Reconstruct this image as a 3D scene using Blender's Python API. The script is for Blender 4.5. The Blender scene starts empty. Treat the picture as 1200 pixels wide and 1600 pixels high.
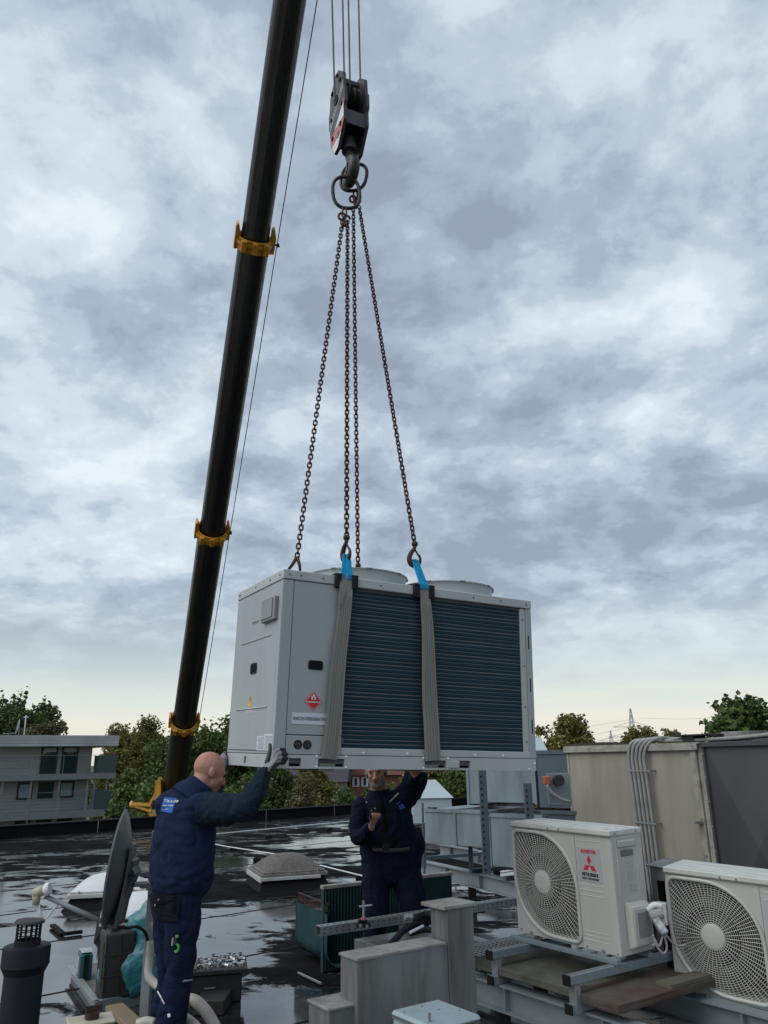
import bpy, bmesh, math, random
import numpy as np
from mathutils import Vector as V, Matrix, noise
random.seed(7); rng = np.random.default_rng(7)
S = bpy.context.scene; C = S.collection; R = math.radians; PI = math.pi

# ---------------------------------------------------------------- camera, world, sun, exposure
CAM_H = 1.75; FOC = 1210.0
_up = V((-60, -3800, FOC)).normalized()                    # world up seen in the camera's right/down/forward axes
_f = (V((0, 0, 1)) - _up * _up.z).normalized()
_r = _f.cross(_up)
if _r.x < 0: _r = -_r
def c2w(c): return V((_r.dot(c), _f.dot(c), _up.dot(c)))
cam_d = bpy.data.cameras.new('camera'); cam = bpy.data.objects.new('camera', cam_d); C.objects.link(cam)
X, Y, Z = c2w(V((1, 0, 0))), c2w(V((0, -1, 0))), c2w(V((0, 0, -1)))
m = Matrix((X, Y, Z)).transposed().to_4x4(); m.translation = (0, 0, CAM_H); cam.matrix_world = m
cam_d.sensor_fit = 'VERTICAL'; cam_d.sensor_height = 36; cam_d.lens = FOC / 1600 * 36
cam_d.clip_start = 0.05; cam_d.clip_end = 5000
S.camera = cam
def ray(px, py): return c2w(V(((px - 600) / FOC, (py - 800) / FOC, 1)))
def at(px, py, y):
    d = ray(px, py); return V((0, 0, CAM_H)) + d * (y / d.y)
def onz(px, py, z=0.0):
    d = ray(px, py); return V((0, 0, CAM_H)) + d * ((z - CAM_H) / d.z)

S.view_settings.view_transform = 'Standard'; S.view_settings.look = 'None'
S.view_settings.gamma = 1; S.view_settings.exposure = 0.62; S.view_settings.use_curve_mapping = False
SUN_EL, SUN_ROT = R(48), R(-118)
W = bpy.data.worlds.new('World'); S.world = W; W.use_nodes = True
nt = W.node_tree; nt.nodes.clear()
def N(t, **k):
    n = nt.nodes.new(t)
    for a, b in k.items():
        if a.startswith('_'): n.inputs[a[1:].replace('_', ' ')].default_value = b
        else: setattr(n, a, b)
    return n
def L(a, b): nt.links.new(a, b)
def mth(op, a, b=None, c=None, clamp=False):
    n = nt.nodes.new('ShaderNodeMath'); n.operation = op; n.use_clamp = clamp
    for i, v in enumerate((a, b, c)):
        if v is None: continue
        if isinstance(v, (int, float)): n.inputs[i].default_value = v
        else: nt.links.new(v, n.inputs[i])
    return n.outputs[0]
def mixc(f, a, b, bt='MIX'):
    n = nt.nodes.new('ShaderNodeMix'); n.data_type = 'RGBA'; n.blend_type = bt
    for i, v in ((0, f), (6, a), (7, b)):
        if isinstance(v, (int, float)): n.inputs[i].default_value = v
        elif isinstance(v, tuple): n.inputs[i].default_value = (*v, 1)
        else: nt.links.new(v, n.inputs[i])
    return n.outputs[2]
def ramp(fac, stops, interp='LINEAR'):
    n = nt.nodes.new('ShaderNodeValToRGB'); n.color_ramp.interpolation = interp
    e = n.color_ramp.elements
    while len(e) < len(stops): e.new(0.5)
    for el, (p, c) in zip(e, stops):
        el.position = p; el.color = (*c, 1) if isinstance(c, tuple) else (c, c, c, 1)
    nt.links.new(fac, n.inputs[0]); return n.outputs[0]
def noi(vec, sc, det=4, rough=.55, dist=0.0, lac=2.0):
    n = nt.nodes.new('ShaderNodeTexNoise'); n.inputs['Scale'].default_value = sc; n.inputs['Detail'].default_value = det
    n.inputs['Roughness'].default_value = rough; n.inputs['Distortion'].default_value = dist
    if vec is not None: nt.links.new(vec, n.inputs['Vector'])
    return n.outputs['Fac']
def mapv(vec, sc=(1, 1, 1), loc=(0, 0, 0), rot=(0, 0, 0)):
    n = nt.nodes.new('ShaderNodeMapping'); n.inputs['Scale'].default_value = sc; n.inputs['Location'].default_value = loc
    n.inputs['Rotation'].default_value = rot; nt.links.new(vec, n.inputs['Vector']); return n.outputs[0]
tc = N('ShaderNodeTexCoord'); sep = N('ShaderNodeSeparateXYZ'); L(tc.outputs['Generated'], sep.inputs[0])
dz = mth('MAXIMUM', sep.outputs[2], 0.0)
den = mth('ADD', dz, 0.32)
cmb = N('ShaderNodeCombineXYZ'); L(mth('DIVIDE', sep.outputs[0], den), cmb.inputs[0]); L(mth('DIVIDE', sep.outputs[1], den), cmb.inputs[1])
uv = cmb.outputs[0]
big = noi(mapv(uv, (1, 1.1, 1), (3.1, 1.7, 0)), 1.35, 3, .5, .2)
mid = noi(mapv(uv, (1, 1.05, 1), (7.3, 2.2, 0), (0, 0, .35)), 4.0, 9, .58, .2)
fine = noi(mapv(uv, (1, 1.0, 1), (1.3, 9.2, 0)), 10.5, 9, .64, .25)
bil = mth('ABSOLUTE', mth('SUBTRACT', noi(mapv(uv, (1, 1.1, 1), (2.4, 5.1, 0), (0, 0, .2)), 5.2, 5, .5, .25), .5))   # billows: soft tops with crisper seams
cov = mth('ADD', mth('ADD', mth('MULTIPLY', big, .55), mth('MULTIPLY', mid, .47)), mth('ADD', mth('MULTIPLY', fine, .20), mth('MULTIPLY', bil, .20)))
cloud = ramp(cov, [(.535, (.205, .248, .305)), (.595, (.268, .32, .378)), (.645, (.345, .405, .462)), (.70, (.445, .505, .555)), (.785, (.56, .61, .645))], 'EASE')
# the sky is paler above and warms to cream just over the horizon, with a streak of thin blue-green
band = noi(mapv(tc.outputs['Generated'], (1.5, 1.5, 16)), 2.2, 5, .55, .2)
hz = ramp(mth('ADD', dz, mth('MULTIPLY', mth('SUBTRACT', band, .5), .07)), [(0.0, (.52, .50, .44)), (.04, (.56, .545, .48)), (.075, (.49, .52, .49)), (.12, (.40, .46, .465)), (.2, (.35, .41, .44))])
sky1 = mixc(ramp(dz, [(.045, 0.0), (.24, 1.0)], 'EASE'), hz, cloud)
nish = N('ShaderNodeTexSky', sky_type='NISHITA', sun_disc=False, sun_elevation=SUN_EL, sun_rotation=SUN_ROT)
mul = N('ShaderNodeVectorMath', operation='SCALE'); L(sky1, mul.inputs[0]); mul.inputs['Scale'].default_value = 10.0
skyc = mixc(.94, nish.outputs[0], mul.outputs[0])
bg = N('ShaderNodeBackground'); L(skyc, bg.inputs[0]); bg.inputs[1].default_value = 0.1
wo = N('ShaderNodeOutputWorld'); L(bg.outputs[0], wo.inputs[0])
sd = bpy.data.lights.new('sun', 'SUN'); sd.energy = 1.3; sd.angle = R(60); sd.color = (1, .96, .9)
sun = bpy.data.objects.new('sun', sd); C.objects.link(sun)
sdir = V((math.sin(SUN_ROT) * math.cos(SUN_EL), math.cos(SUN_ROT) * math.cos(SUN_EL), math.sin(SUN_EL)))
sun.rotation_euler = sdir.to_track_quat('Z', 'Y').to_euler(); sun.location = (0, 0, 40)

# ---------------------------------------------------------------- materials
def newmat(name):
    global nt
    m = bpy.data.materials.new(name); m.use_nodes = True; nt = m.node_tree; nt.nodes.clear()
    b = nt.nodes.new('ShaderNodeBsdfPrincipled'); o = nt.nodes.new('ShaderNodeOutputMaterial'); nt.links.new(b.outputs[0], o.inputs[0])
    return m, b, nt.nodes.new('ShaderNodeTexCoord').outputs['Object']
def setc(b, k, v):
    if isinstance(v, (int, float)): b.inputs[k].default_value = v
    elif isinstance(v, tuple): b.inputs[k].default_value = (*v, 1)
    else: nt.links.new(v, b.inputs[k])
def bump(b, h, st, dist=.01):
    n = nt.nodes.new('ShaderNodeBump'); n.inputs['Strength'].default_value = st; n.inputs['Distance'].default_value = dist
    nt.links.new(h, n.inputs['Height']); nt.links.new(n.outputs[0], b.inputs['Normal'])
def mat(name, col, rough=.5, metal=0.0, col2=None, amt=.5, scale=5, stretch=(1, 1, 1), bmp=0, bscale=80, spec=.5, speck=0, bdist=.004, thr=(.42, .68), coat=0):
    """painted / bare surface with soft tone changes, streaks or dirt (col2) and fine relief"""
    m, b, oc = newmat(name)
    c2 = col2 or tuple(x * .72 for x in col)
    f = noi(mapv(oc, stretch), scale, 6, .6, .3)
    f2 = ramp(f, [(thr[0], 0.0), (thr[1], 1.0)])
    c = mixc(mth('MULTIPLY', f2, amt), col, c2)
    if speck:
        s = ramp(noi(oc, 160, 2, .6), [(.35, 0.0), (.5, 1.0)])
        c = mixc(mth('MULTIPLY', s, speck), c, tuple(min(1, x * 1.5 + .03) for x in col))
    setc(b, 'Base Color', c); setc(b, 'Metallic', metal)
    setc(b, 'Roughness', mth('ADD', mth('MULTIPLY', f2, .15), rough, clamp=True))
    b.inputs['Specular IOR Level'].default_value = spec
    if coat: b.inputs['Coat Weight'].default_value = coat; b.inputs['Coat Roughness'].default_value = .1
    if bmp: bump(b, noi(oc, bscale, 4, .6), bmp, bdist)
    return m
M = {}
M['unit'] = mat('unit_grey_paint', (.305, .345, .365), .42, .0, (.26, .295, .31), .35, 2.2, (1, 1, .35), bmp=.04, bscale=5)
M['unit_top'] = mat('unit_rim_paint', (.38, .415, .43), .4, .0, (.28, .31, .33), .35, 2.5, (1, 1, .4))
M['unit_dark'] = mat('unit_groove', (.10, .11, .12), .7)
M['louvre'] = mat('control_cover_grey', (.22, .235, .24), .5, amt=.3)
M['void'] = mat('dark_opening', (.004, .006, .009), .85, amt=.1, spec=.2)
M['fin_blue'] = mat('coated_fins_blue', (.005, .026, .043), .65, .0, (.004, .022, .036), .5, 3, (1, 1, 6), spec=.2)
M['fin_teal'] = mat('coated_fins_teal', (.009, .040, .044), .5, .1, (.005, .02, .024), .6, 3, (1, 1, .3))
M['fin_teal_light'] = mat('coated_fins_teal_inner', (.009, .042, .054), .5, .1, (.025, .09, .10), .7, 3, (1, 1, .6))
M['web'] = mat('sling_webbing_grey', (.27, .265, .245), .95, 0, (.16, .155, .145), .55, 5, (1, 1, .12), bmp=.6, bscale=300, spec=.1)
M['web_line'] = mat('sling_stripe_dark', (.17, .168, .158), .95, spec=.1)
M['web_blue'] = mat('sling_loop_blue', (.01, .26, .50), .8, 0, (.005, .13, .28), .6, 9, (3, 3, .5), bmp=.4, bscale=250, spec=.2)
M['rubber'] = mat('black_rubber', (.008, .008, .009), .6, 0, (.016, .016, .016), .4, 12, spec=.25)
M['chain'] = mat('rusty_chain', (.045, .030, .026), .55, .6, (.11, .045, .025), .7, 40)
M['hooksteel'] = mat('dark_hook_steel', (.032, .035, .038), .42, .7, (.07, .055, .045), .5, 14, bmp=.3, bscale=50)
M['blockpaint'] = mat('hook_block_grey', (.034, .036, .040), .45, .2, (.03, .03, .032), .6, 8, coat=.1)
M['blackpaint'] = mat('boom_black_paint', (.006, .006, .007), .30, .0, (.016, .013, .010), .7, 4, (3, 3, .2), spec=.5)
M['yellow'] = mat('crane_yellow', (.55, .26, .015), .5, 0, (.22, .10, .02), .6, 5, bmp=.1)
M['rope'] = mat('steel_rope', (.055, .05, .055), .5, .6, amt=.4, scale=60)
M['whiteprint'] = mat('white_print', (.66, .68, .70), .6, amt=.25, col2=(.45, .46, .47), scale=8)
M['white2'] = mat('white_label', (.55, .59, .66), .55, amt=.2, scale=6)
M['redprint'] = mat('red_print', (.50, .012, .03), .5, amt=.2)
M['redfaded'] = mat('faded_red_paint', (.50, .16, .17), .6, amt=.4)
M['blackprint'] = mat('black_print', (.02, .02, .025), .6, amt=.2)
M['greyprint'] = mat('grey_print', (.19, .20, .21), .6, amt=.1)
M['greylabel'] = mat('badge_silver', (.40, .41, .43), .45, .2, amt=.2)
M['yellowprint'] = mat('yellow_print', (.60, .43, .06), .5, amt=.2)
M['ac'] = mat('air_conditioner_cream', (.44, .45, .425), .42, 0, (.32, .32, .29), .42, 2.2, (1, 1, .35), bmp=.03, bscale=30)
M['ac_lid'] = mat('air_conditioner_lid', (.54, .56, .54), .38, 0, (.36, .37, .33), .5, 4, (1, 3, 1))
M['ac_grille'] = mat('grille_wire_cream', (.48, .48, .45), .45, 0, (.30, .29, .25), .5, 8)
M['ac_in'] = mat('fan_cavity', (.035, .035, .032), .8)
M['ac_fan'] = mat('fan_blade_grey', (.06, .06, .058), .5)
M['seam'] = mat('panel_seam', (.16, .16, .15), .7)
M['zinc'] = mat('galvanised_steel', (.30, .325, .34), .45, .55, (.20, .22, .235), .7, 7, bmp=.12, bscale=40)
M['zinc_blue'] = mat('galvanised_rail', (.26, .32, .365), .42, .45, (.17, .215, .25), .6, 9)
M['beam'] = mat('hot_dip_beam', (.255, .295, .315), .5, .35, (.17, .20, .22), .6, 4, (1, 1, 2))
M['duct'] = mat('sheet_metal_duct', (.225, .28, .31), .45, .35, (.13, .165, .185), .85, 2.6, (1.5, 1.5, .3), bmp=.06, bscale=8)
M['duct_dark'] = mat('sheet_metal_duct_dark', (.085, .115, .14), .5, .3, (.05, .07, .085), .6, 2, (1, 1, .3))
M['hood'] = mat('light_hood_metal', (.42, .50, .54), .5, .2, (.30, .37, .41), .6, 2.5)
M['spiral'] = mat('spiral_duct', (.36, .44, .50), .35, .6, (.22, .28, .33), .5, 3)
M['box'] = mat('weathered_cover_metal', (.215, .232, .24), .42, .4, (.085, .078, .066), .9, 2.6, (2.6, 2.6, .45), bmp=.1, bscale=10, thr=(.38, .66))
M['boxtop'] = mat('weathered_cover_top', (.26, .262, .25), .6, .1, (.09, .085, .075), .8, 7, bmp=.15, bscale=30)
M['boxlid'] = mat('pale_box_lid', (.30, .385, .43), .45, .15, (.20, .255, .285), .6, 5, bmp=.1, bscale=14)
M['beige'] = mat('beige_clad_metal', (.33, .31, .265), .6, .05, (.180, .165, .138), .7, 1.7, (1.6, 1.6, .35), bmp=.05, bscale=8, thr=(.35, .7))
M['beige_trim'] = mat('beige_clad_trim', (.33, .32, .28), .6, 0, (.15, .14, .12), .8, 9)
M['darkpanel'] = mat('slate_clad_metal', (.058, .063, .070), .5, .2, (.088, .094, .10), .6, 2, (1, 1, .6), bmp=.05, bscale=6)
M['conduit'] = mat('conduit_grey', (.28, .285, .28), .5, 0, (.17, .17, .165), .6, 10)
M['bitumen'] = mat('black_bitumen', (.007, .007, .008), .75, 0, (.013, .013, .014), .6, 3, spec=.15, bmp=.5, bscale=200)
M['parapet'] = mat('parapet_bitumen', (.006, .007, .009), .8, 0, (.011, .011, .013), .6, 2, spec=.1, bmp=.4, bscale=150)
M['dome_brown'] = mat('weathered_dome', (.105, .092, .084), .62, 0, (.055, .05, .046), .85, 4, (5, 5, .5), bmp=.2, bscale=40)
M['dome_white'] = mat('white_dome_acrylic', (.60, .61, .63), .42, 0, (.48, .47, .45), .5, 4, coat=.1)
M['frame_white'] = mat('white_dome_frame', (.46, .47, .45), .5, 0, (.26, .26, .24), .6, 7)
M['frame_brown'] = mat('weathered_frame', (.12, .11, .10), .6, 0, (.26, .26, .25), .5, 9)
M['dish'] = mat('dish_slate_paint', (.085, .098, .10), .48, .1, (.06, .07, .075), .5, 5)
M['lnb'] = mat('aged_plastic', (.40, .38, .30), .5, 0, (.26, .24, .18), .6, 12)
M['pipe_black'] = mat('vent_pipe_black', (.0035, .006, .0105), .55, 0, (.007, .010, .015), .5, 5, spec=.25)
M['case_black'] = mat('black_case_plastic', (.017, .016, .0155), .55, 0, (.028, .026, .024), .5, 10, bmp=.3, bscale=250)
M['teal_box'] = mat('teal_tool_case', (.005, .085, .105), .45, 0, (.01, .05, .06), .5, 10)
M['silver_box'] = mat('foil_label', (.42, .45, .47), .4, .2, (.08, .1, .1), .8, 30)
M['bag'] = mat('teal_plastic_bag', (.02, .17, .20), .35, 0, (.01, .09, .11), .7, 6, bmp=.5, bscale=14, bdist=.03, coat=.3)
M['blue_box'] = mat('blue_container', (.008, .035, .20), .4)
M['wood'] = mat('raw_timber', (.20, .155, .10), .75, 0, (.17, .125, .07), .7, 9, (.5, 8, 8), bmp=.3, bscale=60)
M['plywood'] = mat('wet_plywood', (.11, .102, .082), .6, 0, (.06, .055, .045), .7, 5, bmp=.2)
M['slab'] = mat('mossy_slab', (.105, .104, .092), .85, 0, (.045, .052, .028), .9, 3.2, bmp=.7, bscale=60, thr=(.40, .6))
M['slab_rust'] = mat('rusty_slab', (.075, .072, .062), .85, 0, (.060, .030, .020), .85, 2.4, bmp=.7, bscale=60, thr=(.38, .56))
M['hose'] = mat('hose_cream', (.38, .37, .33), .5, 0, (.25, .24, .20), .5, 8)
M['brick_red'] = mat('cardboard_brown', (.10, .05, .033), .7)
M['chrome'] = mat('socket_chrome', (.55, .56, .57), .25, .9, amt=.3)
M['skin1'] = mat('skin_flushed', (.40, .215, .165), .45, 0, (.34, .13, .095), .75, 16, bmp=.35, bscale=150, spec=.4)
M['skin2'] = mat('skin_tanned', (.36, .20, .145), .5, 0, (.19, .09, .065), .55, 14, bmp=.15, bscale=120, spec=.4)
M['eye'] = mat('eye_dark', (.02, .015, .012), .25)
M['stubble'] = mat('grey_beard', (.19, .175, .165), .9, 0, (.07, .06, .055), .8, 90, bmp=.6, bscale=220)
M['hair_grey'] = mat('grey_hair', (.24, .23, .22), .8, 0, (.10, .095, .09), .8, 60, bmp=.5, bscale=160)
def cloth(name, col, col2):
    m, b, oc = newmat(name)
    f = ramp(noi(oc, 5, 5, .6, .4), [(.4, 0.0), (.65, 1.0)])
    setc(b, 'Base Color', mixc(mth('MULTIPLY', f, .6), col, col2)); setc(b, 'Roughness', .88)
    b.inputs['Specular IOR Level'].default_value = .12
    b.inputs['Sheen Weight'].default_value = 0.0
    h = mth('ADD', mth('MULTIPLY', noi(mapv(oc, (1, 1, 2.2)), 4.5, 4, .5, 1.0), 1.0), mth('MULTIPLY', noi(oc, 260, 2, .5), .05))
    bump(b, h, .75, .03); return m
M['jacket'] = cloth('navy_softshell', (.0095, .0185, .050), (.007, .013, .036))
M['sleeve'] = cloth('dark_petrol_sleeve', (.010, .0195, .034), (.007, .014, .025))
M['jacket2'] = cloth('dark_navy_jacket', (.0055, .0085, .024), (.004, .006, .016))
M['shirt2'] = cloth('black_shirt', (.004, .0045, .006), (.003, .003, .004))
M['trousers'] = cloth('navy_work_trousers', (.0075, .014, .038), (.005, .0095, .026))
M['trousers2'] = cloth('dark_navy_trousers', (.0055, .009, .024), (.0042, .0068, .018))
M['pocket'] = cloth('black_pocket_cloth', (.0065, .008, .013), (.005, .006, .009))
M['belt'] = mat('grey_belt', (.028, .030, .033), .7)
M['glove'] = mat('glove_knit_grey', (.27, .27, .29), .9, 0, (.18, .18, .19), .5, 30, bmp=.6, bscale=400, spec=.15)
M['glove_black'] = mat('glove_nitrile_black', (.012, .012, .015), .55)
M['patch'] = mat('royal_blue_patch', (.012, .085, .36), .75)
M['green'] = mat('lime_plastic', (.06, .34, .04), .45)
M['siding'] = mat('grey_timber_siding', (.34, .35, .365), .75, 0, (.24, .25, .26), .6, .5, (.4, 1, 9))
M['fascia'] = mat('roof_fascia_grey', (.40, .42, .44), .55, .1, (.16, .17, .185), .5, .5)
M['slabedge'] = mat('balcony_edge_grey', (.17, .18, .19), .6)
M['winframe'] = mat('dark_window_frame', (.012, .014, .018), .5)
def glass(name, col, rough=.04):
    m, b, oc = newmat(name); setc(b, 'Base Color', col); setc(b, 'Roughness', rough); b.inputs['Specular IOR Level'].default_value = .9
    b.inputs['IOR'].default_value = 1.6; return m
M['pane'] = glass('window_pane', (.02, .045, .05))
M['pane_sky'] = mat('pane_painted_sky', (.30, .36, .45), .15, 0, (.22, .27, .34), .4, .7)  # reflected sky painted into the pane colour as pale blue
M['railglass'] = glass('balcony_glass', (.055, .085, .09), .15)
M['steelpost'] = mat('painted_post', (.20, .21, .22), .5)
M['wallbrick'] = mat('far_brick_wall', (.17, .075, .055), .85, 0, (.12, .055, .045), .6, 1.2)
M['wallpale'] = mat('far_render_wall', (.26, .24, .21), .85)
M['slate'] = mat('dark_slate_roof', (.035, .037, .045), .7, 0, (.055, .055, .06), .5, .8)
M['tile_red'] = mat('red_tile_roof', (.14, .050, .042), .8, 0, (.09, .035, .03), .6, .9)
M['bark'] = mat('tree_bark', (.06, .05, .038), .9, 0, (.03, .026, .02), .6, 3, (3, 3, .5), bmp=.6, bscale=12)
M['pylon'] = mat('pylon_steel', (.38, .41, .43), .6, .3)
def leafmat(name, a, b_, c):
    m, b, oc = newmat(name)
    g = nt.nodes.new('ShaderNodeNewGeometry')
    f = noi(oc, .55, 3, .6); f2 = mth('ADD', mth('MULTIPLY', f, .7), mth('MULTIPLY', g.outputs['Random Per Island'], .45))
    setc(b, 'Base Color', ramp(f2, [(.32, a), (.55, b_), (.78, c)])); setc(b, 'Roughness', .6)
    b.inputs['Specular IOR Level'].default_value = .3
    t = nt.nodes.new('ShaderNodeBsdfTranslucent'); nt.links.new(b.inputs['Base Color'].links[0].from_socket, t.inputs[0])
    mx = nt.nodes.new('ShaderNodeMixShader'); mx.inputs[0].default_value = .25
    nt.links.new(b.outputs[0], mx.inputs[1]); nt.links.new(t.outputs[0], mx.inputs[2])
    nt.links.new(mx.outputs[0], [n for n in nt.nodes if n.type == 'OUTPUT_MATERIAL'][0].inputs[0])
    return m
M['leaf_a'] = leafmat('leaves_mid_green', (.032, .060, .016), (.075, .118, .030), (.135, .17, .048))
M['leaf_b'] = leafmat('leaves_dark_green', (.028, .052, .017), (.064, .104, .030), (.115, .16, .048))
M['leaf_c'] = leafmat('leaves_olive', (.060, .070, .018), (.13, .135, .034), (.22, .205, .060))
M['leaf_d'] = leafmat('leaves_brownish', (.045, .045, .022), (.095, .092, .042), (.16, .145, .075))

def roof_mat():
    m, b, oc = newmat('wet_bitumen_roof')
    # standing water: broad shallow pools in broken, streaky outlines
    p1 = noi(mapv(oc, (.75, 1.0, 1), (2.0, 5.2, 0), (0, 0, .25)), .42, 3, .5, .5)
    p2 = noi(mapv(oc, (.8, 1.3, 1), (1, 3, 0), (0, 0, .4)), 1.9, 6, .62, .8)
    sx = nt.nodes.new('ShaderNodeSeparateXYZ'); nt.links.new(oc, sx.inputs[0])
    near = ramp(mth('DIVIDE', sx.outputs[1], 26.0), [(.20, .10), (.33, .065), (.41, -.018), (.47, -.02), (.56, .0), (.75, -.012), (.9, -.05)])
    d = mth('ADD', mth('ADD', mth('MULTIPLY', p1, .60), mth('MULTIPLY', p2, .40)), near)
    pud = ramp(d, [(.497, 0.0), (.52, 1.0)])
    damp = ramp(d, [(.43, 0.0), (.50, 1.0)])
    grain = noi(oc, 70, 3, .6)
    sea = nt.nodes.new('ShaderNodeTexWave'); sea.bands_direction = 'X'; sea.inputs['Scale'].default_value = .32; sea.inputs['Distortion'].default_value = .6; sea.inputs['Detail'].default_value = 2
    nt.links.new(mapv(oc, (1, 1, 1), (0, 0, 0), (0, 0, .5)), sea.inputs['Vector'])
    seam = ramp(sea.outputs['Fac'], [(0.0, 1.0), (.012, 0.0)])
    silt = ramp(noi(mapv(oc, (1, 1.6, 1), (4, 1, 0), (0, 0, .3)), 1.4, 6, .65, 1.0), [(.42, 0.0), (.66, 1.0)])
    base = mixc(ramp(noi(oc, 2.2, 5, .6), [(.35, 0.0), (.7, 1.0)]), (.008, .008, .009), (.017, .017, .018))
    base = mixc(mth('MULTIPLY', mth('MULTIPLY', pud, silt), .8), base, (.060, .067, .072))
    setc(b, 'Base Color', mixc(mth('MULTIPLY', seam, .5), base, (.006, .006, .006)))
    rr = mixc(damp, (.75, .75, .75), (.45, .45, .45)); rr = mixc(pud, rr, (.085, .085, .085))
    setc(b, 'Roughness', mth('ADD', rr, mth('MULTIPLY', mth('MULTIPLY', grain, .12), mth('SUBTRACT', 1.0, pud))))
    setc(b, 'Specular IOR Level', mth('ADD', .10, mth('MULTIPLY', pud, .45)))
    setc(b, 'IOR', mth('ADD', 1.08, mth('MULTIPLY', pud, .92)))
    h = mth('MULTIPLY', mth('SUBTRACT', 1.0, pud), mth('ADD', mth('MULTIPLY', grain, .5), mth('MULTIPLY', noi(oc, 3.5, 5, .6, .6), 2.0)))
    h = mth('ADD', h, mth('MULTIPLY', noi(oc, 9, 2, .5), .07))
    bump(b, h, .5, .012); return m
M['roof'] = roof_mat()
m, b, oc = newmat('rough_ground'); setc(b, 'Base Color', ramp(noi(oc, .05, 6, .6), [(.35, (.03, .045, .015)), (.65, (.07, .08, .035))])); setc(b, 'Roughness', .95); M['ground'] = m

# ---------------------------------------------------------------- helpers
WM = {}
def root_of(o):
    while o.parent: o = o.parent
    return o
def thing(name, label, cat, loc=(0, 0, 0), rotz=0.0, group=None, mtx=None):
    o = bpy.data.objects.new(name, None); C.objects.link(o); o.empty_display_size = .1
    mm = mtx if mtx is not None else Matrix.Translation(V(loc)) @ Matrix.Rotation(rotz, 4, 'Z')
    o.matrix_world = mm; WM[o.name] = mm.copy()
    o['label'] = label; o['category'] = cat
    if group: o['group'] = group
    return o
def part(name, bm, mt, parent=None, label=None, world=False, smooth=False, kind=None, auto=None):
    if parent is not None and world:
        bmesh.ops.transform(bm, matrix=WM[root_of(parent).name].inverted(), verts=bm.verts)
    me = bpy.data.meshes.new(name)
    if isinstance(bm, bmesh.types.BMesh):
        bm.normal_update(); bm.to_mesh(me); bm.free()
    else: me = bm
    for mm in (mt if isinstance(mt, (list, tuple)) else [mt]): me.materials.append(M[mm] if isinstance(mm, str) else mm)
    if smooth: me.shade_smooth()
    if auto is not None:
        me.shade_smooth(); me.set_sharp_from_angle(angle=R(auto))
    o = bpy.data.objects.new(name, me); C.objects.link(o)
    if parent is not None: o.parent = parent
    if label: o['label'] = label
    if kind: o['kind'] = kind
    return o
def solo(name, bm, mt, label, cat, origin, group=None, **k):
    """a thing that is one mesh, its verts given in world coordinates, its origin moved to its base"""
    origin = V(origin); bmesh.ops.translate(bm, verts=bm.verts, vec=-origin)
    o = part(name, bm, mt, **k); o.location = origin; o['label'] = label; o['category'] = cat
    if group: o['group'] = group
    return o
def inst(o, parent, loc=None, mtx=None, name=None):
    """copy of a piece (shared mesh) under parent"""
    c = o.copy(); C.objects.link(c); c.parent = parent
    if mtx is not None: c.matrix_local = mtx
    elif loc is not None: c.location = loc
    return c
def dup(root, mtx, label=None):
    r = root.copy(); C.objects.link(r); r.matrix_world = mtx; WM[r.name] = mtx.copy()
    if label: r['label'] = label
    for ch in list(root.children):
        c = ch.copy(); C.objects.link(c); c.parent = r
        for g in ch.children:
            d = g.copy(); C.objects.link(d); d.parent = c
    return r
def B(): return bmesh.new()
def box(bm, lo, hi, bev=0.0, M4=None, seg=1):
    lo, hi = V(lo), V(hi)
    vs = [bm.verts.new((x, y, z)) for z in (lo.z, hi.z) for y in (lo.y, hi.y) for x in (lo.x, hi.x)]
    fs = [bm.faces.new([vs[i] for i in f]) for f in ((0, 2, 3, 1), (4, 5, 7, 6), (0, 1, 5, 4), (2, 6, 7, 3), (0, 4, 6, 2), (1, 3, 7, 5))]
    if bev:
        es = list({e for f in fs for e in f.edges})
        r = bmesh.ops.bevel(bm, geom=es, offset=bev, segments=seg, affect='EDGES', profile=.5)
        vs = list({v for f in r['faces'] for v in f.verts} | {v for v in vs if v.is_valid})
    if M4 is not None: bmesh.ops.transform(bm, matrix=M4, verts=vs)
    return vs
def frame_of(d, ref=None):
    d = V(d).normalized()
    if ref is None: ref = V((0, 0, 1)) if abs(d.z) < .9 else V((1, 0, 0))
    a = V(ref).cross(d)
    if a.length < 1e-5: a = V((0, 1, 0)).cross(d)
    a.normalize(); return a, d.cross(a)
def ring(bm, c, a, b, ra, rb, n, ex=1.0, ph=0.0):
    vs = []
    for i in range(n):
        t = 2 * PI * i / n + ph; ct, st = math.cos(t), math.sin(t)
        if ex != 1.0: ct = math.copysign(abs(ct) ** ex, ct); st = math.copysign(abs(st) ** ex, st)
        vs.append(bm.verts.new(V(c) + a * ra * ct + b * rb * st))
    return vs
def skin(bm, rings, cap=(True, True)):
    for r0, r1 in zip(rings, rings[1:]):
        n = len(r0)
        for i in range(n): bm.faces.new((r0[i], r0[(i + 1) % n], r1[(i + 1) % n], r1[i]))
    if cap[0]: bm.faces.new(rings[0][::-1])
    if cap[1]: bm.faces.new(rings[-1])
def cyl(bm, p0, p1, r0, r1=None, n=16, cap=(True, True), ph=0.0):
    p0, p1 = V(p0), V(p1); a, b = frame_of(p1 - p0); r1 = r0 if r1 is None else r1
    skin(bm, [ring(bm, p0, a, b, r0, r0, n, ph=ph), ring(bm, p1, a, b, r1, r1, n, ph=ph)], cap)
def lathe(bm, c, axis, prof, n=24, ref=None, cap=(True, True)):
    a, b = frame_of(axis, ref); ax = V(axis).normalized()
    skin(bm, [ring(bm, V(c) + ax * h, a, b, r, r, n) for h, r in prof], cap)
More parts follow.
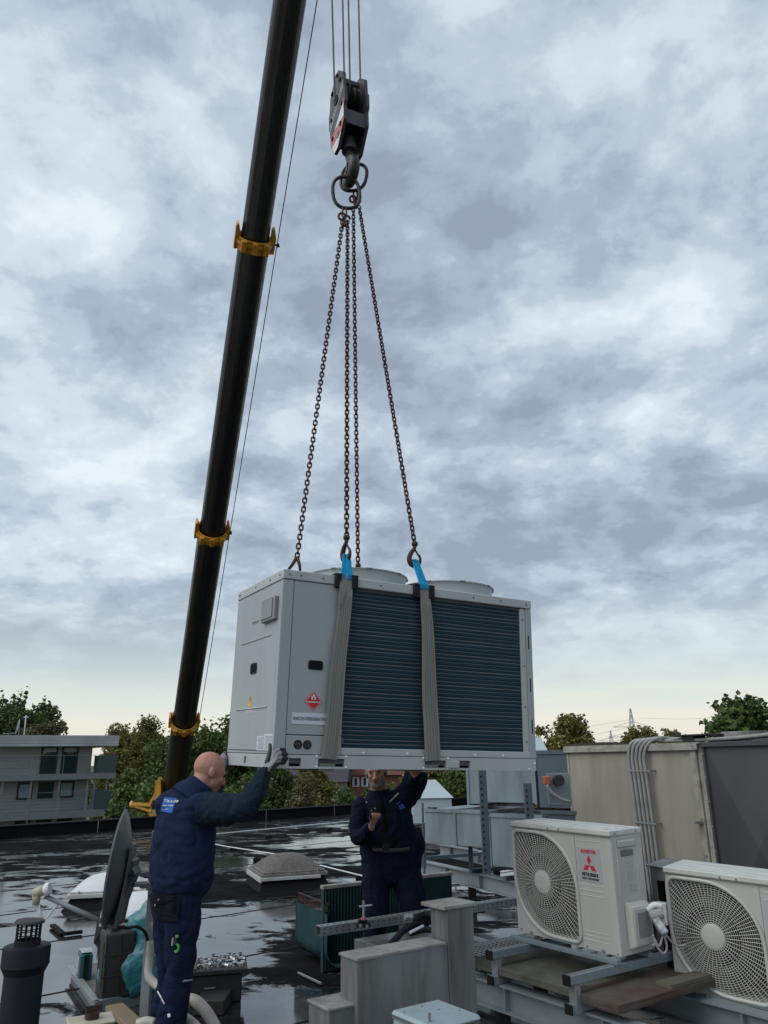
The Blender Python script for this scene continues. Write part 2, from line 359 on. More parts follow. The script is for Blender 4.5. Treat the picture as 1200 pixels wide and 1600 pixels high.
def tube(bm, pts, r, n=8, closed=False, cap=True):
    pts = [V(p) for p in pts]; rings = []; m_ = len(pts); pa = None
    for i, p in enumerate(pts):
        if closed: d = pts[(i + 1) % m_] - pts[i - 1]
        else: d = pts[min(i + 1, m_ - 1)] - pts[max(i - 1, 0)]
        d.normalize()
        if pa is None: a, b = frame_of(d)
        else:
            a = (pa - d * pa.dot(d))
            if a.length < 1e-6: a, b = frame_of(d)
            a.normalize(); b = d.cross(a)
        pa = a; rr = r[i] if isinstance(r, (list, tuple)) else r
        rings.append(ring(bm, p, a, b, rr, rr, n))
    if closed: skin(bm, rings + [rings[0]], (False, False))
    else: skin(bm, rings, (cap, cap))
def smoothpts(pts, k=6):
    pts = [V(p) for p in pts]; out = []
    q = [pts[0] * 2 - pts[1]] + pts + [pts[-1] * 2 - pts[-2]]
    for i in range(1, len(q) - 2):
        for j in range(k):
            t = j / k; a, b, c, d = q[i - 1], q[i], q[i + 1], q[i + 2]
            out.append(.5 * ((2 * b) + (c - a) * t + (2 * a - 5 * b + 4 * c - d) * t * t + (3 * b - a - 3 * c + d) * t ** 3))
    out.append(pts[-1]); return out
def poly(bm, pts, thick=None, off=None):
    """flat polygon, or a prism when off is given"""
    vs = [bm.verts.new(V(p)) for p in pts]
    if off is None: bm.faces.new(vs); return vs
    off = V(off); ws = [bm.verts.new(v.co + off) for v in vs]; n = len(vs)
    bm.faces.new(vs[::-1]); bm.faces.new(ws)
    for i in range(n): bm.faces.new((vs[i], vs[(i + 1) % n], ws[(i + 1) % n], ws[i]))
    return vs + ws
def mesh_np(name, verts, faces_idx, k):
    me = bpy.data.meshes.new(name); nv, nf = len(verts), len(faces_idx)
    me.vertices.add(nv); me.vertices.foreach_set('co', np.asarray(verts, np.float32).ravel())
    me.loops.add(nf * k); me.loops.foreach_set('vertex_index', np.asarray(faces_idx, np.int32).ravel())
    me.polygons.add(nf); me.polygons.foreach_set('loop_start', np.arange(nf, dtype=np.int32) * k)
    me.update(calc_edges=True); return me
def text_mesh(s, size, depth=.0008, align='LEFT', bold=0.0, sx=1.0):
    cu = bpy.data.curves.new('lettering', 'FONT'); cu.body = s; cu.size = size; cu.extrude = depth; cu.align_x = align; cu.offset = bold; cu.resolution_u = 3
    o = bpy.data.objects.new('lettering', cu); C.objects.link(o); bpy.context.view_layer.update()
    me = bpy.data.meshes.new_from_object(o.evaluated_get(bpy.context.evaluated_depsgraph_get()))
    bpy.data.objects.remove(o); bpy.data.curves.remove(cu)
    if sx != 1.0: me.transform(Matrix.Diagonal((sx, 1, 1, 1)))
    return me
def text_part(s, size, mt, parent, M4, name='lettering', **k):
    me = text_mesh(s, size, **k); me.transform(M4); me.materials.clear()
    return part(name, me, mt, parent)
def basis(o, x, y, z=None):
    x = V(x).normalized(); y = V(y); y = (y - x * y.dot(x)).normalized(); z = x.cross(y)
    mm = Matrix((x, y, z)).transposed().to_4x4(); mm.translation = V(o); return mm
def rot3(a, b, c): return Matrix.Rotation(a, 4, 'Z') @ Matrix.Rotation(b, 4, 'Y') @ Matrix.Rotation(c, 4, 'X')
# ---------------------------------------------------------------- ground, roof, parapet
GZ = -8.0
bm = B(); poly(bm, [(-1500, -400, 0), (1500, -400, 0), (1500, 3000, 0), (-1500, 3000, 0)])
g = part('ground', bm, 'ground', kind='structure'); g.location = (0, 0, GZ)
pL, pR = onz(0, 1311), onz(550, 1272)
pd = (pR - pL).normalized(); A0 = pL - pd * 22; A1 = pL + pd * 34; pn = V((-pd.y, pd.x, 0))
bm = B(); poly(bm, [(A0.x, A0.y, 0), (-16, -4, 0), (12, -4, 0), (A1.x, A1.y, 0)], off=(0, 0, -.3))
roof = part('roof_deck', bm, 'roof', kind='structure')
bm = B()   # the storey walls under the roof edge
poly(bm, [(A0.x, A0.y, -.3), (-16, -4, -.3), (12, -4, -.3), (A1.x, A1.y, -.3)], off=(0, 0, GZ + .3))
part('building_walls_below', bm, 'wallpale', kind='structure')
bm = B()
poly(bm, [A0, A1, A1 + pn * .35, A0 + pn * .35], off=(0, 0, .27))
poly(bm, [A0 - pn * .05 + V((0, 0, .272)), A1 - pn * .05 + V((0, 0, .272)), A1 + pn * .42 + V((0, 0, .272)), A0 + pn * .42 + V((0, 0, .272))], off=(0, 0, .02))
par = solo('parapet', bm, 'parapet', 'low black bitumen parapet along the far edge of the wet roof', 'parapet', pL)
bm = B()
tt = 1.0
while tt < 54:
    p = A0 + pd * tt - pn * .052
    box(bm, (-.006, -.006, 0), (.006, .006, .29), M4=Matrix.Translation((p.x, p.y, 0))); tt += 2.6
bmesh.ops.translate(bm, verts=bm.verts, vec=-pL)
part('capping_joint', bm, 'zinc', par)

# overlapping felt sheets: each lap a thin raised strip of the roof
for i in range(12):
    c0_ = pL - pn * (1.1 + i * 1.96) - pd * 14; lapl = 30
    mm_ = basis((c0_.x, c0_.y, 0), pd, pn); bm = B(); k_ = 36; vs_ = []
    for j in range(k_ + 1):
        x_ = lapl * j / k_; w_ = .010 * noise.noise(V((x_ * .5, i, 0)))
        vs_.append([bm.verts.new(mm_ @ V((x_, w_ + a_, z_))) for a_, z_ in ((-.014, .0005), (-.010, .004), (.010, .004), (.014, .0005))])
    for r0_, r1_ in zip(vs_, vs_[1:]):
        for q in range(3): bm.faces.new((r0_[q], r0_[q + 1], r1_[q + 1], r1_[q]))
    part('felt_lap', bm, 'bitumen', roof)
# ---------------------------------------------------------------- trees
def leaves(centers, rads, n, size, flat=.9, elong=1.5):
    k = len(centers); w = rads.prod(axis=1) ** (2 / 3); w = w / w.sum()
    idx = rng.choice(k, n, p=w)
    d = rng.normal(size=(n, 3)); d /= np.linalg.norm(d, axis=1)[:, None]
    rr = rng.uniform(0, 1, n) ** .42
    p = centers[idx] + d * rads[idx] * rr[:, None]
    nrm = rng.normal(size=(n, 3)) + d * .7 + np.array([0, 0, .5]); nrm /= np.linalg.norm(nrm, axis=1)[:, None]
    t = rng.normal(size=(n, 3)); t -= nrm * (t * nrm).sum(1)[:, None]; t /= np.linalg.norm(t, axis=1)[:, None]
    b = np.cross(nrm, t); s = size * rng.uniform(.55, 1.35, n)[:, None]
    v = np.stack([p - t * s * elong * .5, p + b * s * .5, p + t * s * elong * .5, p - b * s * .5], 1).reshape(-1, 3)
    return v, np.arange(n * 4).reshape(-1, 4)
def crown_centres(c, r, k, cr, lo=-.75):
    out = []
    while len(out) < k:
        d = rng.normal(size=3); d /= np.linalg.norm(d)
        if d[2] < lo: continue
        f = rng.uniform(.35, 1.0) ** .6
        out.append(np.array(c) + d * np.array(r) * f)
    cs = np.array(out); rs = cr * rng.uniform(.35, 1.4, (k, 1)) * np.array([[1, 1, .78]])
    return cs, rs
def tree(name, label, px, top, y, hw, mt, n=9000, leaf=.16, k=46, cr=.85, low=-5.0, cat='tree', group=None, lean=0, twigs=0, base=None):
    n = int(n * 2.1); leaf *= .70; k = int(k * 1.5); cr *= .8
    ctr = at(px, 1185, y); zt = at(px, top, y).z; rx = hw / FOC * y
    base = GZ if base is None else base
    zc = (zt + low) / 2; rz = (zt - low) / 2 - cr * .35
    r = thing(name, label, cat, (ctr.x, y, base), group=group)
    c = np.array([lean, 0, zc - base]); cs, rs = crown_centres(c, (max(.3, rx - cr * .5), max(.3, rx * .8 - cr * .4), rz), k, cr)
    v, f = leaves(cs, rs, n, leaf)
    if twigs:                                           # loose sprays reaching past the crown
        tv = []
        for i in range(twigs):
            a = rng.uniform(0, 2 * PI); el = rng.uniform(.1, 1.4)
            d = np.array([math.cos(a) * math.cos(el), math.sin(a) * math.cos(el), math.sin(el)])
            st = c + d * np.array([rx, rx * .8, rz]) * .8; ln = rng.uniform(.5, 1.3) * cr
            m_ = 26; tt_ = rng.uniform(0, 1, m_)[:, None]
            tv.append(st + d * ln * tt_ * [1, 1, 1.2] + rng.normal(size=(m_, 3)) * .09 * cr)
        tv = np.concatenate(tv); v2, f2 = leaves(tv, np.full((len(tv), 3), .03), len(tv), leaf)
        v = np.concatenate([v, v2]); f = np.arange(len(v)).reshape(-1, 4)
    part('crown', mesh_np('crown', v, f, 4), mt, r)
    bm = B(); h = zc - base; tr = max(.10, rx * .075)
    tube(bm, smoothpts([(0, 0, 0), (rng.uniform(-.15, .15), 0, h * .4), (lean * .5, .1, h * .75), (lean, 0, h + rz * .5)], 4), [tr * (1 - .75 * i / 12) for i in range(13)], 8)
    for i in range(min(k, 22)):
        s0 = V((lean * .5, 0, h * rng.uniform(.45, .95))); e = V(cs[i])
        tube(bm, [s0, s0.lerp(e, .5) + V((0, 0, -.15)), e], [tr * .4, tr * .25, tr * .08], 5)
    part('trunk', bm, 'bark', r, smooth=True)
    return r
G1 = 'trees beyond the parapet'
tree('broadleaf_tree', 'tall dark tree rising behind the left end of the grey apartment block', 12, 1072, 60, 56, 'leaf_b', 12000, .26, 50, 1.3, -4, twigs=26)
tree('broadleaf_tree', 'loose tree top over the apartment roof, right of the tallest one', 52, 1086, 62, 30, 'leaf_b', 4200, .26, 26, .9, -2, twigs=20)
tree('broadleaf_tree', 'brownish rounded tree peeping over the grey apartment roof', 70, 1122, 56, 34, 'leaf_d', 5200, .24, 26, 1.0, -3)
tree('broadleaf_tree', 'low tree tip just over the apartment roof edge', 102, 1142, 58, 16, 'leaf_b', 1600, .22, 12, .7, -2, twigs=6)
tree('broadleaf_tree', 'olive tree with feathery top just right of the apartment block', 190, 1126, 56, 40, 'leaf_c', 9500, .17, 44, .9, -4, twigs=20)
tree('broadleaf_tree', 'tallest feathery olive tree left of the crane boom', 228, 1108, 50, 36, 'leaf_c', 10500, .16, 46, .85, -4, twigs=40)
tree('broadleaf_tree', 'dark green tree directly behind the lower crane boom', 262, 1132, 36, 36, 'leaf_b', 11000, .16, 46, .9, -4, twigs=14)
tree('broadleaf_tree', 'broad green tree between crane boom and hanging unit', 322, 1112, 37, 34, 'leaf_a', 12500, .16, 52, .9, -4, twigs=30)
tree('broadleaf_tree', 'green tree half hidden behind the left side of the hanging unit', 366, 1108, 39, 34, 'leaf_b', 9000, .17, 44, .9, -4, twigs=16)
tree('bush', 'bright green bush low behind the yellow crane bracket', 236, 1216, 30.5, 30, 'leaf_a', 6500, .14, 36, .55, -4.5, cat='bush')
tree('bush', 'mid green bush at the right corner of the apartment block', 204, 1190, 34, 26, 'leaf_a', 6500, .14, 34, .55, -4.5, cat='bush')
tree('bush', 'dark bush right of the crane boom above the parapet', 322, 1198, 30, 32, 'leaf_b', 7000, .14, 36, .6, -4.5, cat='bush')
tree('bush', 'dark shaded shrub left of the crane, above the parapet', 192, 1232, 31, 16, 'leaf_b', 3600, .14, 22, .5, -4.5, cat='bush')
tree('conifer', 'dark evergreen under the left end of the hanging unit', 392, 1168, 34, 40, 'leaf_b', 11000, .14, 48, .7, -5)
tree('conifer', 'second dark evergreen beside the straw coloured willow', 436, 1180, 36, 32, 'leaf_b', 8000, .14, 38, .7, -5)
tree('willow', 'straw coloured weeping shrub under the hanging unit', 478, 1206, 33, 30, 'leaf_d', 7500, .11, 40, .5, -4, twigs=10)
tree('broadleaf_tree', 'yellow green tree behind the weeping shrub', 496, 1176, 44, 34, 'leaf_c', 8000, .16, 40, .8, -4)
tree('hedge', 'dense dark hedge in front of the red roofed house', 540, 1226, 40, 40, 'leaf_b', 9000, .15, 44, .6, -6, cat='hedge')
tree('hedge', 'low dark hedge directly under the small white house windows', 574, 1227, 38, 26, 'leaf_b', 6000, .15, 30, .5, -6, cat='hedge')
tree('hedge', 'mid green hedge below the house, behind the second worker', 606, 1222, 42, 40, 'leaf_a', 8000, .15, 40, .7, -6, cat='hedge')
tree('broadleaf_tree', 'olive tree seen between second worker and ducts', 668, 1150, 36, 42, 'leaf_c', 12500, .15, 52, .8, -4)
tree('broadleaf_tree', 'olive green tree left of the upper grey duct', 722, 1158, 34, 34, 'leaf_a', 8500, .15, 42, .75, -4)
tree('broadleaf_tree', 'thin upright tree touching the right edge of the hanging unit', 848, 1118, 30, 18, 'leaf_c', 3400, .12, 28, .4, -2, twigs=22)
tree('broadleaf_tree', 'rounded olive tree right of the hanging unit', 897, 1114, 28, 38, 'leaf_c', 10500, .12, 50, .55, -2, twigs=44)
tree('bush', 'low olive bush between the hanging unit and the rounded tree', 872, 1136, 29, 18, 'leaf_c', 3200, .11, 26, .4, -1, cat='bush', twigs=40)
tree('bush', 'sparse leafy bush below the electricity pylon', 1000, 1134, 26, 34, 'leaf_c', 3600, .11, 26, .38, -.5, cat='bush', twigs=60)
tree('bush', 'sparse bush between pylon and the dark leafy tree', 1052, 1134, 25, 26, 'leaf_c', 2200, .11, 20, .34, -.5, cat='bush', twigs=50)
tree('broadleaf_tree', 'dark leafy tree over the slate coloured panel at right', 1146, 1084, 17, 56, 'leaf_b', 12500, .12, 34, .50, -1.2, twigs=90, lean=.25)
# a far wood closing the horizon
cs = np.array([[x, 190 + rng.uniform(-12, 12), rng.uniform(-6, -1)] for x in np.arange(-170, 190, 4.0)]); rs = np.full((len(cs), 3), 4.6) * rng.uniform(.7, 1.15, (len(cs), 1))
v, f = leaves(cs, rs, 26000, .9)
part('far_woods', mesh_np('far_woods', v, f, 4), 'leaf_b', kind='stuff')

# ---------------------------------------------------------------- apartment block on the left
class Facade:
    def __init__(s, p0, p1):
        s.o = V((p1.x, p1.y, 0)); s.u = (s.o - V((p0.x, p0.y, 0))).normalized(); s.n = V((s.u.y, -s.u.x, 0))
        if s.n.y > 0: s.n = -s.n
    def hit(s, px, py, d=0):
        r_ = ray(px, py); o = V((0, 0, CAM_H)); pl = s.o + s.n * d
        t = (pl - o).dot(s.n) / r_.dot(s.n); q = o + r_ * t; return (q - s.o).dot(s.u), q.z
    def bx(s, bm, x0, z0, x1, z1, d0, d1):
        mm = Matrix((s.u, -s.n, V((0, 0, 1)))).transposed().to_4x4(); mm.translation = s.o
        box(bm, (x0, -d1, z0), (x1, -d0, z1), M4=mm)
    def pbx(s, bm, a, b_, d0, d1):
        x0, z1 = s.hit(*a, d1); x1, z0 = s.hit(*b_, d1); s.bx(bm, x0, z0, x1, z1, d0, d1)
FA = Facade(at(0, 1190, 43), at(140, 1190, 45.5))
ap = thing('apartment_building', 'grey boarded apartment block with balconies and flat overhanging roof at left', 'building', (FA.o.x, FA.o.y, GZ))
xw = FA.hit(143, 1190)[0]; xl = FA.hit(-60, 1190)[0]
zr0, zr1 = FA.hit(90, 1167)[1], FA.hit(90, 1150)[1]
z2b, z2t = FA.hit(90, 1218)[1], FA.hit(90, 1209)[1]     # upper balcony slab
z1b, z1t = FA.hit(90, 1277)[1], FA.hit(90, 1266)[1]
bm = B(); FA.bx(bm, xl, GZ, xw, zr0, -9, -.06); part('wall', bm, 'siding', ap, world=True)
bm = B()                                                    # horizontal boards, proud of the wall
zz = GZ + 4
while zz < zr0 - .05:
    FA.bx(bm, xl, zz, xw, zz + .155, -.06, -.02 - .01 * random.random()); zz += .185
part('siding_boards', bm, 'siding', ap, world=True, kind='stuff')
bm = B(); FA.bx(bm, xl, zr0, FA.hit(185, 1160, 1.2)[0], zr1, -9.5, 1.2); rf = part('roof', bm, 'fascia', ap, world=True)
for q in range(4):
    bm = B(); h = (zr1 - zr0) / 4; FA.bx(bm, xl, zr0 + h * q + .02, FA.hit(185, 1160, 1.2)[0] + .02, zr0 + h * (q + 1), 1.2, 1.235); part('fascia_board', bm, 'fascia', rf)
    bpy.context.view_layer.objects.active = None
for o in [c for c in rf.children]: o.data.transform(WM[ap.name].inverted())
for (zb, zt_) in ((z2b, z2t), (z1b, z1t)):
    bm = B(); FA.bx(bm, xl, zb, FA.hit(182, 1200, 1.1)[0], zt_, -6, 1.1); part('balcony_slab', bm, 'slabedge', ap, world=True)
    xe = FA.hit(182, 1200, 1.1)[0]
    bm = B(); FA.bx(bm, xw + .1, zt_, xe, zt_ + .95, 1.03, 1.06); FA.bx(bm, xe - .03, zt_, xe, zt_ + .95, -4, 1.03); part('balcony_panel', bm, 'railglass', ap, world=True)
    bm = B(); FA.bx(bm, xl, zt_ + .94, xw, zt_ + .96, 1.02, 1.05)
    x_ = xl
    while x_ < xw: FA.bx(bm, x_, zt_, x_ + .02, zt_ + .96, 1.0, 1.03); x_ += 1.6
    part('balcony_rail', bm, 'steelpost', ap, world=True)
for px_ in (2, 47, 91, 135, 146, 165, 176):
    for (za, zb) in ((z1t, z2b), (GZ + 3, z1b)):
        x_ = FA.hit(px_, 1240, .9)[0]; bm = B(); FA.bx(bm, x_ - .045, za, x_ + .045, zb, .85, .94); part('post', bm, 'steelpost', ap, world=True)
def window(a, b_, pane_mt=None, top=0):
    x0, z1 = FA.hit(*a); x1, z0 = FA.hit(*b_)
    bm = B(); t = .09
    for r_ in ((x0, z0, x0 + t, z1), (x1 - t, z0, x1, z1), (x0 + t, z1 - t, x1 - t, z1), (x0 + t, z0, x1 - t, z0 + t)): FA.bx(bm, *r_, -.03, .04)
    w = part('window', bm, 'winframe', ap, world=True)
    bm = B(); FA.bx(bm, x0 + t, z0 + t, x1 - t, z1 - t - top, -.03, .0); p = part('pane', bm, pane_mt or 'pane', w, world=True)
    if top:
        bm = B(); FA.bx(bm, x0 + t, z1 - t - top, x1 - t, z1 - t, -.03, .03); part('shutter_box', bm, 'fascia', w, world=True)
    return w
window((66, 1166), (87, 1209), top=.22); window((98, 1166), (119, 1209), top=.22)
window((28, 1223), (49, 1249), 'pane_sky'); window((61, 1222), (82, 1247)); window((93, 1221), (114, 1246), 'pane_sky')
window((24, 1279), (45, 1300)); window((57, 1278), (78, 1300)); window((89, 1277), (110, 1300))
bm = B(); p = at(37, 1150, 44); tube(bm, [(p.x, p.y, p.z - .3), (p.x, p.y, p.z + 1.1)], .03, 6)
tube(bm, [(p.x - .12, p.y, p.z + 1.0), (p.x + .12, p.y, p.z + 1.0)], .025, 5)
solo('antenna_mast', bm, 'whiteprint', 'thin white mast standing on the apartment roof', 'mast', (p.x, p.y, p.z - .2))
r = thing('satellite_dish', 'small pale satellite dish on the apartment roof', 'satellite dish', (p.x - .25, p.y - .1, p.z))
bm = B(); lathe(bm, (-.1, 0, .5), (-.9, -.35, .15), [(-.08, .05), (-.05, .25), (0, .42), (.012, .42), (-.03, .24), (-.06, .04)], 20); part('reflector', bm, 'fascia', r, smooth=True)
bm = B(); tube(bm, [(0, 0, 0), (0, 0, .5)], .03, 6); tube(bm, [(-.1, 0, .15), (-.8, -.1, .12)], .02, 5); part('bracket', bm, 'steelpost', r)

# ---------------------------------------------------------------- far houses
def house(label, px, py, y, w, d, hw_, hr, wm, rm, yaw, wins):
    p = at(px, py, y); r = thing('house', label, 'house', (p.x, p.y, GZ), yaw)
    zt_ = p.z - GZ
    bm = B(); box(bm, (-w / 2, 0, 0), (w / 2, d, zt_)); part('wall', bm, wm, r)
    bm = B(); poly(bm, [(-w / 2 - .4, -.5, zt_), (-w / 2 - .4, d + .5, zt_), (-w / 2 - .4, d / 2, zt_ + hr)], off=(w + .8, 0, 0)); rf = part('roof', bm, rm, r)
    bm = B(); box(bm, (w * .2, d / 2, zt_ + hr * .6), (w * .2 + .7, d / 2 + .7, zt_ + hr + .8)); part('chimney', bm, wm, rf)
    for (x_, z_) in wins:
        bm = B(); box(bm, (x_ - .3, -.06, zt_ - z_ - .85), (x_ + .3, .02, zt_ - z_)); f_ = part('window', bm, 'whiteprint', r)
        bm = B(); box(bm, (x_ - .12, -.1, zt_ - z_ - .75), (x_ + .12, -.055, zt_ - z_ - .1)); part('pane', bm, 'winframe', f_)
house('red tiled house with two small white windows under the hanging unit', 588, 1211, 74, 4.8, 5, 0, 3, 'wallbrick', 'tile_red', R(2), [(-1.85, .12), (-1.05, .12)])
house('slate roofed house left of the red tiled one', 482, 1222, 70, 6, 6, 0, 3.0, 'wallpale', 'slate', R(-2), [(2.6, .6)])

# ---------------------------------------------------------------- pylons and wires
def pylon(label, px, top, y, w):
    p = at(px, 1185, y); h = at(px, top, y).z; r = thing('electricity_pylon', label, 'pylon', (p.x, y, GZ))
    H_ = h - GZ; bm = B(); t = .045 * w
    def xw_(z): return w * (1 - z / H_) ** 1.1 * 1.1 + w * .06
    lv = [H_ * (1 - (1 - i / 12) ** 1.0) for i in range(13)]
    for sx in (-1, 1):
        for sy in (-1, 1):
            tube(bm, [(sx * xw_(z), sy * xw_(z), z) for z in lv], t, 4)
    for z0, z1 in zip(lv, lv[1:]):
        for sy in (-1, 1):
            tube(bm, [(-xw_(z0), sy * xw_(z0), z0), (xw_(z1), sy * xw_(z1), z1)], t * .6, 4); tube(bm, [(xw_(z0), sy * xw_(z0), z0), (-xw_(z1), sy * xw_(z1), z1)], t * .6, 4)
    part('lattice', bm, 'pylon', r)
    for zf, l in ((.60, 3.4), (.74, 2.6)):
        bm = B(); z = H_ * zf; tube(bm, [(-w * l, 0, z), (w * l, 0, z)], t * .8, 4); tube(bm, [(-w * l, 0, z), (0, 0, z + w * .7), (w * l, 0, z)], t * .6, 4); part('cross_arm', bm, 'pylon', r)
    return r
pylon('taller lattice pylon on the horizon right of the hanging unit', 993, 1107, 330, 3.0)
pylon('smaller, farther lattice pylon left of the taller one', 958, 1141, 520, 2.9)
for i, (a, b_) in enumerate((((860, 1134), (985, 1124)), ((860, 1150), (985, 1136)), ((868, 1163), (955, 1152)), ((1000, 1122), (1190, 1112)))):
    p0, p1 = at(*a, 430), at(*b_, 330); bm = B(); mid_ = (p0 + p1) / 2 - V((0, 0, 1.6)); tube(bm, smoothpts([p0, mid_, p1], 6), .05, 4)
    solo('power_line', bm, 'pylon', ['uppermost thin power line left of the taller pylon', 'power line just under the uppermost one', 'lowest power line running to the smaller pylon', 'thin power line leaving the taller pylon to the right'][i], 'power line', p0)

# ---------------------------------------------------------------- crane
TIP = at(540, -595, 5.9); BB = at(280, 1180, 24.5); bax = (TIP - BB).normalized(); BLEN = (TIP - BB).length
bs = bax.cross(V((0, 0, 1))).normalized()
if bs.x < 0: bs = -bs
bn = bs.cross(bax); 
if bn.y > 0 or bn.z > 0: bn = -bn                               # out of the boom's underside, toward the camera
def boomt(py):
    px = 540 + (280 - 540) * (py + 595) / (1180 + 595); d = ray(px, py); o = V((0, 0, CAM_H)); w0 = BB - o
    a, b_, c, d_, e = 1.0, bax.dot(d), d.dot(d), bax.dot(w0), d.dot(w0); return (b_ * e - c * d_) / (a * c - b_ * b_)
cr = thing('mobile_crane', 'mobile crane with black telescopic boom and yellow collars behind the parapet', 'crane', (BB.x, BB.y + 6, GZ))
def boom_ring(bm, t, w, k=1.0, n=28):
    vs = []; c = BB + bax * t
    for i in range(n):                                      # round underside, flatter sides and back
        a = 2 * PI * i / n; x, y = math.cos(a), math.sin(a)
        if y > 0: xx, yy = x, y * 1.0
        else: xx, yy = math.copysign(abs(x) ** .45, x), y * .95
        vs.append(bm.verts.new(c + bs * xx * w / 2 * k + bn * yy * w / 2 * k))
    return vs
secs = [(boomt(1250), boomt(1128), .69), (boomt(1134), boomt(832), .638), (boomt(836), boomt(378), .577), (boomt(384), BLEN, .512)]
for t0, t1, w in secs:
    bm = B(); skin(bm, [boom_ring(bm, t0 + (t1 - t0) * i / 6, w) for i in range(7)]); part('boom_section', bm, 'blackpaint', cr, world=True, auto=9)
for py, w in ((381, .585), (833, .645), (1129, .70), (1247, .78)):
    t0 = boomt(py); bm = B(); n = 28
    for (ta, tb, k1) in ((-.10, .0, 1.10), (.015, .075, 1.19), (.09, .13, 1.10)):
        vs = []
        for t in (ta, tb):
            for k in (1.0, k1):
                vs.append(boom_ring(bm, t0 + t, w, k))
        a, b_, c, d = vs
        for i in range(n):
            j = (i + 1) % n
            for q, q2 in ((a, b_), (b_, d), (d, c), (c, a)): bm.faces.new((q[i], q[j], q2[j], q2[i]))
    part('boom_collar', bm, 'yellow', cr, world=True, auto=35)
    for s_ in (-1, 1):                                         # ears on both sides
        bm = B(); c = BB + bax * (t0 + .02) + bs * s_ * w * .56; mm = basis(c, bs, bax)
        poly(bm, [mm @ V((-.04, -.14, -.10)), mm @ V((.05, -.12, -.10)), mm @ V((.05, .16, -.10)), mm @ V((.0, .34, -.10)), mm @ V((-.04, .30, -.10))], off=mm.to_3x3() @ V((0, 0, .2)))
        part('collar_ear', bm, 'yellow', cr, world=True)
    for s_ in (-.35, 0, .35):
        bm = B(); c = BB + bax * t0 + bn * w * .56 * (1 - abs(s_) * .35) + bs * s_ * w; box(bm, (-.05, -.09, -.03), (.05, .12, .05), .008, M4=basis(c, bs, bax)); part('slide_pad', bm, 'yellow', cr, world=True)
    bm = B(); c = BB + bax * (t0 + .05); tube(bm, [c + bs * w * .58, c + bs * .46], .018, 6); tube(bm, [c + bs * .44 + bn * .04, c + bs * .44 - bn * .04], .03, 8); part('rope_guide', bm, 'rubber', cr, world=True)
bm = B(); tube(bm, [BB + bax * (boomt(1250) - 2) + bs * .44, BB + bax * (boomt(1129)) + bs * .42, BB + bax * BLEN + bs * .42], .009, 6); part('signal_cable', bm, 'rope', cr, world=True)
t0 = boomt(1250)
bm = B(); skin(bm, [boom_ring(bm, t0 - .02 - i * 2.0, .86) for i in range(5)]); part('base_boom', bm, 'yellow', cr, world=True, auto=40)
yb = BB + bax * (t0 + .1)
def ybar(name, pts, w=.09):
    bm = B()
    for a, b_ in zip(pts, pts[1:]):
        d = b_ - a; mm = basis(a, d, V((0, -1, .2))); box(bm, (0, -w / 2, -w / 2), (d.length, w / 2, w / 2), M4=mm)
    part(name, bm, 'yellow', cr, world=True)
dy = 25.4
ybar('bracket_arm', [at(206, 1256, dy), at(236, 1258, dy)], .10); ybar('bracket_arm', [at(206, 1258, dy), at(236, 1268, dy)], .07)
ybar('bracket_arm', [at(206, 1254, dy + .5), at(206, 1260, dy)], .10)
bm = B(); poly(bm, [at(233, 1276, dy), at(234, 1252, dy), at(241, 1240, dy), at(243, 1222, dy), at(248, 1214, dy), at(251, 1218, dy), at(251, 1240, dy), at(262, 1258, dy), at(262, 1277, dy)], off=(0, .3, 0)); part('boom_head_plate', bm, 'yellow', cr, world=True)
bm = B(); p = at(243, 1268, dy - .05); cyl(bm, p, p + V((0, -.1, 0)), .07, n=12); p = at(246, 1246, dy - .03); cyl(bm, p, p + V((0, -.06, 0)), .05, n=10); part('pin', bm, 'zinc', cr, world=True)
bm = B(); p = at(242, 1258, dy - .02); box(bm, (p.x - .08, p.y - .04, p.z - .12), (p.x + .05, p.y, p.z + .14)); part('latch', bm, 'rubber', cr, world=True)
bm = B(); q = BB + bax * (t0 - 8.2); box(bm, (q.x - 1.2, q.y - 1.5, GZ + 1.6), (q.x + 1.2, q.y + 2.0, GZ + 3.4), .08); part('turret', bm, 'yellow', cr, world=True)
bm = B(); box(bm, (q.x - 1.25, q.y - 5, GZ + .6), (q.x + 1.25, q.y + 5, GZ + 1.55), .06); part('carrier', bm, 'yellow', cr, world=True)
for i in range(4):
    for s_ in (-1, 1):
        bm = B(); yy = q.y - 3.8 + i * 2.4; cyl(bm, (q.x + s_ * .95, yy, GZ + .62), (q.x + s_ * 1.3, yy, GZ + .62), .62, n=24); part('wheel', bm, 'rubber', cr, world=True, auto=40)
bm = B(); c = TIP; box(bm, (-.3, -.4, -.3), (.3, .35, .3), .05, M4=basis(c, bs, bax)); part('boom_head', bm, 'yellow', cr, world=True)
# ---------------------------------------------------------------- hook block, ropes, rings
HB = at(545, 178, 5.9); a_ = R(65); hn = V((-math.sin(a_), -math.cos(a_), 0)); hu = V((math.cos(a_), -math.sin(a_), 0))  # plate normal, plate width axis
HM = Matrix((hu, -hn, V((0, 0, 1)))).transposed().to_4x4(); HM.translation = HB
HM = HM @ Matrix.Rotation(R(-2), 4, 'Y')
ztop = at(545, 121, 5.9).z - HB.z; zbot = at(545, 240, 5.9).z - HB.z
hb = thing('hook_block', 'dark grey crane hook block with red and white striped plate', 'hook block', mtx=HM)
k = (ztop - zbot) / .9
out = [(-.02, .46), (.06, .44), (.17, .31), (.18, .12), (.205, .10), (.205, -.06), (.18, -.10), (.18, -.26), (.02, -.46), (-.07, -.46), (-.16, -.30), (-.18, -.10), (-.205, -.06), (-.205, .10), (-.18, .14), (-.16, .30)]
zc = (ztop + zbot) / 2
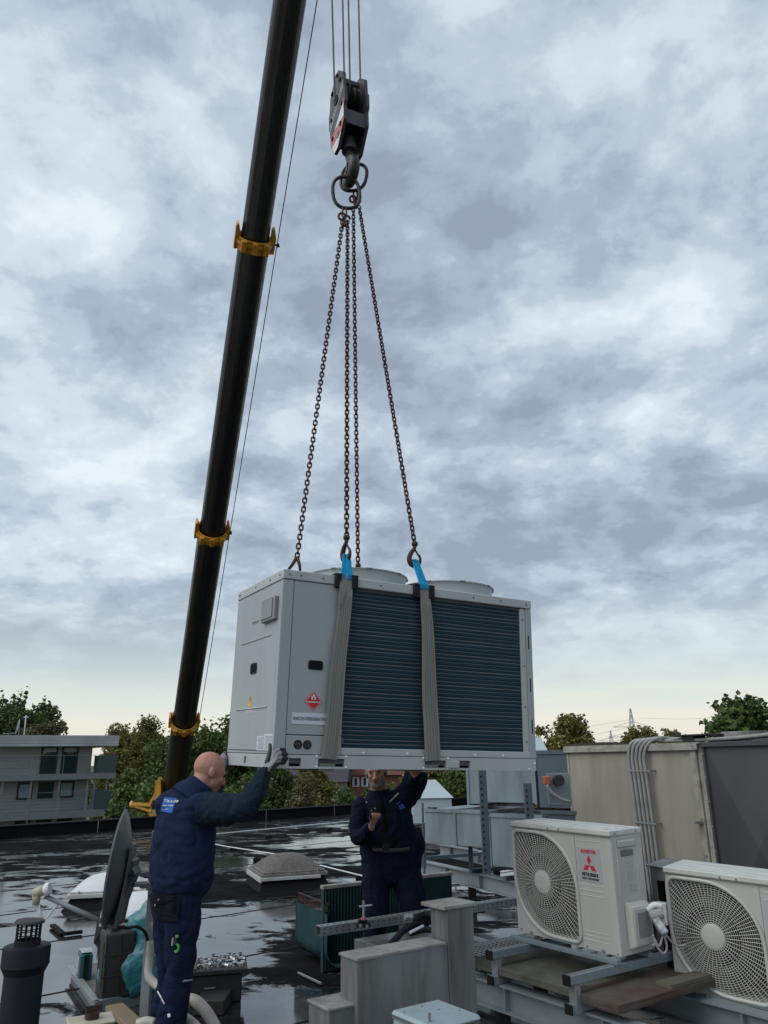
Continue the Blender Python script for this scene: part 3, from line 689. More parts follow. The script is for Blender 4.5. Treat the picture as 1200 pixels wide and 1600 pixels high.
for s_, off in ((-1, -.125), (1, .095)):
    bm = B(); poly(bm, [(x, off, zc + z * k) for x, z in out], off=(0, .03, 0)); bmesh.ops.recalc_face_normals(bm, faces=bm.faces)
    part('side_plate', bm, 'blockpaint', hb)
    bm = B()
    for (x, z, r_) in ((0, .12, .05), (-.10, .30, .022), (.10, .28, .022), (.03, .40, .018), (-.13, .0, .02), (.14, -.05, .02), (.1, -.25, .022), (-.10, -.25, .022)):
        y0 = off - .012 if s_ < 0 else off + .03; cyl(bm, (x, y0, zc + z * k), (x, y0 + .012, zc + z * k), r_, n=14)
    part('bolt', bm, 'rubber', hb)
for j in range(3):
    bm = B(); y0 = -.06 + j * .055; lathe(bm, (0, y0, zc + .12), (0, 1, 0), [(-.02, .14), (-.015, .165), (0, .145), (.015, .165), (.02, .14)], 28, cap=(True, True)); part('sheave', bm, 'rubber', hb, auto=40)
bm = B(); box(bm, (-.15, -.094, zc - .25 * k), (.14, .094, zc - .17 * k), .01); part('crosshead', bm, 'rubber', hb)
for lo, hi in (((-.03, -.094, zc + .36 * k), (.03, .094, zc + .41 * k)), ((.15, -.094, zc - .28 * k), (.165, .094, zc - .12)), ((-.165, -.094, zc - .28 * k), (-.15, .094, zc - .12))):
    bm = B(); box(bm, lo, hi); part('spacer', bm, 'blockpaint', hb)
yf = -.1275
def hp(pts, mt, name): 
    bm = B(); poly(bm, [(x, yf, zc + z * k) for x, z in pts], off=(0, .002, 0)); bmesh.ops.recalc_face_normals(bm, faces=bm.faces); return part(name, bm, mt, hb)
hp([(-.165, -.20), (.175, -.235), (.175, -.265), (.12, -.335), (-.14, -.325), (-.155, -.30)], 'redfaded', 'red_stripe')
hp([(-.13, -.335), (.11, -.345), (.02, -.455), (-.065, -.455)], 'whiteprint', 'white_stripe')
hp([(-.06, -.20), (.175, -.05), (.175, -.225)], 'whiteprint', 'white_stripe')
hp([(.09, -.09), (.175, .0), (.175, -.04)], 'redfaded', 'red_stripe')
for q in (0, 1):
    hp([(-.175 , -.10 + q * .06), (-.175, -.115 + q * .06), (.175, .135 + q * .05), (.175, .15 + q * .05)], 'whiteprint', 'stripe_line')
text_part('5', .10, 'blackprint', hb, basis((0.02, yf - .004, zc - .36 * k + .0), (1, 0, 0), (0, 0, 1)))
# hook: shank, bowl and point
hk = [(0, 0, .30), (0, 0, .16), (.02, 0, .10), (.075, 0, .05), (.10, 0, -.03), (.07, 0, -.11), (0, 0, -.145), (-.07, 0, -.12), (-.10, 0, -.05), (-.085, 0, .02), (-.075, 0, .06)]
hr = [.042, .042, .045, .05, .055, .055, .052, .045, .034, .022, .008]
HZ = at(546, 290, 5.9).z - HB.z + .17
bm = B(); pp = smoothpts([(x, y, z + HZ) for x, y, z in hk], 3); rr = np.interp(np.linspace(0, 10, len(pp)), range(11), hr).tolist(); tube(bm, pp, rr, 12)
hook = part('hook', bm, 'hooksteel', hb, smooth=True)
bm = B(); box(bm, (-.10, -.012, HZ + .02), (-.04, .012, HZ + .05)); tube(bm, [(-.085, 0, HZ + .03), (-.03, 0, HZ + .17)], .012, 6); part('safety_latch', bm, 'blockpaint', hook)
bm = B(); cyl(bm, (0, 0, HZ + .20), (0, 0, HZ + .34), .075, .06, 16); part('hook_nut', bm, 'blockpaint', hook)
for i, (xt, xb) in enumerate(((518.7, 522.3), (535.3, 537.9), (544.3, 546.8), (560.2, 563.0))):
    yy = 5.9 + (-.10, .07, -.07, .10)[i]; p0 = at(xb, 128, yy); p1 = at(xt, 0, yy + .0); d = (p1 - p0); p2 = p0 + d * ((TIP.z - p0.z) / d.z)
    p0 = p0 - d.normalized() * .22
    bm = B(); tube(bm, [p0, p2], .0095, 6)
    solo('hoist_rope', bm, 'rope', ['leftmost of the four steel ropes above the hook block', 'second from left of the four ropes above the hook block', 'third from left of the four ropes above the hook block', 'rightmost of the four steel ropes above the hook block'][i], 'steel rope', p0, group='ropes carrying the hook block')
def oblong(name, label, c, top_px, w, h, r_, ax, tilt):
    """oblong master link: a straight-sided loop"""
    pts = []
    for i in range(28):
        t = 2 * PI * i / 28; x = math.cos(t); y = math.sin(t); x = math.copysign(abs(x) ** .8, x)
        pts.append((x * w / 2, 0, math.copysign(abs(y) ** .8, y) * h / 2))
    bm = B(); tube(bm, pts, r_, 8, closed=True)
    o = part(name, bm, 'hooksteel', smooth=True); o.matrix_world = Matrix.Translation(c) @ Matrix.Rotation(ax, 4, 'Z') @ Matrix.Rotation(tilt, 4, 'Y')
    o['label'] = label; o['category'] = 'lifting ring'; o['group'] = 'oblong lifting rings on the hook'; return o
r1c = (at(541, 275, 5.82) + at(541, 327, 5.82)) / 2; r2c = (at(553, 256, 5.98) + at(553, 299, 5.98)) / 2
oblong('lifting_ring', 'lower left oblong steel ring hanging in the crane hook', r1c, 0, .245, (at(541, 276, 5.82) - at(541, 325, 5.82)).z, .0165, R(8), R(-4))
oblong('lifting_ring', 'upper right oblong steel ring hanging in the crane hook', r2c, 0, .245, (at(553, 257, 5.98) - at(553, 298, 5.98)).z, .0165, R(-12), R(10))

# ---------------------------------------------------------------- heat pump unit
UM = Matrix.Translation((-.709, 5.002, 1.703)) @ rot3(.494, .027, .023); UW, UD, UH = 2.037, .957, 1.253
hp_ = thing('heat_pump_unit', 'large grey two-fan heat pump hanging from the crane slings', 'heat pump', mtx=UM)
def up(name, lo, hi, mt='unit', bev=.003, label=None, parent=None, **k):
    bm = B(); box(bm, lo, hi, bev); return part(name, bm, mt, parent or hp_, label, **k)
zl, zb = 1.186, .085
# carcass behind the panels
up('carcass', (.02, .02, .03), (UW - .02, UD - .02, zl), 'unit_dark', 0)
# base rail with fork pockets
bm = B()
xs = [(.104, .186), (.303, .486), (1.086, 1.257), (1.368, 1.458)]; z0, z1 = .013, .062
box(bm, (0, 0, 0), (UW, .03, z0)); box(bm, (0, 0, z1), (UW, .03, zb - .003))
pr = 0.0
for a, b_ in xs + [(UW, UW)]:
    box(bm, (pr, 0, z0), (a, .03, z1)); pr = b_
part('base_rail', bm, 'unit_top', hp_)
up('base_rail', (0, .032, 0), (.03, UD, zb - .003), 'unit_top'); up('base_rail', (UW - .03, .032, 0), (UW, UD, zb - .003), 'unit_top'); up('base_rail', (.032, UD - .03, 0), (UW - .032, UD, zb - .003), 'unit_top')
up('base_plate', (.031, .031, 0.002), (UW - .031, UD - .031, .012), 'unit_dark', 0)
for a, b_ in xs: up('fork_pocket', (a - .004, .032, z0), (b_ + .004, .2, z1), 'void', 0)
up('pocket_cover', (1.257, -.012, .012), (1.36, .0, .060), 'unit_top', .004)
# corner posts, panels
up('corner_post', (0.0, -.001, zb), (.074, .02, zl)); up('corner_post', (-.001, .0, zb), (.02, .05, zl))
up('corner_post', (1.985, -.003, zb + .0), (UW, .02, zl)); up('corner_post', (1.935, .004, zb), (1.983, .02, zl), 'unit_top')
up('front_panel', (.078, .001, .204), (.46, .02, zl)); sp = up('service_panel', (.078, .001, zb), (.46, .02, .199))
up('side_panel', (.0, .054, .104), (.02, UD - .004, zl)); up('side_panel', (0.001, .054, zb), (.02, UD, .100))
up('rear_panel', (.0, UD - .02, zb), (UW, UD, zl)); up('end_panel', (UW - .02, .022, zb), (UW, UD - .022, zl))
up('coil_frame', (.46, .0, zb), (1.985, .02, .130), 'unit_top')
# coil: a dark recessed bed with rows of fins
coil = up('coil', (.464, .022, .130), (1.932, .03, 1.178), 'fin_blue', 0)
bm = B(); n = 38
for i in range(n):
    z = .131 + (1.046) * i / n; zc_ = 1.046 / n
    poly(bm, [(.466, .021, z), (.466, .0165 + .0015 * math.sin(i * 1.7), z + zc_ * .22), (.466, .021, z + zc_ * .985)], off=(1.465, 0, 0))
bmesh.ops.recalc_face_normals(bm, faces=bm.faces)
part('fin_rows', bm, 'fin_blue', hp_, kind='stuff')
# rim / lid
up('lid', (-.004, -.006, zl + .004), (UW + .004, UD + .006, UH), 'unit_top', .004)
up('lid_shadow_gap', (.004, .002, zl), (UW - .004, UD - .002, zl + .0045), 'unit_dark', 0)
for cx, cy in ((.78, .50), (1.58, .50)):
    bm = B()
    prof = [(0, .375), (.004, .372), (.07, .366), (.108, .372), (.114, .386), (.120, .386), (.120, .360), (.06, .352), (0, .35)]
    lathe(bm, (cx, cy, UH), (0, 0, 1), prof, 56, cap=(False, False)); sh = part('fan_shroud', bm, 'unit_top', hp_, auto=40)
    for q in range(9):
        a = q * 2 * PI / 9 + .3; bm = B(); box(bm, (.381, -.02, .112), (.389, .02, .121), M4=Matrix.Translation((cx, cy, UH)) @ Matrix.Rotation(a, 4, 'Z')); part('lip_clip', bm, 'unit_dark', sh)
    bm = B()
    for rr in (.08, .13, .18, .23, .28, .33): tube(bm, [(cx + rr * math.cos(t * PI / 18), cy + rr * math.sin(t * PI / 18), UH + .085) for t in range(36)], .003, 4, closed=True)
    for q in range(12): a = q * PI / 6; tube(bm, [(cx + .06 * math.cos(a), cy + .06 * math.sin(a), UH + .085), (cx + .36 * math.cos(a), cy + .36 * math.sin(a), UH + .085)], .003, 4)
    part('fan_guard', bm, 'rubber', sh)
    bm = B(); cyl(bm, (cx, cy, UH + .0), (cx, cy, UH + .07), .07, n=20)
    for q in range(5):
        a = q * 2 * PI / 5; mm = Matrix.Translation((cx, cy, UH + .03)) @ Matrix.Rotation(a, 4, 'Z') @ Matrix.Rotation(R(28), 4, 'X'); box(bm, (.05, -.07, -.003), (.34, .07, .003), M4=mm)
    part('fan', bm, 'rubber', sh)
# front fittings
def recess(lo, hi, ax):
    bm = B(); (x0, z0_), (x1, z1_) = lo, hi; n = 20; pts = []
    for i in range(n):
        t = 2 * PI * i / n; c_, s_ = math.cos(t), math.sin(t); ex = .35
        pts.append(((x0 + x1) / 2 + (x1 - x0) / 2 * math.copysign(abs(c_) ** ex, c_), (z0_ + z1_) / 2 + (z1_ - z0_) / 2 * math.copysign(abs(s_) ** ex, s_)))
    mk = (lambda u, v, d: (u, d, v)) if ax == 'front' else (lambda u, v, d: (d, u, v))
    o_ = [mk(u, v, -.005) for u, v in pts]; poly(bm, o_, off=mk(0, 0, .006)); bmesh.ops.recalc_face_normals(bm, faces=bm.faces)
    h = part('handle', bm, 'rubber', hp_)
    bm = B(); cx = (x0 + x1) / 2; cz = (z0_ + z1_) / 2; s2 = .78; poly(bm, [mk(cx + (u - cx) * s2, cz + (v - cz) * s2, -.0062) for u, v in pts], off=mk(0, 0, .001)); bmesh.ops.recalc_face_normals(bm, faces=bm.faces); part('handle_recess', bm, 'void', h)
recess((.203, .612), (.306, .672), 'front'); recess((.42, .606), (.55, .680), 'left')
for x in (.159, .222):
    bm = B(); lathe(bm, (x, 0, .144), (0, -1, 0), [(0, .028), (.004, .028), (.005, .0255), (.002, .024)], 24); v_ = part('cable_grommet', bm, 'rubber', hp_)
    bm = B(); cyl(bm, (x, -.003, .144), (x, -.0042, .144), .021, n=20); part('grommet_membrane', bm, 'blackprint', v_)
def diamond(c, h, mt, y, name, parent):
    bm = B(); poly(bm, [(c[0], y, c[1] + h), (c[0] + h, y, c[1]), (c[0], y, c[1] - h), (c[0] - h, y, c[1])], off=(0, .001, 0)); bmesh.ops.recalc_face_normals(bm, faces=bm.faces); return part(name, bm, mt, parent)
dc = (.2505, .4125); st = diamond(dc, .064, 'redprint', -.0015, 'flammable_gas_sticker', hp_); diamond(dc, .059, 'whiteprint', -.0022, 'sticker_border', st); diamond(dc, .0555, 'redprint', -.0029, 'sticker_face', st)
bm = B()
fl = [(-.012, -.016), (.012, -.016), (.018, .0), (.013, .012), (.009, .006), (.004, .024), (-.001, .03), (-.005, .016), (-.009, .008), (-.013, .013), (-.018, .0)]
poly(bm, [(dc[0] + x, -.0036, dc[1] + .022 + z * .8) for x, z in fl], off=(0, .0005, 0)); bmesh.ops.recalc_face_normals(bm, faces=bm.faces); part('flame_symbol', bm, 'whiteprint', st)
bm = B(); poly(bm, [(dc[0] + x * .35, -.0043, dc[1] + .018 + z * .4) for x, z in fl], off=(0, .0005, 0)); bmesh.ops.recalc_face_normals(bm, faces=bm.faces); part('flame_core', bm, 'blackprint', st)
fb = lambda x, z, y=-.004: basis((x, y, z), (1, 0, 0), (0, 0, 1))
text_part('FLAMMABLE GAS', .0125, 'whiteprint', st, fb(dc[0], dc[1] - .0095), align='CENTER', bold=.0004)
text_part('2', .014, 'whiteprint', st, fb(dc[0], dc[1] - .048), align='CENTER')
wl = up('paper_label', (.108, -.002, .268), (.375, 0.0, .338), 'white2', 0)
text_part('UNICON REFRIGERATING BV', .029, 'unit_dark', wl, fb(.114, .293, -.003), sx=.70, bold=.0003)
# left side fittings (seen from -x): text runs along -y
lb = lambda y, z, x=-.0035: basis((x, y, z), (0, -1, 0), (0, 0, 1))
cb = up('control_cover', (-.03, .068, .93), (0, .318, 1.086), 'louvre', .004, label='darker grey hinged cover near the top corner')
up('cover_plate', (-.033, .098, .945), (-.0305, .306, 1.074), 'unit_dark', .001, parent=cb)
up('cover_front', (-.036, .10, .948), (-.0335, .304, 1.071), 'louvre', .001, parent=cb)
text_part('Dantherm', .03, 'louvre', hp_, lb(.578, .960), sx=1.1)
for z, y0, y1 in ((.8395, .172, .797), (.374, .172, .80)):
    bm = B(); tube(bm, [(-.001, y0, z), (-.001, y1, z)], .0055, 8); part('pressed_rib', bm, 'unit_top', hp_, smooth=True)
bm = B(); poly(bm, [(-.0015, .47, .389), (-.0015, .56, .389), (-.0015, .515, .478)], off=(.001, 0, 0)); bmesh.ops.recalc_face_normals(bm, faces=bm.faces); t_ = part('shock_warning_sticker', bm, 'yellowprint', hp_)
bm = B(); poly(bm, [(-.003, .512, .455), (-.003, .505, .43), (-.003, .515, .43), (-.003, .51, .402), (-.003, .525, .44), (-.003, .515, .44), (-.003, .522, .458)], off=(.001, 0, 0)); bmesh.ops.recalc_face_normals(bm, faces=bm.faces); part('bolt_symbol', bm, 'blackprint', t_)
pk = up('pink_strip_label', (-.002, .46, .347), (0, .585, .362), 'white2', 0); bm = B(); box(bm, (-.0028, .47, .352), (-.002, .575, .357)); part('strip_print', bm, 'redfaded', pk)
for i, (ya, yb_) in enumerate(((.195, .318), (.03, .185))):
    l_ = up('rating_label', (-.002, ya, .103), (0, yb_, .192 + .012 * i), 'white2', 0)
    bm = B(); z = .112
    while z < .185 + .01 * i:
        y = ya + .008
        while y < yb_ - .03: w = random.uniform(.008, .03); box(bm, (-.0028, y, z), (-.002, y + w, z + .0035)); y += w + .006
        z += .0085
    part('label_print', bm, 'greyprint', l_)
up('side_slot', (-.003, .53, .022), (0, .548, .068), 'void', .001); up('side_tab', (-.012, .525, .04), (-.003, .536, .066), 'zinc', .001)
# screws along the rim and rails
sb = B(); cyl(sb, (0, 0, 0), (0, -.004, 0), .0065, n=8)
scr = part('screw', sb, 'unit_dark', hp_); scr.location = (.04, -.006, 1.222)
for x, z, y in [(.12, 1.222, -.006), (.28, 1.222, -.006), (.72, 1.222, -.006), (1.0, 1.222, -.006), (1.5, 1.222, -.006), (1.75, 1.222, -.006), (1.99, 1.222, -.006), (.466, .165, 0), (.466, .18, 0), (1.958, 1.1, .004), (1.958, .75, .004), (1.958, .45, .004), (1.958, .2, .004)]: inst(scr, hp_, (x, y, z))
for y, z in ((.06, 1.222), (.25, 1.222), (.55, 1.222), (.9, 1.222), (.93, 1.222)): inst(scr, hp_, mtx=Matrix.Translation((-.004, y, z)) @ Matrix.Rotation(R(-90), 4, 'Z'))
sb = B(); lathe(sb, (0, 0, 0), (0, -1, 0), [(0, .009), (.004, .009), (.007, .004)], 10); bl = part('rivet_head', sb, 'whiteprint', hp_); bl.location = (.29, 0, .075)
for x, z in ((.29, .010), (.496, .075), (.496, .010), (1.075, .075), (1.075, .010), (1.27, .075), (1.27, .010), (.62, .1), (.95, .1), (1.5, .1), (1.74, .1), (2.02, .05), (1.97, .012)): inst(bl, hp_, (x, -.001, z))
for x, z0_ in ((2.003, .88), (2.007, .56), (2.010, .26)): up('post_slot', (x - .004, -.0045, z0_), (x + .004, -.0028, z0_ + .1), 'void', 0)

# ---------------------------------------------------------------- slings with edge protectors
def ribbon(bm, path, widths, side, thick):
    """webbing: a band following path (list of V), width along side"""
    ps = [V(p) for p in path]; n = len(ps); q = []
    for i, p in enumerate(ps):
        d = (ps[min(i + 1, n - 1)] - ps[max(i - 1, 0)]).normalized(); s = V(side[i] if isinstance(side, list) else side); s = (s - d * s.dot(d)).normalized(); nn = s.cross(d).normalized()
        w = widths[i] if isinstance(widths, list) else widths
        q.append([bm.verts.new(p + s * a * w / 2 + nn * b_ * thick / 2) for a, b_ in ((-1, -1), (1, -1), (1, 1), (-1, 1))])
    skin(bm, q, (True, True))
def hookshape(parent, bm_pt, dirv, sc=1.0, yaw=0.0, name='sling_hook'):
    pts = [(0, 0, 0), (-.004, 0, -.035), (-.030, 0, -.07), (-.046, 0, -.115), (-.034, 0, -.155), (0, 0, -.168), (.03, 0, -.15), (.040, 0, -.115), (.030, 0, -.082)]
    rr = [.013, .014, .017, .019, .020, .018, .014, .011, .008]
    mm = Matrix.Translation(bm_pt) @ Matrix.Rotation(yaw, 4, 'Z'); bm = B(); sp_ = smoothpts([mm @ (V(p) * sc) for p in pts], 3)
    tube(bm, sp_, np.interp(np.linspace(0, 8, len(sp_)), range(9), [r_ * sc for r_ in rr]).tolist(), 8); h = part(name, bm, 'chain', parent, world=True, smooth=True)
    bm = B(); tube(bm, [mm @ V((-.008, 0, -.03)), mm @ V((.034, 0, -.10))], .007, 6); part('latch', bm, 'chain', h, world=True)
    bm = B(); lathe(bm, mm @ V((0, 0, 0)), (1, .2, 0), [(-.022, .012), (-.015, .02), (.015, .02), (.022, .012)], 10); part('clevis', bm, 'chain', h, world=True, smooth=True)
    return h
U = lambda x, y, z: UM @ V((x, y, z))
specs = [(.452, .086, .368, .108, 'front left'), (1.068, .078, 1.137, .118, 'front right')]
F_hooks = [at(541.5, 840, 5.30), at(648, 850, 5.62)]
labels = ['worn grey webbing sling with blue loop round the left part of the heat pump', 'worn grey webbing sling with blue loop round the middle of the heat pump']
for i, (xt, wt, xb, wb, _) in enumerate(specs):
    s = thing('lifting_sling', labels[i], 'sling', U(xb, UD / 2, -.02), group='webbing slings under the heat pump')
    zs = [1.262, 1.20, 1.12, 1.02, .9, .75, .6, .45, .3, .15, .06]; path, ws = [], []
    for z in zs:
        t = 1 - (z - .06) / 1.2; path.append(U(xt + (xb - xt) * t + .006 * math.sin(z * 7 + i), -.012 - .020 * math.sin(PI * t), z)); ws.append(wt + (wb - wt) * min(1, t * 1.5))
    bm = B(); ribbon(bm, path, ws, UM.to_3x3() @ V((1, 0, 0)), .008); w1 = part('webbing', bm, 'web', s, world=True)
    for q in (-.30, -.12, .06, .24, .36):
        bm = B(); ribbon(bm, [p + (UM.to_3x3() @ V((ws[j] * q, -.0052, 0))) for j, p in enumerate(path)][2:], .0035, UM.to_3x3() @ V((1, 0, 0)), .0012); part('stripe', bm, 'web_line', w1, world=True)
    # under the base and up the back
    bm = B(); ribbon(bm, [U(xb, .0, .03), U(xb, .02, -.012), U(xb, UD - .02, -.012), U(xb, UD + .015, .05), U(xt, UD + .012, 1.25)], wb, UM.to_3x3() @ V((1, 0, 0)), .008); part('webbing', bm, 'web', s, world=True)
    bm = B(); ribbon(bm, [U(xt - .03, -.018, 1.25), U(xt - .036, -.03, 1.15), U(xt - .055, -.034, 1.06), U(xt - .06, -.032, 1.02)], [.05, .05, .03, .006], UM.to_3x3() @ V((1, .2, 0)), .006); 
    if i == 0: part('loose_fold', bm, 'web', s, world=True)
    else: bm.free()
    # blue loops, front and back
    fh = F_hooks[i]; top = fh + V((0, 0, -.135))
    for j, (ya, hk_) in enumerate(((-.012, top),)):
        for dx in ((-.026, .026) if i == 0 else (-.016, .016)):
            bm = B(); b0 = U(xt + dx, -.013, 1.262); ribbon(bm, [hk_ + (V((dx * .45, 0, .012))), hk_.lerp(b0, .3) + V((dx * .3, 0, 0)), hk_.lerp(b0, .7), b0, U(xt + dx, -.018, 1.235)], [.026, .038, .042, .044, .044] if i == 0 else [.034, .044, .048, .05, .05], UM.to_3x3() @ V((1, .25, 0)), .010)
            part('blue_loop', bm, 'web_blue', s, world=True)
    for dx in (-.075, .05):
        bm = B(); box(bm, (xt + dx - .014, -.03, 1.168), (xt + dx + .032, -.004, 1.268), .004, M4=UM); box(bm, (xt + dx - .012, -.02, 1.2575), (xt + dx + .030, .09, 1.2685), M4=UM); part('edge_protector', bm, 'rubber', s, world=True)
    bk = U(xt - .05 * (1 - i), UD - .06, 1.40)
    bm = B(); ribbon(bm, [U(xt, UD + .012, 1.25), U(xt, UD - .02, 1.30), bk], [.06, .05, .03], UM.to_3x3() @ V((1, 0, 0)), .012); part('blue_loop', bm, 'web_blue', s, world=True)

# ---------------------------------------------------------------- four chains
pts = []
for i in range(16):
    t = 2 * PI * i / 16; pts.append((math.cos(t) * .0145, 0, math.sin(t) * .0145 + (.0155 if math.sin(t) > 0 else -.0155)))
bm = B(); tube(bm, pts, .0068, 5, closed=True); LINK = bpy.data.meshes.new('chain_link'); bm.to_mesh(LINK); bm.free(); LINK.materials.append(M['chain']); LINK.shade_smooth()
def chain(label, p0, p1, pitch=.037, sag=.0):
    p0, p1 = V(p0), V(p1); r = thing('lifting_chain', label, 'chain', p1, group='chains from the hook to the slings')
    d = p1 - p0; n = int(d.length / pitch); q = d.to_track_quat('Z', 'Y').to_matrix().to_4x4(); inv = WM[r.name].inverted()
    for i in range(n):
        p = p0 + d * ((i + .5) / n) + V((0, 0, -sag * math.sin(PI * i / n)))
        o = bpy.data.objects.new('chain_link', LINK); C.objects.link(o); o.parent = r
        o.matrix_local = inv @ Matrix.Translation(p) @ q @ Matrix.Rotation(R(90) * (i % 2) + R(20 + 6 * math.sin(i * .7)), 4, 'Z') @ Matrix.Diagonal((.98, .92, .80, 1))
    return r
J1 = at(540, 332, 5.82); J2 = at(556, 303, 5.98)
def shortener(px, py, y, r):
    for k_, (dx, dz_) in enumerate(((-.022, 0), (.020, -.03))):
        p = at(px, py, y); bm = B(); pts = [(dx + .03 * math.cos(t * PI / 6), .0, dz_ + .035 * math.sin(t * PI / 6)) for t in range(11)]
        tube(bm, [p + V(q) for q in pts], .011, 7); part('grab_hook', bm, 'chain', r, world=True, smooth=True)
    bm = B(); p = at(px, py - 9, y); tube(bm, [p + V((-.012, 0, .03)), p + V((-.02, 0, -.05)), p + V((0, 0, -.11))], .009, 6); tube(bm, [p + V((.016, 0, .03)), p + V((.02, 0, -.05)), p + V((0, 0, -.13))], .009, 6)
    box(bm, (p.x - .016, p.y - .014, p.z - .17), (p.x + .018, p.y + .014, p.z - .08), .005); part('shackle', bm, 'chain', r, world=True)
hl1 = at(464, 872, 5.62); hl3 = at(559.5, 884, 6.35)
c1 = chain('chain running down left to the rear edge of the heat pump', at(536, 340, 5.8), hl1)
c2 = chain('chain in the middle ending in a hook on the left blue loop', at(543, 345, 5.78), F_hooks[0])
c3 = chain('middle chain that vanishes behind the left fan shroud', at(552, 325, 5.98), hl3)
c4 = chain('chain running down right to the hook on the right blue loop', at(561, 322, 6.0), F_hooks[1])
shortener(538, 338, 5.8, c1); shortener(555, 311, 5.98, c3)
hookshape(c2, F_hooks[0], None, 1.0, R(-50)); hookshape(c4, F_hooks[1], None, 1.0, R(15))
bm = B(); p = hl1; tube(bm, [p + V((0, 0, .01)), p + V((-.028, 0, -.04)), p + V((-.075, .02, -.10))], [.014, .013, .010], 7); tube(bm, [p + V((0, 0, .01)), p + V((.02, 0, -.05)), p + V((.028, 0, -.11))], [.014, .012, .009], 7); part('sling_hook', bm, 'chain', c1, world=True, smooth=True)
hookshape(c3, hl3, None, 1.0, R(80))
# ---------------------------------------------------------------- outdoor air conditioner units
AM = Matrix.Translation((.895, 6.048, .589)) @ rot3(-.959, .015, .02)
AF = Matrix.Translation((.895, 6.048, .589)) @ rot3(-.959, 0, 0)            # level frame for the supports
EX = AF.to_3x3() @ V((1, 0, 0)); EY = AF.to_3x3() @ V((0, 1, 0))
AW, AD, AH = .88, .30, .716
ac = thing('air_conditioner', 'cream air conditioner with red INVERTER badge on steel rails', 'air conditioner', mtx=AM, group='outdoor air conditioner units')
gx0, gx1, gz0, gz1 = .018, .572, .030, .652; gcx, gcz = .278, .348
def outline(inset=0.0, n=10):
    """leaf shaped opening: two tight and two wide corners, counter-clockwise from lower right"""
    x0, x1, z0, z1 = gx0 + inset, gx1 - inset, gz0 + inset, gz1 - inset; out = []
    for (cx, cz, r_, a0) in ((x1, z0, .045, -90), (x1, z1, .33, 0), (x0, z1, .045, 90), (x0, z0, .33, 180)):
        r_ = max(.012, r_ - inset); ccx = cx - r_ if cx == x1 else cx + r_; ccz = cz - r_ if cz == z1 else cz + r_
        for i in range(n + 1): a = R(a0 + 90 * i / n); out.append((ccx + r_ * math.cos(a), ccz + r_ * math.sin(a)))
    return out
def inside(x, z, ol):
    c_ = False; j = len(ol) - 1
    for i in range(len(ol)):
        xi, zi = ol[i]; xj, zj = ol[j]
        if (zi > z) != (zj > z) and x < (xj - xi) * (z - zi) / (zj - zi) + xi: c_ = not c_
        j = i
    return c_
# front panel with the opening cut out
bm = B(); ol = outline(.004); n = len(ol); cor = [(AW - .002, 0), (AW - .002, AH - .03), (0, AH - .03), (0, 0)]
ov = [bm.verts.new((x, 0, z)) for x, z in ol]; fr = []
for x, z in ol:                                             # project each opening vertex to the panel's rectangle
    dx, dz_ = x - gcx, z - gcz; t = min(((AW - .002 - gcx) / dx if dx > 1e-6 else 1e9), ((-gcx) / dx if dx < -1e-6 else 1e9), ((AH - .03 - gcz) / dz_ if dz_ > 1e-6 else 1e9), ((-gcz) / dz_ if dz_ < -1e-6 else 1e9)); fr.append((gcx + dx * t, gcz + dz_ * t))
fv = [bm.verts.new((x, 0, z)) for x, z in fr]
for i in range(n):
    j = (i + 1) % n; a, b_ = fr[i], fr[j]; extra = []
    if abs(a[0] - b_[0]) > 1e-4 and abs(a[1] - b_[1]) > 1e-4:
        c_ = min(cor, key=lambda q: (q[0] - (a[0] + b_[0]) / 2) ** 2 + (q[1] - (a[1] + b_[1]) / 2) ** 2); extra = [bm.verts.new((c_[0], 0, c_[1]))]
    bm.faces.new([ov[i], ov[j], fv[j]] + extra + [fv[i]])
iv = [bm.verts.new((v.co.x, .05, v.co.z)) for v in ov]
for i in range(n): bm.faces.new((ov[i], iv[i], iv[(i + 1) % n], ov[(i + 1) % n]))
bmesh.ops.recalc_face_normals(bm, faces=bm.faces)
for f_ in bm.faces:
    if abs(f_.normal.y) > .9 and f_.normal.y > 0: f_.normal_flip()
part('front_panel', bm, 'ac', ac)
bm = B()
box(bm, (0, .001, 0), (.012, AD, AH - .03)); box(bm, (0.0, AD - .01, 0), (AW, AD, AH - .03)); box(bm, (.012, .01, 0), (AW - .04, AD - .01, .02)); box(bm, (.612, .055, .02), (.63, AD - .01, AH - .03))
part('back_casing', bm, 'ac', ac)
bm = B(); vs = []
pr_ = [(AW - .002, -.0), (AW + .004, .003), (AW + .006, .012), (AW + .006, AD)]
for z in (0, AH - .03): vs.append([bm.verts.new((x, y, z)) for x, y in pr_ + [(AW - .02, AD), (AW - .02, .004)]])
skin(bm, vs); bmesh.ops.recalc_face_normals(bm, faces=bm.faces); sidep = part('side_panel', bm, 'ac', ac, auto=60)
bm = B(); box(bm, (.0125, AD - .03, .02), (.612, AD - .012, AH - .03)); cv = part('heat_exchanger', bm, 'ac_in', ac)
bm = B(); lathe(bm, (gcx, .05, gcz), (0, 1, 0), [(0, .30), (.02, .278), (.09, .272), (.10, .272)], 40, cap=(False, False)); part('fan_ring', bm, 'ac_in', ac, smooth=True)
bm = B(); cyl(bm, (gcx, .07, gcz), (gcx, .15, gcz), .07, .06, 20)
for q in range(3):
    a = q * 2 * PI / 3 + .5; mm = Matrix.Translation((gcx, .11, gcz)) @ Matrix.Rotation(a, 4, 'Y') @ Matrix.Rotation(R(30), 4, 'X'); poly(bm, [mm @ V(p) for p in ((.05, 0, -.03), (.15, 0, -.10), (.25, 0, -.11), (.262, 0, .02), (.2, 0, .09), (.1, 0, .07), (.05, 0, .04))], off=mm.to_3x3() @ V((0, .004, 0)))
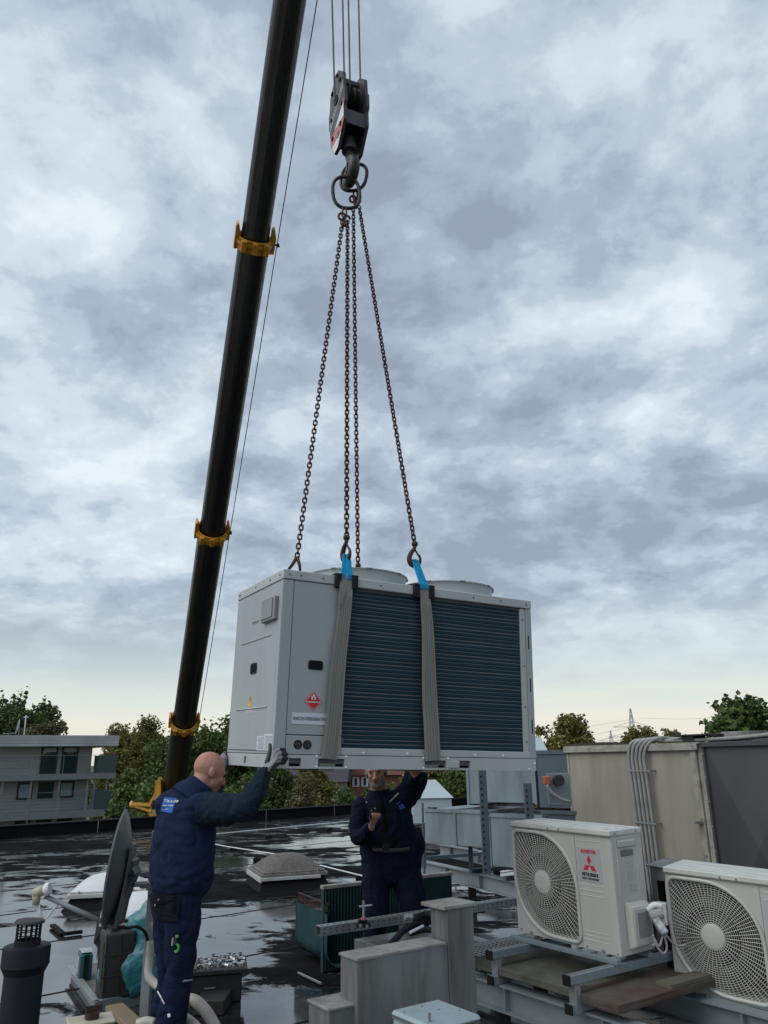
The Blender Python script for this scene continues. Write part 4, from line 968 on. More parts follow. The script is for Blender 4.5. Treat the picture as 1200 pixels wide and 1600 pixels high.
bmesh.ops.recalc_face_normals(bm, faces=bm.faces); part('fan', bm, 'ac_fan', ac)
bm = B(); box(bm, (-.008, -.010, AH - .034), (AW + .012, AD + .008, AH), .006, seg=2); box(bm, (.05, .02, AH - .001), (AW - .04, .045, AH + .004), .003); box(bm, (.05, .12, AH - .001), (AW - .04, .145, AH + .004), .003); box(bm, (.05, .22, AH - .001), (AW - .04, .245, AH + .004), .003)
part('lid', bm, 'ac_lid', ac)
bm = B(); tube(bm, [(x, -.004, z) for x, z in outline(-.008)], .013, 8, closed=True); gf = part('grille_frame', bm, 'ac', ac, smooth=True)
olc = outline(.0); bm = B()
r_ = .078
while r_ < .46:
    m_ = max(40, int(r_ * 300)); run = []
    for i in range(m_ + 1):
        a = 2 * PI * i / m_; x, z = gcx + r_ * math.cos(a), gcz + r_ * math.sin(a)
        y = -.012 + .022 * max(0, (r_ - .10) / .36)
        if inside(x, z, olc): run.append((x, y, z))
        else:
            if len(run) > 1: tube(bm, run, .0017, 4, cap=False)
            run = []
    if len(run) > 1: tube(bm, run, .0017, 4, cap=False)
    r_ += .0128
nsp = 72
for i in range(nsp):
    a = 2 * PI * i / nsp + .02; st = .07 if i % 2 == 0 else .17; e = st
    while inside(gcx + (e + .01) * math.cos(a), gcz + (e + .01) * math.sin(a), olc) and e < .6: e += .01
    if e > st + .02: tube(bm, [(gcx + q * math.cos(a), -.014 + .022 * max(0, (q - .10) / .36), gcz + q * math.sin(a)) for q in (st, (st + e) / 2, e)], .0021, 4, cap=False)
part('grille', bm, 'ac_grille', ac)
bm = B(); lathe(bm, (gcx, -.012, gcz), (0, -1, 0), [(-.002, .074), (.004, .072), (.008, .06), (.0095, .03)], 32); part('grille_hub', bm, 'ac', ac, auto=30)
for z in (.672, .640, .376, .345, .314, .104, .080, .055):
    bm = B(); tube(bm, [(.60, -.0005, z), (.80, -.0005, z)], .0022, 6); part('pressed_line', bm, 'ac_lid', ac)
bm = B(); box(bm, (.585, -.0012, .012), (.588, .001, AH - .035)); part('panel_seam', bm, 'seam', ac)
bm = B(); box(bm, (-.002, -.012, AH - .0375), (AW + .008, .002, AH - .0345)); part('lid_seam', bm, 'seam', ac)
sb = B(); cyl(sb, (0, 0, 0), (0, -.003, 0), .006, n=8); s0 = part('screw', sb, 'seam', ac); s0.location = (.36, -.01, AH - .022)
for p in ((.46, -.01, AH - .022), (.03, 0, .015), (.62, 0, .012), (.74, 0, .012), (.86, 0, .012), (.43, 0, .012)): inst(s0, ac, p)
for p in ((AW + .012, .04, AH - .02), (AW + .012, .25, AH - .02)): inst(s0, ac, mtx=Matrix.Translation(p) @ Matrix.Rotation(R(90), 4, 'Z'))
bd = part('badge', (lambda b_: (box(b_, (.600, -.0025, .396), (.792, 0, .600), .001), b_)[1])(B()), 'greylabel', ac)
fa = lambda x, z, y=-.0032: basis((x, y, z), (1, 0, 0), (0, 0, 1))
text_part('INVERTER', .030, 'redprint', bd, fa(.698, .566), align='CENTER', bold=.0011, sx=.92)
bm = B(); cxb, czb, s_ = .698, .494, .036
for a0 in (90, 210, 330):
    a = R(a0); u_ = V((math.cos(a - R(30)), 0, math.sin(a - R(30)))) * s_; w_ = V((math.cos(a + R(30)), 0, math.sin(a + R(30)))) * s_; c_ = V((cxb, -.0032, czb)); poly(bm, [c_, c_ + u_, c_ + u_ + w_, c_ + w_], off=(0, .0006, 0))
bmesh.ops.recalc_face_normals(bm, faces=bm.faces); part('three_diamond_emblem', bm, 'redprint', bd)
text_part('MITSUBISHI', .028, 'blackprint', bd, fa(.698, .430), align='CENTER', bold=.0011, sx=.95)
text_part('HEAVY INDUSTRIES', .0165, 'blackprint', bd, fa(.698, .409), align='CENTER', bold=.0006, sx=.97)
# right side: grip, labels, valve cover
xs_ = AW + .006; fs = lambda y, z, x=xs_ + .0015: basis((x, y, z), (0, 1, 0), (0, 0, 1))
bm = B(); tube(bm, [(xs_, y, z) for y, z in ((.05, .34), (.05, .655), (.06, .665), (.225, .665), (.235, .655), (.235, .34))], .0028, 6); part('pressed_outline', bm, 'ac_lid', ac)
bm = B(); poly(bm, [(xs_ - .001, .055, .655), (xs_ + .012, .06, .645), (xs_ + .012, .22, .645), (xs_ - .001, .228, .655)]); box(bm, (xs_ - .001, .058, .612), (xs_ + .013, .225, .648), .004); part('grip_lip', bm, 'ac', ac)
bm = B(); box(bm, (xs_, .085, .555), (xs_ + .003, .205, .592), .001); gr = part('grip_recess', bm, 'seam', ac)
for z, y0, y1, zz0 in ((.41, .125, .19, .53), (.345, .135, .215, .40)):
    l_ = part('wiring_label', (lambda b_: (box(b_, (xs_, y0, z), (xs_ + .001, y1, zz0)), b_)[1])(B()), 'ac_lid', ac)
    bm = B(); q = z + .008
    while q < zz0 - .01:
        y = y0 + .006
        while y < y1 - .012: w = random.uniform(.004, .014); box(bm, (xs_ + .001, y, q), (xs_ + .0016, y + w, q + .004)); y += w + .004
        q += .010
    tube(bm, [(xs_ + .0012, y0 + .003, z + .003), (xs_ + .0012, y1 - .003, z + .003), (xs_ + .0012, y1 - .003, zz0 - .003), (xs_ + .0012, y0 + .003, zz0 - .003)], .0009, 4, closed=True)
    part('label_print', bm, 'greyprint', l_)
bm = B(); cs_ = [(.075, .02), (.075, .262), (.155, .285), (.272, .262), (.272, .02)]
vs = [(xs_ - .001, .075, .025), (xs_ + .055, .085, .05), (xs_ + .055, .262, .05), (xs_ - .001, .272, .025), (xs_ - .001, .07, .295), (xs_ + .055, .085, .262), (xs_ + .055, .262, .262), (xs_ - .001, .275, .29)]
v_ = [bm.verts.new(p) for p in vs]
for f_ in ((0, 3, 2, 1), (4, 5, 6, 7), (0, 1, 5, 4), (1, 2, 6, 5), (2, 3, 7, 6), (3, 0, 4, 7)): bm.faces.new([v_[i] for i in f_])
bmesh.ops.recalc_face_normals(bm, faces=bm.faces); bmesh.ops.bevel(bm, geom=list(bm.edges), offset=.006, segments=2, affect='EDGES'); vc = part('valve_cover', bm, 'ac', ac)
bm = B(); box(bm, (xs_ + .0548, .12, .09), (xs_ + .0556, .25, .235)); l_ = part('warning_label', bm, 'conduit', vc)
bm = B(); q = .10
while q < .228:
    y = .126
    while y < .24: w = random.uniform(.006, .022); box(bm, (xs_ + .0556, y, q), (xs_ + .0561, min(.246, y + w), q + .004)); y += w + .005
    q += .0095
part('label_print', bm, 'seam', vc)
for x in (.10, .72):
    bm = B(); box(bm, (x, -.03, -.02), (x + .07, AD + .03, 0), .003); cyl(bm, (x + .035, -.015, 0), (x + .035, -.015, .02), .009, n=8); part('foot', bm, 'zinc', ac)
AM2 = Matrix.Translation((1.797, 5.575, .336)) @ rot3(-.759, .035, .045)
ac2 = dup(ac, AM2, 'nearest cream air conditioner, cut off by the right edge of the photo')

# ---------------------------------------------------------------- steel rails, slab, beams under the units
def LB(bm, lo, hi, bev=.0): return box(bm, lo, hi, bev, M4=AF)
sf = thing('unit_stand', 'galvanised rail frame with black end caps carrying the badged air conditioner', 'stand', mtx=AF)
def rail_u(name, lo, hi, ax, mt='zinc_blue', open_=True):
    """a C-section rail: web and two flanges"""
    bm = B(); lo, hi = V(lo), V(hi); t = .004; h = hi.z - lo.z
    box(bm, lo, hi, .003)
    o = part(name, bm, mt, sf)
    return o
for y in (-.045, .262):
    bm = B(); box(bm, (-.02, y - .02, -.047), (.90, y + .02, -.022), .002); box(bm, (-.02, y - .006, -.022), (.90, y + .006, -.0195)); part('cross_rail', bm, 'zinc_blue', sf)
for x, y0 in ((.135, -.40), (.86, -.46)):
    bm = B(); box(bm, (x - .025, y0, -.098), (x + .025, .62, -.049), .003); rl = part('rail', bm, 'zinc_blue', sf)
    bm = B(); box(bm, (x - .008, y0 + .01, -.0492), (x + .008, .6, -.0475)); part('rail_slot', bm, 'seam', rl)
    bm = B(); box(bm, (x - .028, y0 - .012, -.101), (x + .028, y0 + .004, -.046), .003); part('end_cap', bm, 'rubber', rl)
    bm = B(); box(bm, (x - .028, y0 + .035, -.245), (x + .028, y0 + .041, -.10), .002); box(bm, (x - .028, y0 + .041, -.105), (x + .028, y0 + .09, -.0985)); box(bm, (x + .024, y0 + .041, -.245), (x + .028, y0 + .075, -.10)); part('bracket', bm, 'zinc', sf)
    bm = B(); cyl(bm, (x, y0 + .066, -.098), (x, y0 + .066, -.13), .009, n=6); cyl(bm, (x, y0 + .065, -.13), (x, y0 + .065, -.138), .016, n=6); part('bolt', bm, 'zinc', sf)
    bm = B(); box(bm, (x - .025, y0 + .00, -.243), (x + .025, .55, -.196), .003); r2_ = part('lower_rail', bm, 'zinc_blue', sf)
    bm = B(); box(bm, (x - .028, y0 - .012, -.246), (x + .028, y0 + .004, -.193), .003); part('end_cap', bm, 'rubber', r2_)
bm = B(); box(bm, (.55, -.062, -.024), (.60, -.02, -.016), .002); cyl(bm, (.575, -.045, -.02), (.575, -.045, .005), .008, n=6); part('hold_down_clip', bm, 'zinc', sf)
def slab(label, lo, hi, mt, cat='slab'):
    bm = B(); box(bm, lo, hi, .004); bmesh.ops.subdivide_edges(bm, edges=bm.edges, cuts=2, use_grid_fill=True)
    for v in bm.verts: v.co += V([random.uniform(-.0015, .0015) for _ in range(3)])
    bmesh.ops.transform(bm, matrix=AF, verts=bm.verts); return solo('slab', bm, mt, label, cat, AF @ V(((lo[0] + hi[0]) / 2, (lo[1] + hi[1]) / 2, lo[2])))
slab('mossy grey slab lying between the rails under the badged unit', (-.17, -.35, -.194), (.80, .40, -.150), 'slab')
slab('rust stained slab under the right rail of the frame', (.803, -.39, -.193), (1.16, .52, -.150), 'slab_rust')
def ibeam(label, x0, x1, y, zt_, h=.155, w=.11, y_dir=False, frame=AF, legs=()):
    bm = B(); f = lambda a: a
    r = thing('steel_beam', label, 'steel beam', (frame @ V((x0, y, zt_ - h))), 0)
    box(bm, (x0, y - w / 2, zt_ - .012), (x1, y + w / 2, zt_), M4=frame); box(bm, (x0, y - w / 2, zt_ - h), (x1, y + w / 2, zt_ - h + .012), M4=frame); box(bm, (x0, y - .006, zt_ - h + .012), (x1, y + .006, zt_ - .012), M4=frame)
    for q in range(int((x1 - x0) / .8)):
        xx = x0 + .4 + q * .8; box(bm, (xx - .004, y - w / 2 + .004, zt_ - h + .012), (xx + .004, y - .006, zt_ - .012), M4=frame)
    part('profile', bm, 'beam', r, world=True)
    for lx in legs:
        bm = B(); c = frame @ V((lx, y, zt_ - h)); box(bm, (c.x - .045, c.y - .045, 0), (c.x + .045, c.y + .045, c.z)); lg = part('leg', bm, 'rubber', r, world=True)
        bm = B(); box(bm, (c.x - .13, c.y - .13, 0.002), (c.x + .13, c.y + .13, .03), .004); part('foot_pad', bm, 'rubber', lg, world=True)
    return r
ibeam('grey I-beam running under the front of the badged air conditioner', -1.0, 2.4, -.30, -.247, legs=(.12, 1.7))
ibeam('grey I-beam behind, running under the rear of the badged air conditioner', -2.2, 2.4, .42, -.247, legs=(-1.1, -.25, 1.4))
# boards on the lower level
bm = B(); LB(bm, (-.62, -.02, -.245), (-.52, .75, -.205)); solo('timber_batten', bm, 'wood', 'short pale timber batten lying across the beams left of the mossy slab', 'batten', AF @ V((-.57, .3, -.245)))
bm = B(); LB(bm, (1.04, .10, -.149), (1.15, .50, -.128)); solo('timber_batten', bm, 'plywood', 'short weathered board lying on the rust stained slab', 'batten', AF @ V((1.1, .3, -.149)))
# small wire mesh tray at the end of the left rail
mt_ = thing('wire_mesh_tray', 'small dark wire mesh tray beside the end of the left rail', 'cable tray', AF @ V((0, -.2, -.09)))
bm = B()
for i in range(9):
    x = -.22 + i * .036; tube(bm, [AF @ V((x, -.42, -.085)), AF @ V((x, .35, -.085))], .003, 4)
for i in range(20):
    y = -.42 + i * .04; tube(bm, [AF @ V((-.225, y, -.088)), AF @ V((.07, y, -.088))], .003, 4)
part('mesh', bm, 'zinc', mt_, world=True)
# perforated rails
def prail(label, p0, p1, w=.075, h=.06, mt='zinc'):
    p0, p1 = V(p0), V(p1); d = p1 - p0; mm = basis(p0, d, V((-d.y, d.x, 0))); ln = d.length
    r = thing('perforated_rail', label, 'steel rail', mtx=mm)
    bm = B(); t = .003
    box(bm, (0, -w / 2, h - t), (ln, w / 2, h)); box(bm, (0, -w / 2, 0), (ln, -w / 2 + t, h - t)); box(bm, (0, w / 2 - t, 0), (ln, w / 2, h - t)); box(bm, (0, -w / 2 + t, 0), (ln, -w / 2 + .02, t)); box(bm, (0, w / 2 - .02, 0), (ln, w / 2 - t, t))
    part('profile', bm, mt, r)
    bm = B(); n = int(ln / .05)
    for i in range(n):
        x = .03 + i * .05
        box(bm, (x - .013, -.006, h - .0005), (x + .013, .006, h + .0006)); 
        for z in (h * .28, h * .68): cyl(bm, (x, -w / 2 + .001, z), (x, -w / 2 - .0007, z), .0055, n=8)
    part('holes', bm, 'void', r, kind='stuff'); return r
prail('long perforated steel rail with a black clamp, in front of the second worker', onz(497, 1462, .58), onz(834, 1410, .58))
prail('perforated rail ending below the left side of the badged air conditioner', onz(690, 1502, .38), onz(840, 1472, .38))
r = thing('rail_clamp', 'black rubber foot with threaded rod standing on the perforated rail', 'clamp', onz(568, 1448, .642))
bm = B(); box(bm, (-.05, -.035, 0), (.05, .035, .025), .006); box(bm, (-.035, -.02, .025), (.025, .02, .045), .005); part('base', bm, 'rubber', r)
bm = B(); cyl(bm, (-.02, -.036, .014), (-.02, -.04, .014), .012, n=10); cyl(bm, (.025, -.036, .01), (.025, -.04, .01), .01, n=10); part('nut', bm, 'chrome', r)
bm = B(); cyl(bm, (0, 0, .04), (0, 0, .058), .018, n=12); part('red_collar', bm, 'redfaded', r)
bm = B(); cyl(bm, (0, 0, .055), (0, 0, .165), .008, n=8); tube(bm, [(-.03, 0, .125), (.06, 0, .135)], .007, 6); part('rod', bm, 'chrome', r)
r = thing('threaded_rod', 'small threaded rod with wing nut right of the metal pillar', 'threaded rod', onz(713, 1410, .642))
bm = B(); cyl(bm, (0, 0, 0), (0, 0, .12), .007, n=8); tube(bm, [(-.03, 0, .07), (.03, 0, .075)], .007, 6); part('rod', bm, 'chrome', r)
# bundle of insulated pipes and tray behind the metal cover
for i, (a, b_, c_, r_, lb_, z) in enumerate(((( 648, 1437), (668, 1430), (690, 1432), .03, 'thick black insulated pipe lying on the perforated rail', .68), ((612, 1474), (640, 1448), (690, 1436), .022, 'bent black insulated pipe running down behind the metal cover', .63), ((640, 1458), (668, 1452), (694, 1462), .02, 'thin black insulated pipe under the thick ones', .63))):
    bm = B(); tube(bm, smoothpts([onz(*a, z - .02), onz(*b_, z), onz(*c_, z + .02)], 5), r_, 10); o = solo('insulated_pipe', bm, 'rubber', lb_, 'pipe', onz(*b_, z), smooth=True)
bm = B(); tube(bm, [onz(641, 1457, .69), onz(661, 1447, .69)], .009, 6); solo('cable_tie_label', bm, 'whiteprint', 'short white strip on the black insulated pipes', 'strip', onz(641, 1457, .69))
bm = B(); tube(bm, [onz(632, 1433, .70), onz(644, 1432, .70)], .022, 10); solo('foil_sleeve', bm, 'silver_box', 'short silver foil sleeve at the pipe end', 'sleeve', onz(638, 1433, .70))

# ---------------------------------------------------------------- metal covers in the foreground
def ob(bm, P, lx, ly, z0, z1, bev=.002):
    mm = Matrix((EX, EY, V((0, 0, 1)))).transposed().to_4x4(); mm.translation = (P.x, P.y, 0); box(bm, (min(0, lx), min(0, ly), z0), (max(0, lx), max(0, ly), z1), bev, M4=mm); return mm
P = at(558, 1497, 4.45); zt_ = P.z; wB = .16
lenl = 0.0
q = onz(681, 1468, zt_); lenl = (q - P).dot(EY)
mc = thing('metal_cover', 'weathered L-shaped sheet metal duct cover with a tall capped pillar', 'metal cover', (P.x, P.y, 0))
bm = B(); ob(bm, P, -wB, lenl + .02, .0, zt_ - .012); part('body', bm, 'box', mc, world=True)
bm = B(); ob(bm, P + EX * .008 - EY * .008, -wB - .016, lenl + .01, zt_ - .014, zt_); part('top_cover', bm, 'boxtop', mc, world=True)
Q = P + EY * (lenl + .022) + EX * .002; Q = V((Q.x, Q.y, 0)); zp = at(680, 1417, Q.y).z; w2 = .19
bm = B(); ob(bm, Q, -.15, w2, 0, zp - .014); part('pillar', bm, 'box', mc, world=True)
bm = B(); ob(bm, Q + EX * .012 - EY * .03, -.215, w2 + .055, zp - .016, zp + .004, .003); part('pillar_cap', bm, 'boxtop', mc, world=True)
for dz_ in (.06, .38, .55):
    bm = B(); p = P + EX * .003 + EY * .012; cyl(bm, (p.x, p.y, zt_ - dz_), (p.x + EX.x * .004, p.y + EX.y * .004, zt_ - dz_), .006, n=8); part('rivet', bm, 'seam', mc, world=True)
bm = B(); ob(bm, V((Q.x, Q.y, 0)) + EX * .0015, .0015, -.004, 0, zt_ - .02, 0); part('joint', bm, 'seam', mc, world=True)
P2_ = at(514, 1576, 4.4)
c2_ = thing('metal_cover', 'low weathered metal box at the left foot of the L-shaped cover', 'metal cover', (P2_.x, P2_.y, 0))
bm = B(); ob(bm, P2_, -.2, .30, 0, P2_.z - .014); part('body', bm, 'box', c2_, world=True)
bm = B(); ob(bm, P2_ + EX * .008 - EY * .008, -.216, .305, P2_.z - .014, P2_.z, .003); part('top_cover', bm, 'boxtop', c2_, world=True)
P3_ = at(676, 1604, 3.95)
c3_ = thing('metal_box', 'pale grey metal box with screwed lid at the bottom edge of the photo', 'metal box', (P3_.x, P3_.y, 0))
bm = B(); ob(bm, P3_, -.30, .27, 0.0, P3_.z - .03); part('body', bm, 'boxlid', c3_, world=True)
bm = B(); ob(bm, P3_ + EX * .01 - EY * .01, -.32, .29, P3_.z - .028, P3_.z, .012); part('lid', bm, 'boxlid', c3_, world=True)
bm = B(); ob(bm, P3_ + EX * .004 - EY * .004 , -.31, .28, P3_.z - .034, P3_.z - .028, 0); part('gasket', bm, 'seam', c3_, world=True)
for a, b_ in ((-.06, .03), (-.17, .17), (-.10, .24), (-.26, .14), (-.24, .02)):
    p = P3_ + EX * a + EY * b_; bm = B(); cyl(bm, (p.x, p.y, P3_.z), (p.x, p.y, P3_.z + (.035 if a == -.06 else .003)), .006 if a == -.06 else .005, n=8); part('screw', bm, 'seam', c3_, world=True)
# a tray/board behind the cover carrying the pipes
bm = B(); P4 = onz(600, 1482, .44); mm = ob(bm, P4, -.40, .62, .0, .44); solo('cable_tray', bm, 'box', 'grey metal tray behind the L-shaped cover', 'tray', (P4.x, P4.y, 0))

# ---------------------------------------------------------------- green condenser coils on the roof
cl = thing('condenser_coil', 'large dark green finned coil standing on edge behind the worker', 'coil', onz(505, 1521, 0))
p0 = onz(505, 1521, 0); zc_ = at(500, 1384, p0.y).z; p1 = at(706, 1364, p0.y + .75); p1 = V((p1.x, p1.y, 0)); d = (p1 - p0); d.z = 0; ln = d.length; mm = basis(p0, d, V((-d.y, d.x, 0)))
bm = B(); box(bm, (0, .012, .02), (ln, .04, zc_ - .03), M4=mm); part('core', bm, 'fin_teal', cl, world=True)
bm = B(); n = 44
for i in range(n):
    x = ln * i / n; poly(bm, [mm @ V((x, .012, .02)), mm @ V((x + ln / n * .5, -.014, .02)), mm @ V((x + ln / n * .92, .012, .02))], off=(0, 0, zc_ - .05))
bmesh.ops.recalc_face_normals(bm, faces=bm.faces); part('fins', bm, 'fin_teal', cl, world=True, kind='stuff')
bm = B(); box(bm, (-.012, -.012, zc_ - .03), (ln + .01, .05, zc_), .003, M4=mm); part('top_strip', bm, 'boxtop', cl, world=True)
bm = B(); box(bm, (-.006, -.006, .0), (0, .04, zc_ - .03), M4=mm); part('end_plate', bm, 'fin_teal', cl, world=True)
# curved piece in front, left
q0 = onz(462, 1492, .02); q1 = onz(510, 1520, .02); wv = (q1 - q0); hgt = at(462, 1409, q0.y).z
c5 = thing('condenser_coil', 'smaller teal finned coil, bent at its foot, at the left of the dark one', 'coil', q0)
dirn = V((-wv.y, wv.x, 0)).normalized(); 
if dirn.x < 0: dirn = -dirn
path = [V((0, 0, hgt)), V((0, 0, .22))] + [V((.13 * (1 - math.cos(t)), 0, .18 - .13 * math.sin(t))) for t in [k_ * PI / 12 for k_ in range(7)]] + [V((.30, 0, .05))]
def pw(p): return V((q0.x, q0.y, 0)) + dirn * p.x + V((0, 0, p.z))
bm = B(); n = 30; rows = []
for p in path:
    row = []
    for i in range(n * 2 + 1): row.append(bm.verts.new(pw(p) + wv * (i / (2 * n)) + (dirn * (.010 if i % 2 else 0) if p.z > .1 else V((0, 0, .010 if i % 2 else 0)))))
    rows.append(row)
for r0, r1_ in zip(rows, rows[1:]):
    for i in range(2 * n): bm.faces.new((r0[i], r0[i + 1], r1_[i + 1], r1_[i]))
part('fins', bm, 'fin_teal_light', c5, world=True)
bm = B(); 
for e in (0, 1):
    ps = [pw(p) + wv * (e + (-.006 if e == 0 else .006)) for p in path]; tube(bm, ps, .006, 4)
part('end_strip', bm, 'fin_teal_light', c5, world=True)
bm = B()
for i in range(15):
    a = pw(V((0, 0, hgt))) + wv * ((i + .5) / 15); tube(bm, [a, a + V((0, 0, .05)), a + wv * .03 + V((0, 0, .065)), a + wv * .05 + V((0, 0, .02))], .005, 5)
part('copper_bends', bm, 'chain', c5, world=True)
bm = B(); a = pw(V((.02, 0, hgt + .075))); tube(bm, [a, a + wv], .008, 5); part('header_pipe', bm, 'chain', c5, world=True)
bm = B(); a, b_ = onz(466, 1520, .02), onz(502, 1537, .02); tube(bm, [a, b_], .01, 5); solo('loose_rod', bm, 'zinc', 'thin metal rod lying on the roof by the teal coil', 'rod', a)

# ---------------------------------------------------------------- grey ducts behind
def quadbox(bm, P0, P1, depth, z0, z1, bev=.004):
    d = V((P1.x - P0.x, P1.y - P0.y, 0)); mm = basis((P0.x, P0.y, 0), d, V((-d.y, d.x, 0))); box(bm, (0, 0, z0), (d.length, depth, z1), bev, M4=mm); return mm, d.length
def duct(label, a, b_, ya, yb_, z0, z1, depth, mt='duct', seams=(.5,), name='air_duct'):
    P0, P1 = at(a, 1200, ya), at(b_, 1200, yb_); r = thing(name, label, 'air duct', (P0.x, P0.y, z0))
    bm = B(); mm, ln = quadbox(bm, P0, P1, depth, z0, z1); part('casing', bm, mt, r, world=True)
    for s_ in seams:
        bm = B(); box(bm, (ln * s_ - .015, -.012, z0 - .01), (ln * s_ + .015, depth + .012, z1 + .012), M4=mm); part('flange', bm, mt, r, world=True)
    bm = B(); box(bm, (-.01, -.014, z1 - .03), (ln + .01, -.001, z1 + .012), M4=mm); part('top_flange', bm, mt, r, world=True)
    return r
YD = 10.2
duct('lower grey duct on legs right of the second worker', 661, 758, 10.2, 9.6, .76, 1.15, .9)
duct('deeper grey duct between the two perforated uprights', 760, 842, 9.62, 9.1, .57, 1.12, .9, seams=(.0,))
duct('upper grey duct directly under the right end of the hanging unit', 730, 758, 10.0, 9.9, 1.21, 1.66, .8, seams=(0.0,))
duct('wide upper grey duct under the right end of the hanging unit', 759, 836, 9.75, 9.35, 1.24, 1.72, .8, seams=(.98,))
r = duct('dark grey duct box with round spiral duct at its side', 839, 905, 9.3, 8.9, 1.20, 1.80, .9, 'duct_dark', seams=())
bm = B(); p = at(889, 1223, 9.3); lathe(bm, p + V((0, .10, 0)), (-.25, -1, .05), [(-.1, .27)] + [(.05 + .20 * math.sin(q * PI / 26), .27 * math.cos(q * PI / 26) + (.005 if q % 2 else 0)) for q in range(12)], 36, cap=(True, True)); part('spiral_duct', bm, 'spiral', r, world=True, auto=25)
duct('low dark duct under the box with the spiral duct', 842, 905, 9.2, 8.9, .7, 1.17, .9, 'duct_dark', seams=())
r = thing('damper_actuator', 'orange and grey damper motor with a grey cable in front of the spiral duct', 'actuator', at(860, 1222, 8.6))
bm = B(); p = at(868, 1219, 8.6); box(bm, (p.x - .09, p.y, p.z - .25), (p.x + .15, p.y + .02, p.z + .07), .004); part('mounting_plate', bm, 'duct', r, world=True)
bm = B(); cyl(bm, p + V((.02, -.0, 0)), p + V((.02, -.10, .0)), .055, n=16); part('motor', bm, 'case_black', r, world=True)
bm = B(); p = at(856, 1219, 8.5); box(bm, (p.x - .04, p.y, p.z - .045), (p.x + .03, p.y + .08, p.z + .04), .01); part('terminal_cap', bm, 'orange', r, world=True) if 'orange' in M else None
if 'orange' not in M:
    M['orange'] = mat('orange_plastic', (.36, .10, .05), .5); part('terminal_cap', bm, 'orange', r, world=True)
bm = B(); tube(bm, smoothpts([at(854, 1226, 8.5), at(862, 1238, 8.5), at(876, 1248, 8.5), at(892, 1253, 8.5)], 5), .016, 8); part('cable', bm, 'conduit', r, world=True, smooth=True)
def hood(label, top, base, y, zb_, depth, cat='roof hood'):
    (tx0, ty0), (tx1, ty1) = top; (bx0, by0), (bx1, by1) = base; a, b_ = at(bx0, by0, y), at(bx1, by1, y); c_, d_ = at(tx0, ty0, y + depth * .35), at(tx1, ty1, y + depth * .35)
    zB = (a.z + b_.z) / 2; zT = (c_.z + d_.z) / 2
    r = thing('roof_hood', label, cat, (a.x, y, zb_)); bm = B()
    lo = [bm.verts.new((x, yy, zB)) for x, yy in ((a.x, y), (b_.x, y), (b_.x, y + depth), (a.x, y + depth))]; hi = [bm.verts.new((x, yy, zT)) for x, yy in ((c_.x, y + depth * .35), (d_.x, y + depth * .35), (d_.x, y + depth * .65), (c_.x, y + depth * .65))]
    skin(bm, [lo, hi]); bmesh.ops.recalc_face_normals(bm, faces=bm.faces); part('sloping_top', bm, 'hood', r, world=True)
    bm = B(); box(bm, (a.x + .03, y + .03, zb_), (b_.x - .03, y + depth - .03, zB - .002)); part('base', bm, 'hood', r, world=True); return r
hood('pale pyramid shaped metal hood behind the lower duct', ((670, 1219), (681, 1219)), ((642, 1248), (709, 1246)), 12.0, .85, .9)
hood('pale sloping metal hood right of the hanging unit corner', ((832, 1152), (845, 1152)), ((818, 1175), (857, 1175)), 10.3, 1.3, .8)
def upright(label, px0, px1, y, z0):
    a = at(*px0, y); b_ = at(*px1, y); r = thing('perforated_upright', label, 'steel upright', (b_.x, y, b_.z))
    H_ = a.z - b_.z; bm = B(); box(bm, (-.04, 0, 0), (.04, .006, H_)); box(bm, (.034, .006, 0), (.04, .07, H_)); box(bm, (-.04, .006, 0), (-.034, .07, H_)); part('profile', bm, 'duct_dark', r)
    bm = B(); z = .04
    while z < H_ - .02: box(bm, (-.026, -.001, z - .012), (-.010, 0, z + .012)); z += .062
    part('holes', bm, 'void', r, kind='stuff'); return r
upright('perforated steel upright left of the badged air conditioner', (754, 1203), (762, 1366), 8.9, 0)
upright('shorter perforated upright just above the badged air conditioner', (823, 1224), (829, 1290), 8.8, 0)
bm = B(); a = at(660, 1250, 9.9); tube(bm, [(a.x, a.y, .45), (a.x + .0, a.y, 1.24)], .014, 6); solo('threaded_rod', bm, 'duct_dark', 'thin dark rod standing at the left end of the lower duct', 'rod', (a.x, a.y, .45))
bm = B(); a, b_ = at(671, 1248, 9.95), at(687, 1254, 9.95); box(bm, (0, -.03, 0), ((b_ - a).length, .03, .02), M4=basis(V((a.x, a.y, 1.17)), V((b_.x - a.x, -.25, 0)), V((.25, 1, 0)))); solo('flat_bar', bm, 'duct_dark', 'flat steel bar lying on top of the lower duct', 'bar', (a.x, a.y, 1.17))
# the beam grid under the ducts
u0, u1 = onz(655, 1343, .42), onz(850, 1386, .42); FR2 = basis(V((u0.x, u0.y, .42)), u1 - u0, V((u0.y - u1.y, u1.x - u0.x, 0))); ln = (u1 - u0).length
ibeam('long grey I-beam under the ducts, crossing behind the badged unit', -.4, ln + 1.5, 0, 0, .17, .12, frame=FR2, legs=(.2, ln * .48, ln + .3))
ibeam('second grey I-beam farther back under the ducts', -1.6, ln + 1.5, 1.25, 0, .17, .12, frame=FR2, legs=(0, ln * .5, ln + .3))
for i, x in enumerate((ln * .02, ln * .52, ln * .78)):
    bm = B(); box(bm, (x, -.1, .002), (x + .06, 1.4, .045), M4=FR2); solo('cross_bearer', bm, 'duct_dark', ['left steel bearer across the beams behind the second worker', 'middle steel bearer at the foot of the perforated upright', 'right steel bearer just left of the badged unit'][i], 'bearer', FR2 @ V((x, 0, 0)))
